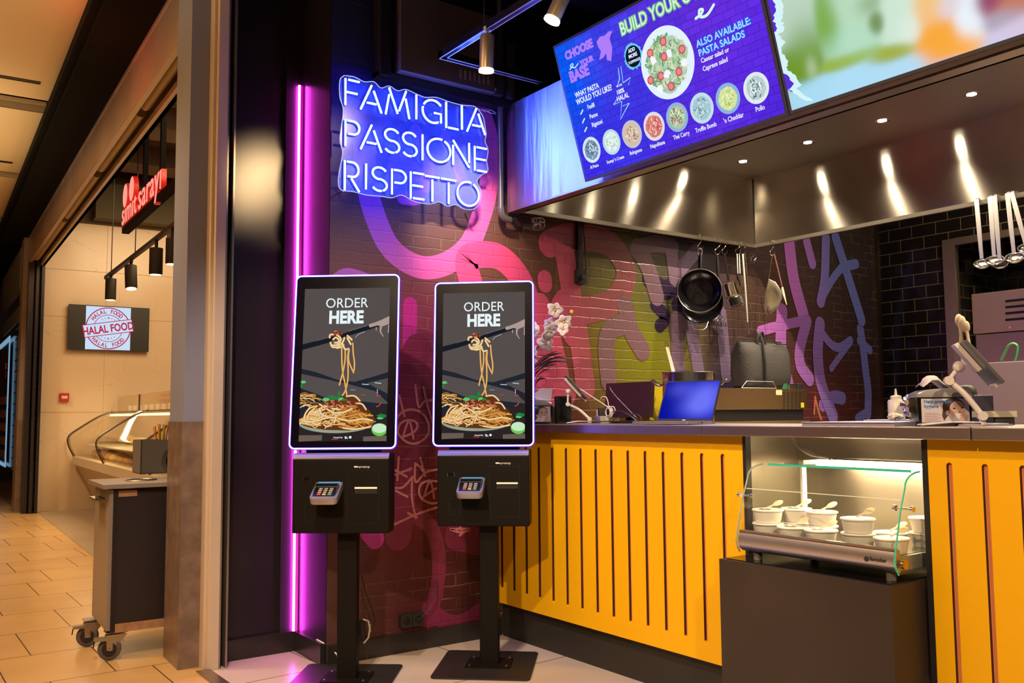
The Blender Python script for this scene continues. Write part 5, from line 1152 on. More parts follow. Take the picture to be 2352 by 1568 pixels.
# black box speaker
q = wpt(1284, 970, 3.12); t = thing('loudspeaker', 'small black rounded box loudspeaker on the worktop, left of the tilted tablet', 'loudspeaker', (q.x+.03, q.y, ZT), math.radians(-35))
B().rbox((-.046, -.045, 0), (.046, .045, .150), .014, 4).build('cabinet', M['matte_black'], t, local=True, bevel=.004, smooth=True)
B().rbox((-.038, -.0465, .01), (.038, -.0455, .135), .01, 3, 'y').build('grille', mat('grille_cloth', (.015, .015, .014), .9, bump=.4, bscale=500), t, local=True)
# tablet stands built in the vertical plane that the photo shows edge-on
def tabstand(X, pts, wid, label, tabcol, big):
    base = wpt(*pts['base'], X); base.z = ZT
    off = math.radians(10 if big else 4); Vd = Vector((base.x, base.y, 0)).normalized(); Vd = Matrix.Rotation(off, 3, 'Z') @ Vd; Sd = Vector((Vd.y, -Vd.x, 0))   # Vd away, Sd to the right
    def pl(uv):
        d = ray(*uv); n = Vector((base.x, base.y, 0)).normalized(); t_ = (base-EYE).dot(n)/d.dot(n); return EYE+d*t_
    P = {k: pl(v) for k, v in pts.items()}
    t = thing('tablet_stand', label, 'tablet stand', (base.x, base.y, ZT), 0, 'tablets on white arm stands')
    wm = mat('stand_white', (.66, .60, .62), .35); r = .010 if big else .0075
    B().tube(smooth_path([P['hinge'], (P['hinge']+P['mid'])/2+Vector((0, 0, .012)), P['mid']], 5), r, 10).build('lower_arm', wm, t, smooth=True)
    B().tube([P['mid'], P['ball']], r*.75, 10).build('upper_arm', wm, t, smooth=True)
    B().ball(P['ball'], r*1.9, 16, 10).build('ball_joint', wm, t, smooth=True)
    b = B()
    for k in ('hinge', 'mid'): B().cyl(P[k]-Vd*.016, P[k]+Vd*.016, r*1.5, 18).build('hinge_pin', wm, t, smooth=True)
    h = P['hinge']; L = .19 if big else .12; b = B(); b.tube([Vector((h.x, h.y, ZT+.006)), h], .010, 8)
    for sg in (-1, 1): b.tube([Vector((h.x, h.y, ZT+.012)), Vector((h.x, h.y, ZT+.014))-Sd*L*.5+Vd*sg*.03, Vector((h.x, h.y, ZT+.005))-Sd*L+Vd*sg*.05], r*.7, 8, flat=.5)
    b.build('foot', wm, t, smooth=True)
    a, c = P['top'], P['bot']; d = (c-a).normalized(); n = d.cross(Vd).normalized()
    if n.z < 0: n = -n
    Lh = (c-a).length; th_ = .013 if big else .009
    def slab(o0, o1, n0, n1, w0, w1, name, m, par):
        vs = [a+Vd*w+d*al+n*nn for w in (w0, w1) for (al, nn) in ((o0, n0), (o1, n0), (o1, n1), (o0, n1))]
        return B().add(vs, [(0, 1, 2, 3), (7, 6, 5, 4), (0, 4, 5, 1), (1, 5, 6, 2), (2, 6, 7, 3), (3, 7, 4, 0)]).build(name, m, par, bevel=.002)
    tb = slab(0, Lh, 0, th_, -wid/2, wid/2, 'tablet', tabcol, t)
    slab(.004, Lh-.004, th_-.0005, th_+.0008, -wid/2+.006, wid/2-.006, 'tablet_screen', mat('tablet_glass', (.02, .016, .03) if big else (.30, .25, .22), .25), tb)
    slab(-.006 if big else .01, Lh*(.62 if big else .8), -.016, -.001, -.035, .035, 'cradle', wm, t)
    B().tube([c-Vd*.04+n*-.004, c+Vd*.04+n*-.004], .007, 8).build('lower_grip', wm, t, smooth=True)
tabstand(3.12, dict(base=(1355, 970), hinge=(1354, 962), mid=(1304, 928), ball=(1305, 899), top=(1297, 864), bot=(1346, 918)), .16, 'tilted tablet on a white arm stand, between loudspeaker and coiled cable', mat('tablet_dark', (.05, .045, .06), .3), False)
tabstand(2.98, dict(base=(2258, 970), hinge=(2256, 955), mid=(2179, 874), ball=(2202, 842), top=(2200, 790), bot=(2285, 884)), .22, 'large tilted dark tablet on a white arm stand before the right napkin dispenser', mat('tablet_dark', (.05, .045, .06), .3), True)
# cables and coils
wc = mat('cable_white', (.72, .68, .70), .4); X = 3.22
b = B().tube(smooth_path([wpt(*p, X) for p in ((1333, 893), (1360, 911), (1385, 927), (1400, 938))], 6), .0028, 7)
c = wpt(1396, 946, X)
for k in range(4): 
    r_ = .018+.003*k; b.tube([c+Vector((.004*k, r_*1.0*math.cos(2*PI*i/18), r_*1.15*math.sin(2*PI*i/18))) for i in range(18)], .0024, 6, closed=True)
b.tube(smooth_path([wpt(*p, X) for p in ((1380, 915), (1383, 911), (1392, 912), (1397, 925), (1398, 935), (1408, 933), (1413, 942), (1408, 949))], 5), .0026, 7)
tag(b.build('charging_cable', wc, None, smooth=True), 'white charging cable in a loose coil beside the tilted tablet', 'cable')
q = wpt(1375, 965, 3.34); t = thing('power_strip', 'white power strip with plugs lying behind the coiled cable', 'power strip', (3.36, q.y, ZT), math.radians(60))
B().rbox((-.10, -.025, 0), (.10, .025, .040), .008, 3).build('strip', mat('strip_grey', (.5, .48, .44), .5), t, local=True, bevel=.003)
B().box((-.045, -.02, .04), (.0, .02, .085)).build('plug', M['matte_black'], t, local=True, bevel=.004); B().box((.02, -.02, .04), (.05, .02, .075)).build('plug', M['white'], t, local=True, bevel=.004)
X = 3.06
for i, (pl, lab) in enumerate((([(1406, 946), (1425, 944), (1445, 953), (1462, 967)], 'black cable crossing the dark monitor back, from the coil to the right'),
        ([(1405, 969), (1425, 954), (1455, 951), (1470, 956), (1474, 968)], 'black cable arching in front of the dark monitor'),
        ([(1408, 879), (1400, 888), (1410, 905), (1435, 932), (1458, 956), (1466, 962)], 'thin dark cable running diagonally down the monitor back'),
        ([(1360, 970), (1385, 968), (1420, 967), (1466, 966)], 'black cable lying flat along the worktop edge'))):
    P_ = smooth_path([wpt(*p, X+.03*i) for p in pl], 6)
    for p_ in P_: p_.z = max(p_.z, ZT+.004)
    tag(B().tube(P_, .0028, 6).build('black_cable', mat('cable_black', (.02, .018, .02), .4), None, smooth=True), lab, 'cable')
# dark monitor seen from behind
q0, q1_ = wpt(1386, 880, 3.40), wpt(1491, 879, 3.40)
t = thing('monitor', 'dark monitor seen from behind on the worktop, left of the stock pot', 'monitor', (3.42, (q0.y+q1_.y)/2, ZT))
B().prism([(ZT+.035, 3.405), (q0.z, 3.395), (q0.z, 3.425), (ZT+.035, 3.43)], 'y', q1_.y, q0.y) if False else None
b = B(); b.add([(3.40, q1_.y, ZT+.03), (3.40, q0.y, ZT+.03), (3.42, q0.y, q0.z), (3.42, q1_.y, q0.z), (3.425, q1_.y, ZT+.03), (3.425, q0.y, ZT+.03), (3.445, q0.y, q0.z), (3.445, q1_.y, q0.z)], [(0, 1, 2, 3), (4, 7, 6, 5), (0, 4, 5, 1), (3, 2, 6, 7), (0, 3, 7, 4), (1, 5, 6, 2)])
b.build('casing', mat('monitor_maroon', (.04, .012, .022), .35), t, bevel=.004)
B().box((3.425, (q0.y+q1_.y)/2-.03, ZT+.008), (3.45, (q0.y+q1_.y)/2+.03, ZT+.12)).build('stem', M['black'], t); B().rbox((3.36, (q0.y+q1_.y)/2-.09, ZT), (3.49, (q0.y+q1_.y)/2+.09, ZT+.008), .01, 3).build('base', M['black'], t)
# steel box, yellow reflection put into its colour, with cable swirl
q0, q1_ = wpt(1491, 882, 3.46), wpt(1524, 950, 3.46)
# work bench along the mural wall
wb_ = thing('work_bench', 'steel work bench along the mural wall behind the counter', 'bench', (4.9, 3.9, 0))
B().box((3.62, 3.50, 1.085), (6.2, 4.165, 1.125)).build('bench_top', M['steel_h'], wb_, bevel=.003)
for x in (3.66, 4.9, 6.14):
    for y in (3.54, 4.10): B().box((x-.02, y-.02, 0), (x+.02, y+.02, 1.085)).build('leg', M['steel'], wb_)
BZ = 1.1252
ybox = at(1507, 915, y=3.75)
t = thing('steel_box', 'steel box with painted yellow reflection on the back bench left of the stock pot', 'box', (ybox.x, 3.80, BZ))
ym = mat('steel_yellow_reflection', (.62, .50, .01), .4); xl, xr_ = at(1491, 915, y=3.7).x, at(1535, 915, y=3.7).x  # yellow mirrored in the steel is put into the base colour
B().box((xl, 3.70, BZ), (xr_, 3.95, at(1500, 884, y=3.7).z)).build('body', ym, t, bevel=.004)
b = B()
for k in range(3): b.tube([(xl+.07+(.035+.008*k)*math.cos(a), 3.697, 1.24+(.06+.01*k)*math.sin(a)) for a in [2.2+.35*i for i in range(9)]], .002, 6)
b.build('relief', mat('yellow_dark', (.35, .28, .01), .5), t, smooth=True)
B().box((xl, 3.69, BZ+.0), (xr_, 3.70, BZ+.04)).build('lower_band', mat('olive', (.18, .15, .02), .4), t)
# stock pot
pc_ = Vector((3.36, wpt(1584, 960, 3.36).y, ZT)); R_ = .130; hz = at(1584, 853, x=3.30).z-ZT
pot = thing('stock_pot', 'large stainless steel stock pot standing on the worktop behind the laptop', 'pot', pc_)
B().lathe([(.0, 0), (R_-.008, 0), (R_, .008), (R_, hz-.004), (R_+.004, hz), (R_-.003, hz), (R_-.004, .01), (0, .01)], 48).build('body', mat('pot_steel', (.62, .58, .56), .18, 1, bump=.02, bscale=10, stretch=(1, 1, .2)), pot, local=True, smooth=True)
for sg, nm2 in ((-1, 'l'), (1, 'r')):
    d = Vector((.813, -.582, 0))*sg; p2 = Vector((.582, .813, 0))
    B().tube(smooth_path([d*R_+p2*.035+Vector((0, 0, hz-.065)), d*(R_+.025)+p2*.034+Vector((0, 0, hz-.062)), d*(R_+.05)+p2*.025+Vector((0, 0, hz-.04)), d*(R_+.052)+Vector((0, 0, hz-.038)), d*(R_+.05)-p2*.025+Vector((0, 0, hz-.04)), d*(R_+.025)-p2*.034+Vector((0, 0, hz-.062)), d*R_-p2*.035+Vector((0, 0, hz-.065))], 4), .0055, 8).build('handle', M['chrome'], pot, local=True, smooth=True)
a_, b_ = at(1546, 850, x=3.3), at(1532, 797, x=3.3)
t = thing('steel_spatula', 'flat steel spatula handle with loop sticking up out of the stock pot', 'spatula', a_)
d = (b_-a_).normalized(); s_ = Vector((.813, -.582, 0)); n_ = d.cross(s_).normalized()
vs = []
for k, (t_, w_) in enumerate(((-.6, .009), (0, .009), (1, .008))):
    c = a_+(b_-a_)*t_
    for sw in (-1, 1):
        for sn in (-1, 1): vs.append(c+s_*w_*sw+n_*.0015*sn)
B().add(vs, [(0, 2, 3, 1), (8, 9, 11, 10)]+[f for k in range(2) for f in ((4*k, 4*k+4, 4*k+6, 4*k+2), (4*k+1, 4*k+3, 4*k+7, 4*k+5), (4*k, 4*k+1, 4*k+5, 4*k+4), (4*k+2, 4*k+6, 4*k+7, 4*k+3))]).build('handle', M['alu'], t)
B().tube([b_+s_*.007, b_+d*.02+s_*.008, b_+d*.032, b_+d*.02-s_*.008, b_-s_*.007], .0018, 6).build('hanging_loop', M['chrome'], t, smooth=True)
# laptop
FR = wpt(1581, 974, 2.95); FR.z = ZT; Rg = Vector((.813, -.582, 0)); Fg = Vector((.582, .813, 0)); an = math.radians(40)
e1 = Rg*math.cos(an)-Fg*math.sin(an); e2 = Rg*math.sin(an)*1.0+Fg*math.cos(an)
lt = thing('laptop', 'open laptop with bright blue screen on the worktop before the stock pot', 'laptop', (FR.x, FR.y, ZT), math.atan2(e1.y, e1.x))
# local x along the front edge (to FR at 0), y towards the hinge
W_l, D_l = .292, .22
B().rbox((-W_l, 0, .003), (0, D_l, .016), .008, 3).build('base', mat('laptop_base', (.30, .28, .30), .35, .7), lt, local=True, bevel=.002)
b = B()
for r_ in range(5):
    for c_ in range(13): b.box((-W_l+.02+c_*.019, .075+r_*.022, .0161), (-W_l+.035+c_*.019, .092+r_*.022, .0175))
b.build('keyboard', M['black'], lt, local=True)
B().box((-W_l*.65, .012, .0161), (-W_l*.35, .062, .0167)).build('touchpad', mat('touchpad', (.25, .24, .26), .3), lt, local=True)
B().box((-.0015, .115, .006), (.0012, .130, .012)).box((-.0015, .085, .007), (.0012, .09, .011)).box((-.0015, .16, .008), (.0012, .164, .011)).build('port', M['black'], lt, local=True)
Ts = Matrix.Translation((0, D_l, .014)) @ Matrix.Rotation(math.radians(-28), 4, 'X')
b = B(); b.M = Ts; lid = b.rbox((-W_l, 0, 0), (0, .006, .218), .007, 3, 'y').build('lid', M['black'], lt, local=True)
def ls_(name, base_, p_list):
    pass
b = B(); b.M = Ts; n = 24; vs = []
for j in range(n):
    for i in range(n): vs.append((-W_l+.006+(W_l-.012)*i/(n-1), -.0008, .014+.196*j/(n-1)))
b.add(vs, [(j*n+i, j*n+i+1, (j+1)*n+i+1, (j+1)*n+i) for j in range(n-1) for i in range(n-1)])
so_ = b.build('laptop_screen', attr_emit('laptop_picture', .95), lid, local=True)
ca = so_.data.color_attributes.new('paint', 'FLOAT_COLOR', 'POINT'); iT = Ts.inverted()
for i, v_ in enumerate(so_.data.vertices):
    l = iT @ v_.co; x = (l.x+W_l)/W_l; z = l.z/.19; g_ = math.exp(-((x-.72)**2+(z-.42)**2)/.09)+.75*math.exp(-((x-.80)**2+(z-.82)**2)/.09)+.35*math.exp(-((x-.3)**2+(z-.9)**2)/.05); g_ = min(g_, 1)
    k0 = srgb_np((8, 18, 150+70*x)); k1_ = srgb_np((112, 118, 252)); c = k0+(k1_-k0)*g_; ca.data[i].color = (*[float(q_) for q_ in c], 1)
text('lettering', 'acer', mat('laptop_print', (.6, .6, .7), .5, em=(.6, .6, .8), es=.4), lid, Ts @ Vector((-W_l/2, -.001, .003)), (1, 0, 0), Ts.to_3x3() @ Vector((0, 0, 1)), .010, local=True, bold=.0003)
# sheets and small things on the worktop
gs = mat('tray_steel', (.60, .58, .78), .45, .8)
q0, q1_ = wpt(1846, 972, 2.86), wpt(2058, 972, 2.86)
tag(B().box((2.85, q1_.y, ZT), (3.20, q0.y, ZT+.012)).box((2.845, q1_.y, ZT+.012), (3.205, q0.y, ZT+.015)).build('steel_tray', gs, None, bevel=.001), 'long flat steel tray on the worktop, before the squeeze bottle', 'tray')
q0, q1_ = wpt(1996, 960, 3.28), wpt(2100, 960, 3.28)
tag(B().box((3.24, q1_.y, ZT), (3.46, q0.y, ZT+.02)).build('flat_steel_plate', gs, None, bevel=.001), 'second flat steel plate behind the long tray, below the squeeze bottle', 'steel plate')
q = at(2053, 955, x=3.34); t = thing('squeeze_bottle', 'white squeeze bottle with pointed nozzle beside the crumpled foil', 'bottle', (3.36, q.y, ZT+.0202))
s = .031
B().lathe([(0, 0), (s, 0), (s+.001, .004), (s+.001, .072), (s-.004, .078), (0, .078)], 26).build('bottle', mat('bottle_white', (.78, .74, .70), .35), t, local=True, smooth=True)
B().lathe([(s-.010, .076), (s-.010, .092), (s-.014, .094), (.006, .096), (.003, .122), (0, .122)], 22).build('nozzle', mat('nozzle', (.7, .66, .62), .35), t, local=True, smooth=True)
def crumple(q, r, label, m, name, seed, sc=(1, 1, .8)):
    rc = random.Random(seed); b = B().ball((0, 0, 0), r, 18, 12, sc); b.v = [p*(1+rc.uniform(-.28, .22)) for p in b.v]
    mz = min(p.z for p in b.v); b.v = [p-Vector((0, 0, mz)) for p in b.v]
    o = b.build(name, m, None); o.location = q; tag(o, label, name.replace('_', ' ')); return o
q = at(2082, 945, x=3.28); crumple((3.32, q.y, ZT+.0202), .036, 'crumpled silver foil ball between squeeze bottle and napkin dispenser', mat('foil', (.75, .73, .72), .22, 1), 'foil', 5, (1, 1.1, 1.2))
q = at(2073, 950, x=3.22); crumple((2.94+.22, q.y-.005, ZT+.0202 if False else ZT+.016), .022, 'small crumpled paper wrapper in front of the foil ball', M['paper'], 'wrapper', 9, (1, 1.3, .6))
# black roll, payment printer with band, steel bin
q = at(2222, 960, x=3.42); CAN = B().lathe([(0, 0), (.036, 0), (.038, .01), (.038, .118), (.034, .136), (.022, .147), (0, .150)], 30).build('black_canister', M['matte_black'], None, smooth=True); CAN.location = (3.42, q.y, ZT); tag(CAN, 'black round-topped canister behind the white arm of the right stand', 'canister')
q = at(2246, 960, x=3.26); t = thing('card_printer', 'navy card receipt printer with a cream band, right of the napkin dispenser', 'printer', (3.28, q.y, ZT), math.radians(-45))
nv = mat('navy_plastic', (.03, .025, .06), .4)
B().rbox((-.045, -.035, 0), (.035, .045, .105), .006, 3).build('body', nv, t, local=True, bevel=.002)
B().rbox((.036, -.03, 0), (.105, .045, .05), .008, 3).build('side_body', M['matte_black'], t, local=True, bevel=.003)
B().box((-.048, -.040, .028), (.108, -.0355, .050)).build('cream_band', mat('cream_band', (.62, .55, .46), .5), t, local=True)
B().box((-.012, -.02, .105), (.035, .02, .110)).build('lid', mat('printer_lid', (.45, .4, .42), .4), t, local=True)
tag(B().box((3.05, 1.52, ZT), (3.16, 1.66, ZT+.006)).box((3.06, 1.53, ZT+.006), (3.15, 1.65, ZT+.009)).build('notepad', gs, None), 'flat shiny notepad at the far right of the worktop', 'notepad')
# orchid in the corner behind the right kiosk
oy = 4.07
oc = thing('orchid', 'artificial white orchid with dark grassy leaves behind the right kiosk', 'orchid', (3.17, oy, ZT))
B().lathe([(0, 0), (.04, 0), (.052, .09), (.050, .095), (.045, .085), (0, .08)], 24, (3.17, oy, ZT)).build('pot', mat('pot_dark', (.05, .04, .04), .4), oc, smooth=True)
X = 3.02
stm = mat('stem_dark', (.06, .05, .12), .5); petal = mat('petal', (.80, .74, .84), .5); yel = mat('blossom_centre', (.85, .48, .05), .5)
b = B()
top = lambda u, v: at(u, v, x=X)
for pl in ([(1222, 950), (1228, 820), (1245, 785), (1275, 750), (1305, 725), (1312, 712)], [(1222, 950), (1225, 840), (1233, 800), (1255, 800)], [(1222, 950), (1218, 800), (1226, 760), (1232, 745)]):
    b.tube(smooth_path([top(*p) for p in pl], 5), .0030, 6)
b.build('stems', stm, oc, smooth=True)
lf = mat('leaf_dark', (.035, .04, .02), .6)
for (u0, v0, um, vm, u1, v1) in ((1226, 840, 1250, 822, 1281, 805), (1228, 842, 1262, 820, 1293, 810), (1226, 845, 1275, 824, 1318, 828), (1224, 862, 1262, 835, 1312, 831), (1224, 870, 1246, 846, 1282, 836), (1226, 852, 1256, 833, 1268, 832), (1225, 885, 1240, 860, 1262, 845), (1228, 885, 1240, 873, 1254, 870), (1224, 905, 1232, 880, 1245, 862), (1222, 890, 1215, 850, 1205, 820)):
    p = smooth_path([at(u0, v0, x=X), at(um, vm-3, x=X-.03), at(u1, v1, x=X-.06)], 5); n = len(p); vs = []
    for i, c in enumerate(p):
        w_ = .0055*math.sin(PI*min(1, (i+1.2)/(n+.2))); vs += [c+Vector((.3*w_, 0, w_)), c-Vector((.3*w_, 0, w_))]
    o = B().add(vs, [(2*i, 2*i+1, 2*i+3, 2*i+2) for i in range(n-1)]).build('leaf', lf, oc); md = o.modifiers.new('s', 'SOLIDIFY'); md.thickness = .001
def blossom(u, v, r, rot, tilt, seed):
    rb = random.Random(seed); c = top(u, v)+Vector((-.02-rb.uniform(0, .03), 0, 0)); view = (EYE-c).normalized(); ax = (view+Vector((rb.uniform(-.6, .6), rb.uniform(-.4, .4), rb.uniform(-.5, .5)))*tilt).normalized()
    Q = ax.to_track_quat('Z', 'Y').to_matrix(); b = B()
    for k in range(5):
        a = rot+2*PI*k/5; L_ = r*(1.15 if k % 2 == 0 else .95); w_ = r*.52; vs = []; n = 7
        for i in range(n):
            t_ = i/(n-1); ww = w_*math.sin(PI*(t_*.85+.10))**.8; rad = .12*r+L_*t_; lift = r*.35*math.sin(t_*PI*.6)-.25*r*t_*t_
            for j in (-1, -.5, 0, .5, 1):
                q = Vector((rad, ww*j, lift+.18*r*(j*j)*(1-t_))); vs.append(c+Q @ (Matrix.Rotation(a, 3, 'Z') @ q))
        b.add(vs, [(i*5+j, i*5+j+1, (i+1)*5+j+1, (i+1)*5+j) for i in range(n-1) for j in range(4)])
    o = b.build('blossom', petal, oc, smooth=True); md = o.modifiers.new('s', 'SOLIDIFY'); md.thickness = .0012
    B().ball(c+Q @ Vector((0, 0, r*.25)), r*.17, 8, 6).build('blossom_centre', yel, o, smooth=True)
for i, (u, v, r) in enumerate(((1289, 712, .030), (1302, 739, .030), (1279, 760, .030), (1302, 756, .024), (1262, 788, .032), (1233, 752, .030), (1240, 765, .022), (1273, 745, .026), (1229, 805, .026), (1231, 831, .022), (1270, 768, .020))):
    blossom(u, v, r*1.28, i*.7, .8, i)
B().ball(top(1313, 716), .0105, 12, 8, (1, 1, 1.1)).build('bud', yel, oc, smooth=True)
# ================================================================ BACK BENCH EQUIPMENT
GY = 3.72
gx = lambda u, v=930: at(u, v, y=GY).x
x0, x1 = gx(1600), gx(1855); z0, z1 = at(1750, 940, y=GY).z, at(1750, 892, y=GY).z
sx_ = mat('prep_steel', (.60, .48, .28), .30, 1, bump=.05, bscale=3)
gr = thing('refrigerated_prep_unit', 'stainless countertop ingredient cooler with vent slots, on the back bench behind the laptop', 'prep unit', ((x0+x1)/2, GY+.15, BZ))
B().box((x0, GY, z0), (x1, 4.10, z1)).build('body', sx_, gr, bevel=.004)
B().box((x0+.02, GY+.02, BZ+.02), (x1-.02, 4.08, z0)).build('recess', M['black'], gr); B().box((x0, GY-.01, BZ), (x1, GY+.02, BZ+.025)).build('foot_rail', sx_, gr)
b = B()
for c_ in range(5):
    for r_ in range(10):
        u = 1800.5+c_*9.3; v = 901.5+r_*4.0; p = at(u, v, y=GY)
        b.box((p.x-.011, GY-.0008, p.z-.0022), (p.x+.011, GY+.0005, p.z+.0022))
gv = b.build('vent_slots', M['black'], gr)
gv['kind'] = 'stuff'
p = at(1789, 901, y=GY); B().box((p.x-.03, GY-.0012, p.z-.016), (p.x+.03, GY-.0002, p.z+.016)).build('energy_label', mat('label_pale_yellow', (.75, .74, .4), .6), gr)
p = at(1843, 930, y=GY); B().box((p.x-.016, GY-.0012, p.z-.016), (p.x+.016, GY-.0002, p.z+.016)).build('warning_label', mat('label_yellow', (.8, .62, .02), .6), gr)
xa, xb = gx(1710), gx(1790)
B().box((xa, GY+.02, z1), (xb, GY+.30, z1+.004)).build('glass_lid', mat('lid_tinted', (.14, .12, .16), .15), gr)
B().tube([(xa, GY+.02, z1+.004), (xb, GY+.02, z1+.004), (xb-.03, GY+.02, z1+.045), (xa+.05, GY+.02, z1+.045)], .003, 6, closed=True).build('lid_frame', M['alu'], gr)
xc = gx(1800); 
for k, (w_, m_) in enumerate(((.07, M['black']), (.05, mat('green_pan', (.04, .2, .10), .4)), (.09, M['steel']), (.06, M['matte_black']))):
    tag(B().rbox((xc, GY+.06, z1), (xc+w_, GY+.26, z1+.030+.008*(k % 2)), .008, 3).build('food_container', m_, None, bevel=.002), ['black', 'green', 'steel', 'dark grey'][k]+' low food container on the prep unit, '+['first right of the lid', 'between black and steel ones', 'with round rim, second from the right', 'at the right end'][k], 'food container', 'low food containers on the prep unit'); xc += w_+.008
# roll-top backpack
pk_ = mat('backpack_grey', (.055, .052, .048), .8, bump=.3, bscale=60); pkd = mat('backpack_dark', (.025, .022, .03), .7)
BY = 3.88
bx0, bx1 = at(1694, 860, y=BY).x, at(1800, 860, y=BY).x; bz = z1+.007; bt = at(1745, 790, y=BY).z; tt_ = at(1745, 765, y=BY).z
cx_ = (bx0+bx1)/2
bk = thing('backpack', 'grey roll-top backpack with black straps standing on the prep unit', 'backpack', (cx_, BY, bz))
def loft(secs, name, m, par, seg=28, n=3.5):
    vs = []; 
    for (cx, cy, z, rx, ry) in secs:
        for k in range(seg):
            a = 2*PI*k/seg; c_, s_ = math.cos(a), math.sin(a); f_ = (abs(c_)**n+abs(s_)**n)**(-1/n)
            vs.append((cx+rx*c_*f_, cy+ry*s_*f_, z))
    fs = [(i*seg+k, i*seg+(k+1) % seg, (i+1)*seg+(k+1) % seg, (i+1)*seg+k) for i in range(len(secs)-1) for k in range(seg)]
    fs += [list(range(seg))[::-1], [(len(secs)-1)*seg+k for k in range(seg)]]
    return B().add(vs, fs).build(name, m, par, smooth=True)
hw = (bx1-bx0)/2; H_ = bt-bz
loft([(cx_, BY, bz, hw*.86, .085), (cx_, BY, bz+.015, hw*.95, .10), (cx_, BY, bz+H_*.3, hw, .11), (cx_, BY, bz+H_*.75, hw*1.0, .10), (cx_, BY, bt-.015, hw*.98, .07), (cx_-.01, BY, bt+.005, hw*.94, .035), (cx_-.015, BY-.01, bt+.02, hw*.90, .028)], 'bag_body', pk_, bk)
B().tube([(cx_-.11, BY-.12, bz+.03), (cx_-.115, BY-.125, bz+H_*.5), (cx_-.10, BY-.10, bt), (cx_-.07, BY-.06, tt_-.03)], .013, 8, flat=.3).build('strap', pkd, bk, smooth=True)
B().tube(smooth_path([(cx_-.10, BY-.05, bt-.02), (cx_-.09, BY-.06, tt_-.03), (cx_-.06, BY-.06, tt_+.0), (cx_-.03, BY-.05, tt_-.02), (cx_-.01, BY-.05, bt-.02)], 4), .010, 8).build('carry_loop', pkd, bk, smooth=True)
B().tube([(cx_+.02, BY-.085, bt+.02), (cx_+.07, BY-.08, bt-.005), (bx1-.04, BY-.07, bt+.0)], .004, 6).build('top_seam', pkd, bk, smooth=True)
# ================================================================ HANGING TOOLS
rng = random.Random(2); RZ = HZ+.02
hookm = mat('hook_steel', (.6, .57, .5), .2, 1)
def hook(p, top, label, d=Vector((.813, -.582, 0))):
    """S hook from the rail at top down to p"""
    h = (top.z-p.z); r1 = .016
    pts = [top+d*(-.012)+Vector((0, 0, -.012)), top+Vector((0, 0, .004))+d*-.006, top+d*.010+Vector((0, 0, .002)), top+d*.018+Vector((0, 0, -.016)), top+d*.006+Vector((0, 0, -.5*h)), p+d*-.014+Vector((0, 0, .022)), p+d*-.014+Vector((0, 0, .0)), p+Vector((0, 0, -.010)), p+d*.014+Vector((0, 0, .0)), p+d*.020+Vector((0, 0, .018))]
    o = B().tube(smooth_path(pts, 4), .0022, 6).build('s_hook', hookm, None, smooth=True); tag(o, label, 'hook', 's-hooks on the hood rail'); return o
FYs = HY-.022
def rail(u): return Vector((at(u, 555, y=FYs).x, FYs, RZ))
YH = 4.06
# pans
pc = at(1607, 667, y=YH-.05); ax = ((EYE-pc).normalized()+Vector((0, 0, .10))).normalized()
def pan(c, ax, R, depth, name, label, mi, mo, rimm, up):
    t = thing(name, label, 'pan', c)
    B().lathe([(0, -depth), (R*.62, -depth), (R*.86, -depth*.72), (R*.985, 0), (R, .002), (R*.97, .0), (R*.85, -depth*.70), (R*.60, -depth+.004), (0, -depth+.004)], 48, c, ax).build('pan_body', mo, t, smooth=True)
    B().lathe([(0, -depth+.0045), (R*.595, -depth+.0045)], 40, c, ax).build('pan_base', mi, t)
    Q = Matrix.Translation(c) @ ax.to_track_quat('Z', 'Y').to_matrix().to_4x4()
    B().tube([Q @ Vector((R*.99*math.cos(2*PI*k/48), R*.99*math.sin(2*PI*k/48), .001)) for k in range(48)], .0022, 6, closed=True).build('rim', rimm, t, smooth=True)
    return t
mi = mat('pan_worn', (.16, .15, .15), .35, vary=.4, vscale=25); mo = mat('pan_black', (.012, .012, .016), .18)
t = pan(pc, ax, .141, .062, 'frying_pan', 'deep black pan hanging by its handle from the hood rail', mi, mo, M['alu'], None)
hp = at(1608, 572, y=YH-.02); hb = at(1607, 622, y=YH-.04)
B().tube([hb, (hb+hp)/2, hp+Vector((0, 0, -.03))], [.011, .016, .013], 12, flat=.5).build('handle', M['black'], t, smooth=True)
Q = [hp+Vector((.014*math.cos(a)*.813, -.014*math.cos(a)*.58, .026*math.sin(a)-.02)) for a in [2*PI*k/16 for k in range(16)]]
B().tube(Q, .003, 6, closed=True).build('handle_loop', M['alu'], t, smooth=True)
hook(hp+Vector((0, 0, .0)), rail(1606), 's-hook holding the deep black pan')
pc2 = at(1609, 692, y=YH+.03); t = pan(pc2, (ax+Vector((0, 0, -.15))).normalized(), .145, .03, 'casserole', 'second black pan with small wire handle hanging behind the deep pan', mi, mo, mo, None)
B().tube([at(*p, y=YH+.0) for p in ((1588, 738), (1592, 752), (1598, 757), (1616, 757), (1622, 752), (1627, 738))], .0028, 6).build('helper_handle', M['alu'], t, smooth=True)
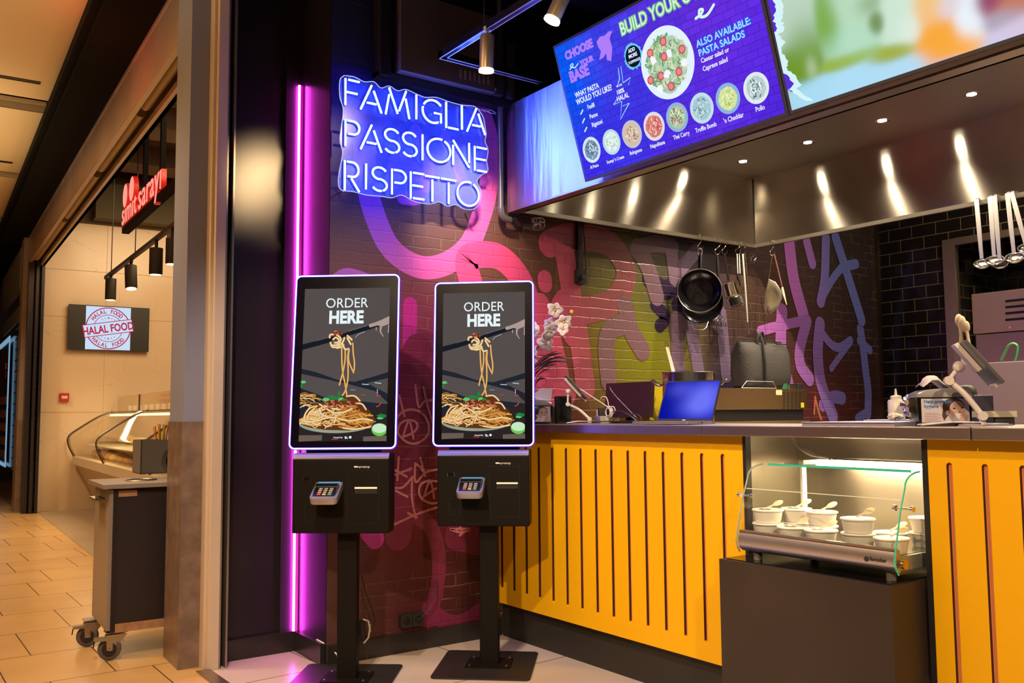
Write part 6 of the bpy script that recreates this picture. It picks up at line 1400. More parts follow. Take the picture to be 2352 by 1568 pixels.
# whisk
t = thing('whisk', 'balloon whisk with black handle hanging behind the pans', 'whisk', at(1650, 620, y=YH+.03))
B().tube([at(1647, 583, y=YH+.03), at(1648, 600, y=YH+.03), at(1650, 640, y=YH+.03)], [.006, .011, .010], 10).build('handle', M['black'], t, smooth=True)
B().tube([at(1650, 640, y=YH+.03), at(1653, 722, y=YH+.03)], .006, 8).build('ferrule', M['chrome'], t, smooth=True)
a, b_ = at(1653, 722, y=YH+.03), at(1652, 758, y=YH+.03); b = B()
for k in range(7):
    an_ = PI*k/7; w_ = Vector((math.cos(an_), math.sin(an_), 0))*.042
    b.tube(smooth_path([a, a+(b_-a)*.4+w_, a+(b_-a)*.85+w_*.9, b_+Vector((0, 0, -.004)), a+(b_-a)*.85-w_*.9, a+(b_-a)*.4-w_, a], 4), .0013, 5)
b.build('wires', M['chrome'], t, smooth=True)
hook(at(1648, 581, y=YH+.0), rail(1650), 's-hook holding the whisk')
# saucepan
t = thing('saucepan', 'small shiny steel saucepan hanging sideways right of the black pans', 'saucepan', at(1683, 675, y=YH-.02))
top_, bot_ = at(1676, 648, y=YH-.02), at(1694, 708, y=YH-.04)
axs = (bot_-top_).normalized()
axs = Vector((.16, -.20, -.97)).normalized(); R_ = .057
b = B(); b.lathe([(R_+.003, 0), (R_, .004), (R_, .082), (R_-.008, .092), (R_+.0, .102), (R_-.002, .150), (R_-.012, .158), (0, .158)], 36, at(1676, 652, y=YH-.03), axs); b.build('pan_body', mat('saucepan_steel', (.66, .60, .52), .16, 1), t, smooth=True)
B().tube([at(1664, 583, y=YH-.02), at(1667, 600, y=YH-.02), at(1673, 645, y=YH-.02)], [.003, .006, .0065], 8).build('handle', M['chrome'], t, smooth=True)
hook(at(1664, 581, y=YH-.02), rail(1663), 's-hook holding the saucepan')
# tongs, scraper, skewer
t = thing('kitchen_tongs', 'tongs with white arms and black grips hanging right of the saucepan', 'tongs', at(1697, 600, y=YH))
for dx in (-3, 2): B().tube([at(1696+dx, 583, y=YH), at(1698+dx, 628, y=YH)], .0035, 6).build('arm', M['white'], t, smooth=True)
B().tube([at(1694, 628, y=YH), at(1695, 640, y=YH), at(1701, 656, y=YH)], [.006, .009, .005], 8).build('grip', M['black'], t, smooth=True)
hook(at(1695, 581, y=YH), rail(1695), 's-hook holding the white tongs')
t = thing('long_spatula', 'long white handled spatula hanging down to the backpack', 'spatula', at(1714, 680, y=YH-.03))
B().tube([at(1706, 583, y=YH-.03), at(1713, 680, y=YH-.03), at(1717, 740, y=YH-.03)], [.008, .008, .007], 8, flat=.35).build('handle', M['white'], t, smooth=True)
B().tube([at(1717, 740, y=YH-.03), at(1720, 768, y=YH-.03)], .009, 8, flat=.2).build('blade', M['alu'], t, smooth=True)
o = B().tube([at(1711, 583, y=YH), at(1717, 640, y=YH), at(1723, 694, y=YH)], [.0045, .004, .001], 7).build('skewer', mat('brass', (.70, .52, .18), .3, 1), None, smooth=True); tag(o, 'thin brass-coloured skewer hanging next to the long white spatula', 'skewer')
hook(at(1706, 581, y=YH-.01), rail(1707), 's-hook holding the long spatula and skewer')
# scoop strainer on the rear rail
XR_ = HX1-.02
t = thing('skimmer', 'round pale mesh skimmer hanging from the rear rail', 'skimmer', at(1777, 680, x=XR_-.05))
c = at(1777, 682, x=XR_-.05); b = B()
sk = [(1766, 641), (1781, 648), (1794, 668), (1796, 685), (1788, 705), (1776, 716), (1762, 722), (1757, 705), (1758, 675)]
P_ = [at(*p, x=XR_-.05) for p in sk]; n_ = Vector((-1, -.2, 0)).normalized(); cc = sum(P_, Vector())/len(P_)
vs = P_+[cc+(p-cc)*.55+n_*-.02 for p in P_]+[cc+n_*-.028]; m_ = len(P_)
b.add(vs, [(i, (i+1) % m_, m_+(i+1) % m_, m_+i) for i in range(m_)]+[(m_+i, m_+(i+1) % m_, 2*m_) for i in range(m_)])
o = b.build('mesh_bowl', mat('skimmer_mesh', (.55, .48, .32), .3, .8), t, smooth=True); md = o.modifiers.new('s', 'SOLIDIFY'); md.thickness = .002
B().tube(P_, .0028, 6, closed=True).build('rim', M['alu'], t, smooth=True)
B().tube([at(1774, 585, x=XR_-.05), at(1770, 612, x=XR_-.05), at(1766, 641, x=XR_-.05)], .0025, 6).build('handle', mat('brass', (.70, .52, .18), .3, 1), t, smooth=True)
t = thing('pastry_brush', 'brown stick brush with pale tip hanging beside the skimmer', 'brush', at(1785, 620, x=XR_))
B().tube([at(1779, 585, x=XR_), at(1797, 660, x=XR_)], .005, 8).build('handle', mat('brown_handle', (.12, .03, .03), .5), t, smooth=True)
B().tube([at(1797, 660, x=XR_), at(1800, 675, x=XR_), at(1807, 700, x=XR_)], [.007, .008, .002], 8).build('bristle_tip', mat('cream_tip', (.7, .58, .4), .7), t, smooth=True)
hook(at(1774, 583, x=XR_-.03), Vector((HX1-.02, at(1773, 563, x=HX1-.02).y, RZ)), 's-hook on the rear rail holding skimmer and brush', Vector((.3, -.95, 0)))
# ladles hooked on the rear rail
def ladle(u, v, ub, vb, label, r=.045, tiltv=.35):
    a = at(u, v, x=HX1-.03); b_ = at(ub, vb, x=HX1-.06); a.z = RZ+.006
    t = thing('ladle', label, 'ladle', a, 0, 'steel ladles hooked on the rear rail')
    d = (b_-a); w_ = Vector((0, 1, 0)); vs = []
    for k, f_ in enumerate((0, .5, .84, .93)):
        c = a+d*f_; ww = .0125 if k < 2 else .010
        vs += [c+w_*ww+Vector((-.002, 0, 0)), c-w_*ww+Vector((-.002, 0, 0)), c-w_*ww+Vector((.002, 0, 0)), c+w_*ww+Vector((.002, 0, 0))]
    fs = [(0, 3, 2, 1), (12, 13, 14, 15)]+[(4*k+i, 4*k+(i+1) % 4, 4*k+4+(i+1) % 4, 4*k+4+i) for k in range(3) for i in range(4)]
    B().add(vs, fs).build('handle', M['alu'], t)
    B().tube([a+Vector((0, 0, -.004)), a+Vector((.012, 0, .008)), a+Vector((.026, 0, .004)), a+Vector((.028, 0, -.02))], .009, 8, flat=.25).build('hook_end', M['alu'], t, smooth=True)
    axl = (Vector((-.55, -.2, .75))).normalized(); prof = [(r*math.sin(PI/2*k/8), -r*.62*math.cos(PI/2*k/8)) for k in range(9)]+[(r*.97*math.sin(PI/2*k/8), -r*.59*math.cos(PI/2*k/8)) for k in range(8, -1, -1)]
    B().lathe(prof, 26, b_, axl).build('bowl', M['chrome'], t, smooth=True)
ladle(2243, 463, 2256, 604, 'ladle hanging leftmost on the rear rail, above the oven')
ladle(2274, 458, 2284, 596, 'ladle hanging second from the left on the rear rail', .047)
ladle(2285, 462, 2297, 605, 'thin ladle hanging behind the second ladle, its bowl lower', .040)
ladle(2314, 449, 2330, 590, 'ladle with reddish handle hanging third along the rear rail', .048)
ladle(2324, 450, 2358, 568, 'ladle slanting to the right at the picture edge', .044)
# ================================================================ OVEN CORNER
OX = 5.75
om = mat('oven_steel', (.78, .58, .36), .45, .6, bump=.03, bscale=5)
y0_, z0_ = at(2231, 676, x=OX).y, 0
ov = thing('pizza_oven', 'tall stainless oven cabinet with four vent slots at the right edge of the kitchen', 'oven', (OX+.3, y0_-.5, 0))
zs = at(2233, 768, x=OX).z; ztop = at(2229, 676, x=OX).z
ysd = y0_-1.0
B().box((OX, ysd, zs+.003), (OX+.8, y0_, ztop)).build('upper_housing', om, ov, bevel=.004)
B().box((OX+.012, ysd, .1), (OX+.8, y0_-.01, zs-.003)).build('lower_housing', mat('oven_steel_low', (.52, .38, .28), .45, .9), ov, bevel=.004)
for v in (689, 703, 717, 732):
    a = at(2309, v, x=OX); b_ = at(2309, v+5.5, x=OX); B().box((OX-.001, ysd+.1, b_.z), (OX+.001, a.y, a.z)).build('vent_slot', M['black'], ov)
p = at(2320, 752, x=OX); B().cyl((OX-.004, p.y, p.z), (OX, p.y, p.z), .008, 12).build('screw', M['chrome'], ov, smooth=True)
for (x, y) in ((OX+.05, y0_-.06), (OX+.7, y0_-.06), (OX+.05, ysd+.06), (OX+.7, ysd+.06)): B().box((x-.03, y-.03, 0), (x+.03, y+.03, .1)).build('foot', M['black'], ov)
SX = 4.55; p = at(2240, 834, x=SX); yb_ = at(2168, 960, x=SX).y
tag(B().box((SX, p.y-1.2, 0), (SX+.45, at(2192, 834, x=SX).y, p.z)).build('steel_cabinet', mat('cabinet_steel', (.46, .40, .34), .5, .85), None, bevel=.004), 'plain stainless cabinet behind the right tablet stand, green tongs lying on it', 'cabinet')
g = mat('green_plastic', (.03, .30, .10), .3); a = at(2320, 826, x=SX+.08)
b = B().tube(smooth_path([at(2299, 828, x=SX+.06), at(2310, 806, x=SX+.06), at(2318, 792, x=SX+.06), at(2328, 788, x=SX+.06), at(2337, 794, x=SX+.06), at(2336, 810, x=SX+.06), at(2331, 828, x=SX+.06)], 4), .009, 8, flat=.5)
tag(b.build('green_tongs', g, None, smooth=True), 'bright green tongs standing on the stainless cabinet', 'tongs')
wd = mat('pale_wood', (.55, .42, .28), .6); X = 4.62; ctz = p.z
us = thing('utensil_crock', 'crock with wooden spoons beside the oven, behind the right tablet', 'utensil crock', (X, at(2212, 830, x=X).y, ctz))
p = at(2212, 830, x=X); B().lathe([(0, 0), (.04, 0), (.042, .10), (.038, .10), (.036, .01), (0, .01)], 24, (p.x, p.y, ctz)).build('crock', M['steel'], us, smooth=True)
for (u0, v0, u1, v1, r) in ((2205, 822, 2208, 752, .030), (2216, 822, 2204, 744, .026), (2232, 822, 2221, 760, .026)):
    a, b_ = at(u0, v0, x=X), at(u1, v1, x=X); a.z = max(a.z, ctz+.07); t = thing('wooden_spoon', ['wooden spoon with tall round head, left in the crock', 'wooden spoon leaning left in the crock', 'wooden spoon at the right side of the crock'][(u0-2205)//11 if u0 < 2230 else 2], 'wooden spoon', a, 0, 'wooden spoons in the crock')
    B().tube([a-Vector((0, 0, .05)), b_], .008, 8).build('handle', wd, t, smooth=True); B().ball(b_+(b_-a).normalized()*r*.8, r, 16, 10, (.35, .8, 1.25)).build('spoon_head', wd, t, smooth=True)
# ================================================================ THE CAFE ACROSS THE PASSAGE
IM = MM.inverted(); EM_ = IM @ EYE; IR = IM.to_3x3()
def mp(u, v, **k):
    (a, val), = k.items(); d = IR @ ray(u, v); i = 'xyz'.index(a); return EM_ + d*((val-EM_[i])/d[i])
def mthing(name, label, cat, p, rz=0, group=None):
    q = MM @ Vector(p); return thing(name, label, cat, q, rz-AM, group)
WYc = 8.72
marble = bpy.data.materials.new('cream_marble'); marble.use_nodes = True; nt = marble.node_tree; p = nt.nodes['Principled BSDF']
tc = N(nt, 'ShaderNodeTexCoord'); nz = N(nt, 'ShaderNodeTexNoise'); nz.inputs['Scale'].default_value = .9; nz.inputs['Detail'].default_value = 6; nz.inputs['Distortion'].default_value = 1.2; nt.links.new(tc.outputs['Object'], nz.inputs[0])
cr = N(nt, 'ShaderNodeValToRGB'); cr.color_ramp.elements[0].position = .497; cr.color_ramp.elements[0].color = (.74, .57, .40, 1); cr.color_ramp.elements[1].position = .503; cr.color_ramp.elements[1].color = (.74, .57, .40, 1)
e_ = cr.color_ramp.elements.new(.5); e_.color = (.60, .46, .32, 1); nt.links.new(nz.outputs[0], cr.inputs[0]); nt.links.new(cr.outputs[0], p.inputs['Base Color']); p.inputs['Roughness'].default_value = .18
struct(BM().box((.12, WYc, 0), (6, WYc+.1, 3.83)).build('wall_left', marble))
jm = mat('joint_line', (.45, .34, .22), .6)
b = BM()
for z in (1.28, 2.55, 3.18): b.box((.14, WYc-.002, z), (6, WYc, z+.006))
for x in (.95, 1.95, 2.95): b.box((x, WYc-.002, 0), (x+.004, WYc, 3.83))
struct(b.build('trim_14', jm))
brn = mat('dark_brown_soffit', (.11, .06, .03), .6, vary=.3, vscale=1.5, bump=.3, bscale=4)
struct(BM().box((.12, WYc, 3.83), (6, WYc+.1, 4.95)).build('wall_left', brn))
struct(BM().box((.25, .3, 4.9), (6, 8.9, 5.0)).box((5.5, .3, 0), (5.6, 8.8, 4.9)).box((1.45, .22, 0), (6, .30, 4.9)).build('ceiling', brn))
olive = mat('olive_box', (.085, .065, .022), .6)
tag(BM().box((.75, WYc-.3, 3.87), (1.9, WYc-.02, 4.35)).build('ceiling_duct', olive, None), 'olive painted box duct above the cream cafe wall', 'duct')
for k, (y, lab) in enumerate(((7.2, 'far'), (5.6, 'middle'), (4.2, 'near'))):
    o = BM().box((.5, y, 4.35), (4, y+.5, 4.6)).build('ceiling_beam', brn, None); tag(o, 'brown duct crossing the dark cafe ceiling, '+lab+' one', 'duct', 'brown ducts under the cafe ceiling')
# wall screen with stamp
a, c = mp(158, 698, y=WYc-.07), mp(341, 808, y=WYc-.07)
tvs = mthing('wall_television', 'black television showing a red HALAL FOOD stamp on the cream cafe wall', 'television', ((a.x+c.x)/2, WYc-.05, (a.z+c.z)/2))
yy = WYc-.08
BM().box((a.x, yy, c.z), (c.x, yy+.04, a.z)).build('casing', M['black'], tvs); BM().box((a.x+.3, yy+.04, c.z+.15), (c.x-.3, WYc-.001, a.z-.15)).build('bracket', M['black'], tvs)
l_, r_ = mp(198, 702, y=yy).x, mp(301, 702, y=yy).x; cz = (a.z+c.z)/2; cxx = (l_+r_)/2; hh = (a.z-c.z)/2-.012
sc_ = BM().box((l_, yy-.002, cz-hh), (r_, yy, cz+hh)).build('lit_picture', emit('halal_white', srgb(200, 222, 246), 1.0), tvs)
red = emit('halal_red', srgb(186, 40, 70), 1.0); lo = [0]
def ring(r, w_, col, y_): 
    b = BM(); n = 48; vs = []
    for k in range(n):
        for rr_ in (r, r-w_): vs.append((cxx+rr_*math.cos(2*PI*k/n), y_, cz+rr_*math.sin(2*PI*k/n)))
    b.add(vs, [(2*k, 2*k+1, 2*((k+1) % n)+1, 2*((k+1) % n)) for k in range(n)]); return b.build('stamp_ring', col, sc_)
ring(.285, .014, red, yy-.0035); ring(.185, .008, red, yy-.0035)
ang = math.radians(10); ux = Vector((math.cos(ang), 0, math.sin(ang))); uz = Vector((-math.sin(ang), 0, math.cos(ang)))
def mquad(w_, h_, y_, m, name):
    c0 = Vector((cxx, y_, cz)); b = BM(); b.add([c0-ux*w_-uz*h_, c0+ux*w_-uz*h_, c0+ux*w_+uz*h_, c0-ux*w_+uz*h_], [(0, 1, 2, 3)]); b.build(name, m, sc_)
mquad(.315, .088, yy-.004, red, 'stamp_bar'); mquad(.305, .078, yy-.0045, emit('halal_white', srgb(200, 222, 246), 1.0), 'stamp_bar')
R3 = MM.to_3x3()
text('lettering', 'HALAL FOOD', red, sc_, MM @ (Vector((cxx, yy-.0055, cz))-uz*.052), R3 @ ux, R3 @ uz, .145, bold=.004, sx=.72)
def arctext(st, a0, a1, r, flip):
    n = len(st)
    for i, ch in enumerate(st):
        if ch == ' ': continue
        a_ = math.radians(a0+(a1-a0)*(i+.5)/n); t_ = Vector((-math.sin(a_), 0, math.cos(a_)))*(1 if flip else -1); up_ = Vector((math.cos(a_), 0, math.sin(a_)))*(-1 if flip else 1)
        text('lettering', ch, red, sc_, MM @ (Vector((cxx, yy-.0055, cz))+Vector((math.cos(a_), 0, math.sin(a_)))*(r if not flip else r+.052)), R3 @ t_, R3 @ up_, .075, bold=.002, sx=.8)
arctext('HALAL FOOD', 152, 42, .205, False); arctext('HALAL FOOD', 215, 325, .205, True)
b = BM()
for sg in (1, -1):
    for k in range(-2, 3):
        a_ = math.radians(90+k*17)*1; x = cxx+.14*math.cos(a_); z = cz+sg*.14*math.sin(a_); r0 = .016 if k == 0 else .010
        b.add([(x+(r0 if i % 2 == 0 else r0*.45)*math.cos(PI/2+PI*i/5), yy-.0035, z+(r0 if i % 2 == 0 else r0*.45)*math.sin(PI/2+PI*i/5)) for i in range(10)], [list(range(10))])
b.build('stamp_stars', red, sc_)
# fire call point
p = mp(148, 912, y=WYc-.02); fc = mthing('fire_call_point', 'small red fire alarm call point on the cream cafe wall', 'fire alarm', p)
BM().box((p.x-.055, WYc-.04, p.z-.055), (p.x+.055, WYc, p.z+.055)).build('housing', mat('alarm_red', (.55, .02, .02), .4), fc, bevel=.004); BM().box((p.x-.035, WYc-.043, p.z-.018), (p.x+.035, WYc-.04, p.z+.018)).build('press_plate', mat('alarm_white', (.7, .6, .5), .5), fc)
# black shutter frame and pillar at the far end, next shop behind
fr = mat('frame_black', (.022, .018, .022), .25); wht = mat('plaster_flake', (.6, .5, .4), .8)
x_ = mp(66, 1172, z=0)
struct(BM().box((.0, 8.55, 0), (.06, 8.72, 3.25)).box((.08, 8.50, 0), (.115, 8.72, 3.4)).box((.145, 8.5, 0), (.18, 8.72, 3.25)).box((.0, 8.66, 0), (.18, 8.72, 3.4)).build('trim_15', fr))
b = BM()
for k in range(7): z = .35+k*.42; b.box((.125, 8.652, z), (.133, 8.66, z+.012))
for (x, z, w_, h_) in ((.09, 0, .02, .05), (.12, .0, .03, .03), (.122, .04, .012, .25), (.126, .3, .008, .35)): b.box((x, 8.645, z), (x+w_, 8.66, z+h_))
struct(b.build('trim_16', wht))
struct(BM().box((-.05, 8.78, 1.18), (.14, 9.15, 3.62)).build('trim_17', mat('taupe_pillar', (.33, .25, .21), .5)))
struct(BM().box((-.06, 8.77, 0), (.15, 9.16, 1.18)).build('trim_18', mat('stone_foot', (.23, .155, .11), .35, vary=.2, vscale=10)))
struct(BM().box((-.02, 9.15, 0), (.02, 12.5, 2.55)).build('trim_19', M['black_gloss']))
struct(BM().box((-.03, 9.15, 2.55), (.0, 12.5, 2.75)).box((-.06, 9.15, 2.95), (.0, 12.5, 3.5)).build('trim_20', mat('teal_grey_fascia', (.16, .18, .20), .4)))
b = BM()
for k in range(14): b.box((-.03, 9.3, .5+k*.15), (-.02, 9.9, .52+k*.15))
struct(b.build('trim_21', mat('lattice_grey', (.10, .10, .11), .35, .5)))
# neighbouring shop: lit cool window with a poster of red letters
ns_ = mthing('shop_window', 'cool lit window frame of the next shop at the far left edge', 'shop window', (-.04, 11.5, .6))
BM().box((-.06, 10.6, .5), (-.045, 12.6, .55)).box((-.06, 10.6, 2.35), (-.045, 12.6, 2.42)).box((-.06, 10.55, .5), (-.045, 10.62, 2.42)).build('frame', emit('cool_frame', srgb(120, 160, 190), .9), ns_)
BM().box((-.042, 10.62, .55), (-.038, 12.6, 2.35)).build('pane_backing', mat('window_dark', (.05, .03, .03), .3), ns_)
for k, zt in enumerate((1.95, 1.82)): text('lettering', 'RED'[1:] if k == 0 else 'S', emit('red_letters', srgb(170, 30, 25), 1), ns_, MM @ Vector((-.065, 10.95, zt)), R3 @ Vector((0, -1, 0)), (0, 0, 1), .13, align='CENTER')
bs_ = mat('crate_brown', (.30, .16, .09), .6)
for k in range(5): BM().box((-.063, 10.75, .62+k*.2), (-.055, 12.3, .74+k*.2)).build('shelf_picture', bs_, ns_)
# ---------------------------------------------------------------- display counter with curved glass
DXF = .72      # glass front line (mall x)
T_ = mp(260, 945, y=8.6); K_ = mp(160, 1010, y=8.6); Bt = mp(172, 1048, y=8.6)
cp = [(T_.x, T_.z), (T_.x-.30*(T_.x-K_.x), T_.z-.06), (T_.x-.72*(T_.x-K_.x), T_.z-.20), (K_.x, K_.z+.05), (K_.x-.0, K_.z-.07), (Bt.x, Bt.z)]
cps = [Vector((a, b_, 0)) for a, b_ in cp]; sm_ = [(q.x, q.y) for q in smooth_path(cps, 8)]
y_near = 3.2
dcx = mthing('pastry_display_counter', 'long cafe display counter with curved glass and pastries along the cream wall', 'display counter', (1.5, 6, 0))
b = BM(); ns2 = len(sm_)
b.add([(x, y, z) for y in (y_near, 8.66) for x, z in sm_], [(i, i+1, ns2+i+1, ns2+i) for i in range(ns2-1)]); b.build('curved_glass', glass('case_glass', (.98, .94, .84), .10, .05), dcx, smooth=True)
ribm = mat('rib_dark', (.07, .04, .03), .3)
for y in (8.62, mp(226, 1020, x=K_.x).y, mp(330, 1030, x=K_.x).y):
    BM().tube([(x-.01, y, z) for x, z in sm_], .010, 8).build('glass_rib', ribm, dcx, smooth=True)
bx, bzc = Bt.x, Bt.z
BM().box((bx-.02, y_near, bzc-.10), (bx+1.15, 8.68, bzc)).build('deck', mat('cream_deck', (.62, .50, .36), .4), dcx)
BM().prism([(bx+.02, bzc-.1), (bx+1.15, bzc-.1), (bx+1.15, 0), (bx+.30, 0), (bx+.22, .2)], 'y', y_near+.02, 8.66).build('body', mat('beige_body', (.55, .42, .28), .35), dcx)
BM().box((T_.x-.02, y_near, T_.z-.03), (T_.x+.35, 8.66, T_.z)).build('top_shelf', mat('bronze_shelf', (.20, .13, .09), .4, .5), dcx)
BM().box((bx+.1, y_near+.05, bzc+.15), (bx+.95, 8.6, bzc+.16)).build('glass_shelf', mat('shelf_pale', (.72, .62, .44), .25), dcx)
BM().box((T_.x-.04, y_near, T_.z-.06), (T_.x+.05, 8.6, T_.z-.035)).build('case_lamp', emit('case_lamp', (1, .78, .42), 5), dcx)
BM().box((T_.x+.05, 5.4, T_.z), (T_.x+.06, 8.6, T_.z+.2)).build('rear_glass', glass('upper_glass', (.98, .93, .84), .06, .1), dcx)
BM().box((T_.x+.045, 7.13, T_.z), (T_.x+.065, 7.15, T_.z+.2)).build('glass_post', ribm, dcx)
rp = random.Random(8); past = [mat('pastry_'+n, c, .6) for n, c in (('golden', (.75, .42, .10)), ('brown', (.45, .20, .06)), ('cream', (.85, .72, .48)), ('yellow', (.85, .65, .12)))]
kinds = ['round golden pastry', 'dark brown bun', 'cream topped cake', 'yellow tart']
i = 0
for row in range(2):
    for j in range(11):
        y = 8.35-j*.34+rp.uniform(-.05, .05); x = bx+.22+row*.38; z = (bzc+.001) if row == 0 else bzc+.161
        k = rp.randrange(4); bb_ = B().lathe([(0, 0), (.07, 0), (.10, .03), (.085, .065), (.03, .09), (0, .092)], 16); o = bb_.build('pastry', past[k], None, smooth=True)
        o.location = MM @ Vector((x, y, z)); s_ = rp.uniform(.8, 1.3); o.scale = (s_, s_*rp.uniform(.9, 1.3), s_)
        tag(o, kinds[k]+' in the cafe display, '+('front row' if row == 0 else 'raised rear row')+', number '+['one', 'two', 'three', 'four', 'five', 'six', 'seven', 'eight', 'nine', 'ten', 'eleven'][j]+' from the wall', 'pastry', 'pastries in the cafe display')
# little glasses on top
for j in range(9):
    p = mp(318+j*7.5, 908-j*.9, x=T_.x+.2); o = B().lathe([(.02, 0), (.026, .07), (.024, .07), (.018, .004), (0, .004)], 14).build('tea_glass', mat('tea_glass', (.9, .8, .6), .1, em=(1, .85, .5), es=.35), None, smooth=True)
    o.location = MM @ Vector((T_.x+.12, 8.1-j*.33, T_.z+.001)); tag(o, 'small tea glass standing on the display counter, '+['first', 'second', 'third', 'fourth', 'fifth', 'sixth', 'seventh', 'eighth', 'ninth'][j]+' from the wall', 'glass', 'tea glasses on the cafe counter')
# ---------------------------------------------------------------- shop sign, bars, track
SXm = .62
sg = mthing('cafe_sign', 'glowing red three-dimensional letters simit sarayi hanging in the cafe front', 'sign', (SXm, 4, 3.0))
a, c = mp(284, 532, x=SXm), mp(398, 470, x=SXm)
ltr = emit('sign_face', srgb(255, 150, 132), 1.2); side = mat('sign_side_red', (.62, .02, .015), .4, em=(1, .03, .02), es=.22)
gl0, gl1 = mp(284, 524, x=SXm), mp(400, 425, x=SXm)
zb = (mp(290, 505, x=SXm).z)
def sgtext(st, y_, z_, size):
    o = text('lettering', st, side, sg, MM @ Vector((SXm, y_, z_)), R3 @ Vector((0, -1, 0)), (0, 0, 1), size, ext=.022, bold=.008, align='LEFT', sx=1.15, lift=0, spacing=1.06)
    f_ = text('letter_face', st, ltr, o, MM @ Vector((SXm, y_, z_)), R3 @ Vector((0, -1, 0)), (0, 0, 1), size, ext=.002, bold=.0, align='LEFT', sx=1.15, lift=.025, spacing=1.06)
p1, p2 = mp(285, 515, x=SXm), mp(322, 480, x=SXm)
s1, s2 = mp(323, 470, x=SXm), mp(380, 440, x=SXm)
zb = mp(300, 505, x=SXm).z
sgtext('s\u0131m\u0131t', p1.y, zb, .33); sgtext('saray\u0131', s1.y, zb, .37)
for (u, v, h_) in ((293, 450, 27), (308, 434, 28)):
    p = mp(u, v, x=SXm); h = abs(mp(u, v-h_, x=SXm).z-p.z); b = B(); b.lathe([(0, -.022), (h, -.022), (h, .022), (0, .022)], 28, MM @ p, R3 @ Vector((-1, 0, 0))); o = b.build('dot', side, sg, smooth=False)
    B().lathe([(0, .0), (h*.95, .0)], 28, MM @ (p+Vector((-.025, 0, 0))), R3 @ Vector((-1, 0, 0))).build('dot_face', ltr, o)
BM().box((SXm-.02, p1.y-2.6, zb-.08), (SXm+.05, p1.y, zb-.02)).build('carrier_beam', bcm, sg)
for u in (334, 373):
    p = mp(u, 400, x=SXm); BM().box((SXm-.02, p.y-.035, zb), (SXm+.02, p.y+.035, 4.9)).build('hanging_bar', bcm, sg)
lamp('sign_glow', 'AREA', MM @ Vector((SXm-.12, p1.y-1.0, zb+.2)), 9, (1, .06, .03), MM @ Vector((-.2, p1.y-1.0, 3.6)), .9, .3)
# horn box behind the sign
o = BM().box((SXm+.25, s2.y-1.0, zb-.42), (SXm+.75, s1.y+.1, zb-.12)).build('cream_bulkhead', mat('bulkhead', (.42, .32, .16), .6), None, bevel=.1); tag(o, 'rounded cream bulkhead under the red cafe sign', 'bulkhead')
TXm = .75
e0 = mp(243, 638, x=TXm); e1_ = mp(396, 545, x=TXm)
tr_ = mthing('cafe_track_rail', 'dark suspended track rail in the cafe carrying black spotlights', 'track rail', (TXm, e0.y, e0.z))
BM().box((TXm-.02, e1_.y-.8, e0.z-.02), (TXm+.02, e0.y, e0.z+.02)).build('rail', M['matte_black'], tr_)
for u, yy_ in ((256, 0), (310, 1)): 
    p = mp(u, 600, x=TXm); BM().cyl((TXm, p.y, e0.z), (TXm+.01, p.y, 4.9), .006, 6).build('suspension_cable', M['black'], tr_, smooth=True)
for i, (u, v0, v1, tl, lab) in enumerate(((255, 640, 688, 0, 'black cylinder spotlight in the cafe, farthest along the rail'), (303, 608, 662, .22, 'black cylinder spotlight in the cafe, tilted, second along the rail'), (359, 570, 630, 0, 'black cylinder spotlight in the cafe, third along the rail'), (396, 548, 606, 0, 'black cylinder spotlight cut off by the lilac pilaster'))):
    a, c = mp(u, v0, x=TXm), mp(u, v1, x=TXm); h = a.z-c.z; r0 = h*.24
    t = mthing('cafe_spotlight', lab, 'spotlight', (TXm, a.y, e0.z-.02), 0, 'black spotlights on the cafe rail')
    axx = Vector((0, tl, 1)).normalized()
    bz0 = e0.z-.11-h
    q = MM @ Vector((TXm, a.y, c.z)); 
    B().lathe([(r0*.9, 0), (r0, .01), (r0, h), (0, h)], 22, q, axx).build('body', M['matte_black'], t, smooth=True)
    B().lathe([(0, -.001), (r0*.85, -.001), (r0*.92, .02)], 22, q, axx).build('lens', emit('cafe_lens', (1, .8, .5), 7), t)
    B().cyl(q+axx*h, MM @ Vector((TXm, a.y, e0.z)), .016, 10).build('joint', M['black'], t, smooth=True)
    if i in (0, 1, 2): lamp('cafe_spot', 'SPOT', q-axx*.03, 45, (1, .76, .42), q-axx*2+Vector((.5, 1.0, 0)), .04, spot=80, blend=.9)
# ================================================================ WASTE CART WITH STRAW BOX
cx0, cy0 = 1.02, 4.93
q = at(232, 1463, x=1.02)
ca_ = thing('waste_cart', 'grey and black waste cabinet on casters with a hole in its top, in the passage', 'cart', (1.03, 4.93, 0), -AM)
W_c, D_c, Zb, Zt = .52, .42, .145, 1.03
zt_ = at(222, 1104, x=1.03).z
# local: x to the right along the black face, y away
gp = mat('grey_laminate', (.30, .25, .23), .4); bp_ = mat('cart_black', (.022, .018, .022), .4); ply = mat('ply_edge', (.45, .25, .14), .6, vary=.2, vscale=20)
B().box((.0, 0, Zb), (.018, .45, zt_-.03)).build('side_panel', gp, ca_, local=True)
B().box((.02, .0, Zb-.012), (.60, .018, zt_-.035)).build('front_panel', bp_, ca_, local=True) if False else B().box((.02, .0, Zb+.03), (.60, .44, zt_-.04)).build('front_panel', bp_, ca_, local=True)
B().box((.018, -.006, Zb-.01), (.04, .44, zt_-.03)).build('corner_edge', M['black'], ca_, local=True)
B().box((.04, -.004, Zb-.012), (.62, .45, Zb+.03)).build('floor_board', ply, ca_, local=True)
B().box((.04, -.003, zt_-.065), (.13, .0, zt_-.035)).build('top_rail', ply, ca_, local=True)
tp = B().box((-.035, -.03, zt_-.022), (.62, .47, zt_)).build('top', gp, ca_, local=True, bevel=.002)
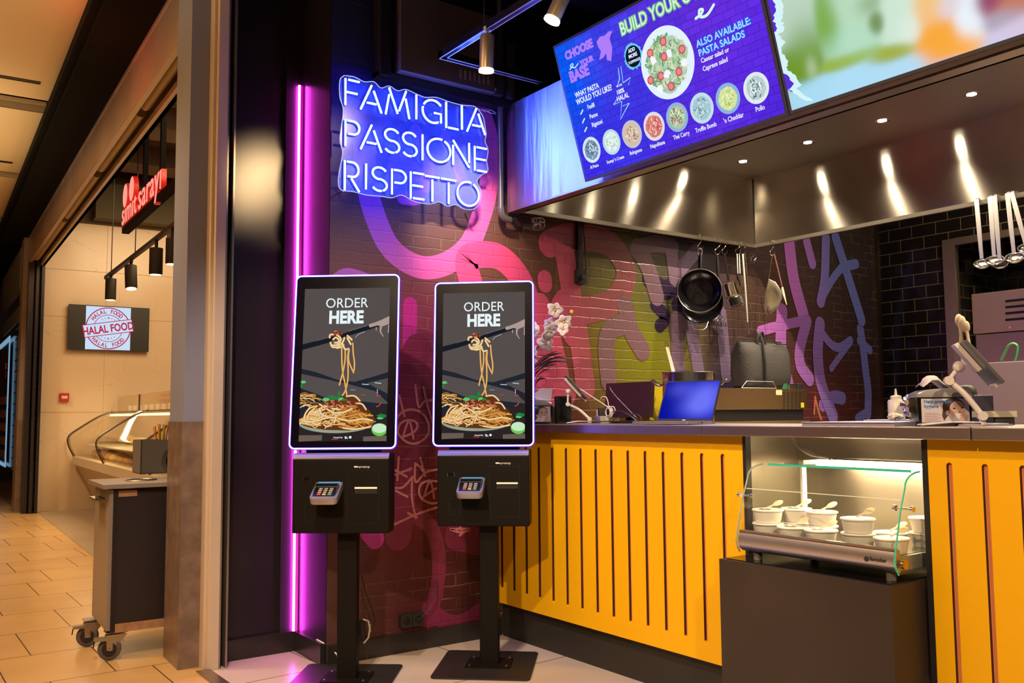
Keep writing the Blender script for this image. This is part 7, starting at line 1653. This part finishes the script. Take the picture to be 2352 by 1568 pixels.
B().lathe([(.075, .0005), (.078, .001), (.06, .0022), (0, .0015)], 30, (.19, .22, zt_)).build('waste_opening', M['black'], tp, local=True)
B().tube([(.19+.078*math.cos(2*PI*k/30), .22+.078*math.sin(2*PI*k/30), zt_+.002) for k in range(30)], .003, 6, closed=True).build('opening_rim', M['chrome'], tp, local=True)
B().box((-.05, .10, zt_-.085), (-.005, .30, zt_-.078)).box((-.012, .10, zt_-.10), (0, .3, zt_-.078)).build('handle', M['chrome'], ca_, local=True)
cs = mat('zinc', (.48, .44, .36), .35, .9)
for k, (x, y) in enumerate(((.05, .04), (.0, .40), (.50, .05), (.50, .42))):
    b = B().lathe([(.0, -.012), (.022, -.012), (.05, -.010), (.055, -.006), (.055, .006), (.05, .010), (.022, .012), (0, .012)], 30, (x-.03, y-.03, .0555), (.25, 1, 0)); o = b.build('caster_wheel', M['rubber'], ca_, local=True, smooth=True)
    B().lathe([(0, -.0145), (.034, -.0145), (.034, .0145), (0, .0145)], 22, (x-.03, y-.03, .0555), (.25, 1, 0)).build('wheel_hub', bp_, o, local=True, smooth=False)
    b = B(); b.box((x-.045, y-.03, Zb-.018), (x+.055, y+.06, Zb-.012))
    for s_ in (-1, 1):
        oy = s_*.018-.03; b.add([(x-.05, y+oy, Zb-.02), (x+.05, y+oy, Zb-.02), (x-.01, y+oy, .05), (x-.045, y+oy, .05), (x-.05, y+oy+.003, Zb-.02), (x+.05, y+oy+.003, Zb-.02), (x-.01, y+oy+.003, .05), (x-.045, y+oy+.003, .05)], [(0, 1, 2, 3), (7, 6, 5, 4), (0, 4, 5, 1), (1, 5, 6, 2), (2, 6, 7, 3), (3, 7, 4, 0)])
    b.cyl((x-.03, y-.055, .0555), (x-.03, y-.005, .0555), .007, 10)
    b.box((x-.10, y-.05, Zb-.045), (x-.045, y-.01, Zb-.030)); b.build('caster_fork', cs, ca_, local=True)
    B().tube([(x-.10, y-.03, Zb-.045), (x-.105, y-.03, Zb-.075)], .003, 6).build('brake_lever', M['black'], ca_, local=True)
# box with straws on the cart
sb = thing('straw_box', 'open grey box holding napkins and straws on top of the waste cart', 'box', MMv if False else (at(366, 1086, z=zt_+.0005)), -AM)
bh = .20; bw_ = .24; g2 = mat('box_grey', (.20, .19, .20), .4)
B().box((-.12, -.06, 0), (-.112, .18, bh)).box((-.12, -.06, 0), (.04, -.052, bh)).box((.032, -.06, 0), (.04, .18, bh)).box((-.12, .172, 0), (.04, .18, bh)).box((-.12, -.06, 0), (.04, .18, .006)).build('box_walls', g2, sb, local=True)
B().box((.0405, -.06, 0), (.20, .18, bh-.004)).build('dark_section', M['black'], sb, local=True)
rs = random.Random(5)
for k in range(14):
    c = [((.75, .05, .03), 'red'), ((.85, .6, .04), 'yellow'), ((.10, .55, .08), 'green'), ((.85, .35, .04), 'orange')][k % 4]
    x0_, y0__ = .0+rs.uniform(-.02, .026), rs.uniform(-.03, .05)
    m_ = M.get('straw_'+c[1]) or mat('straw_'+c[1], c[0], .4); M['straw_'+c[1]] = m_
    o = B().tube([(x0_, y0__, .007), (x0_+rs.uniform(-.035, .035), y0__+rs.uniform(-.03, .03), .285+rs.uniform(-.012, .012))], .0032, 7).build('drinking_straw', m_, None)
    o.location = sb.location; o.rotation_euler = sb.rotation_euler
    tag(o, c[1]+' drinking straw in the grey box on the waste cart', 'straw', c[1]+' drinking straws in the grey box')
ring_ = B().lathe([(.060, -.012), (.085, -.016), (.09, 0), (.085, .016), (.060, .012), (.060, -.012)], 40, ca_.matrix_basis @ Vector((.40, .34, zt_+.09)), (-.7, -.7, .1)).build('black_ring_holder', M['matte_black'], None, smooth=True)
tag(ring_, 'thick black ring standing behind the straw box on the cart', 'ring')
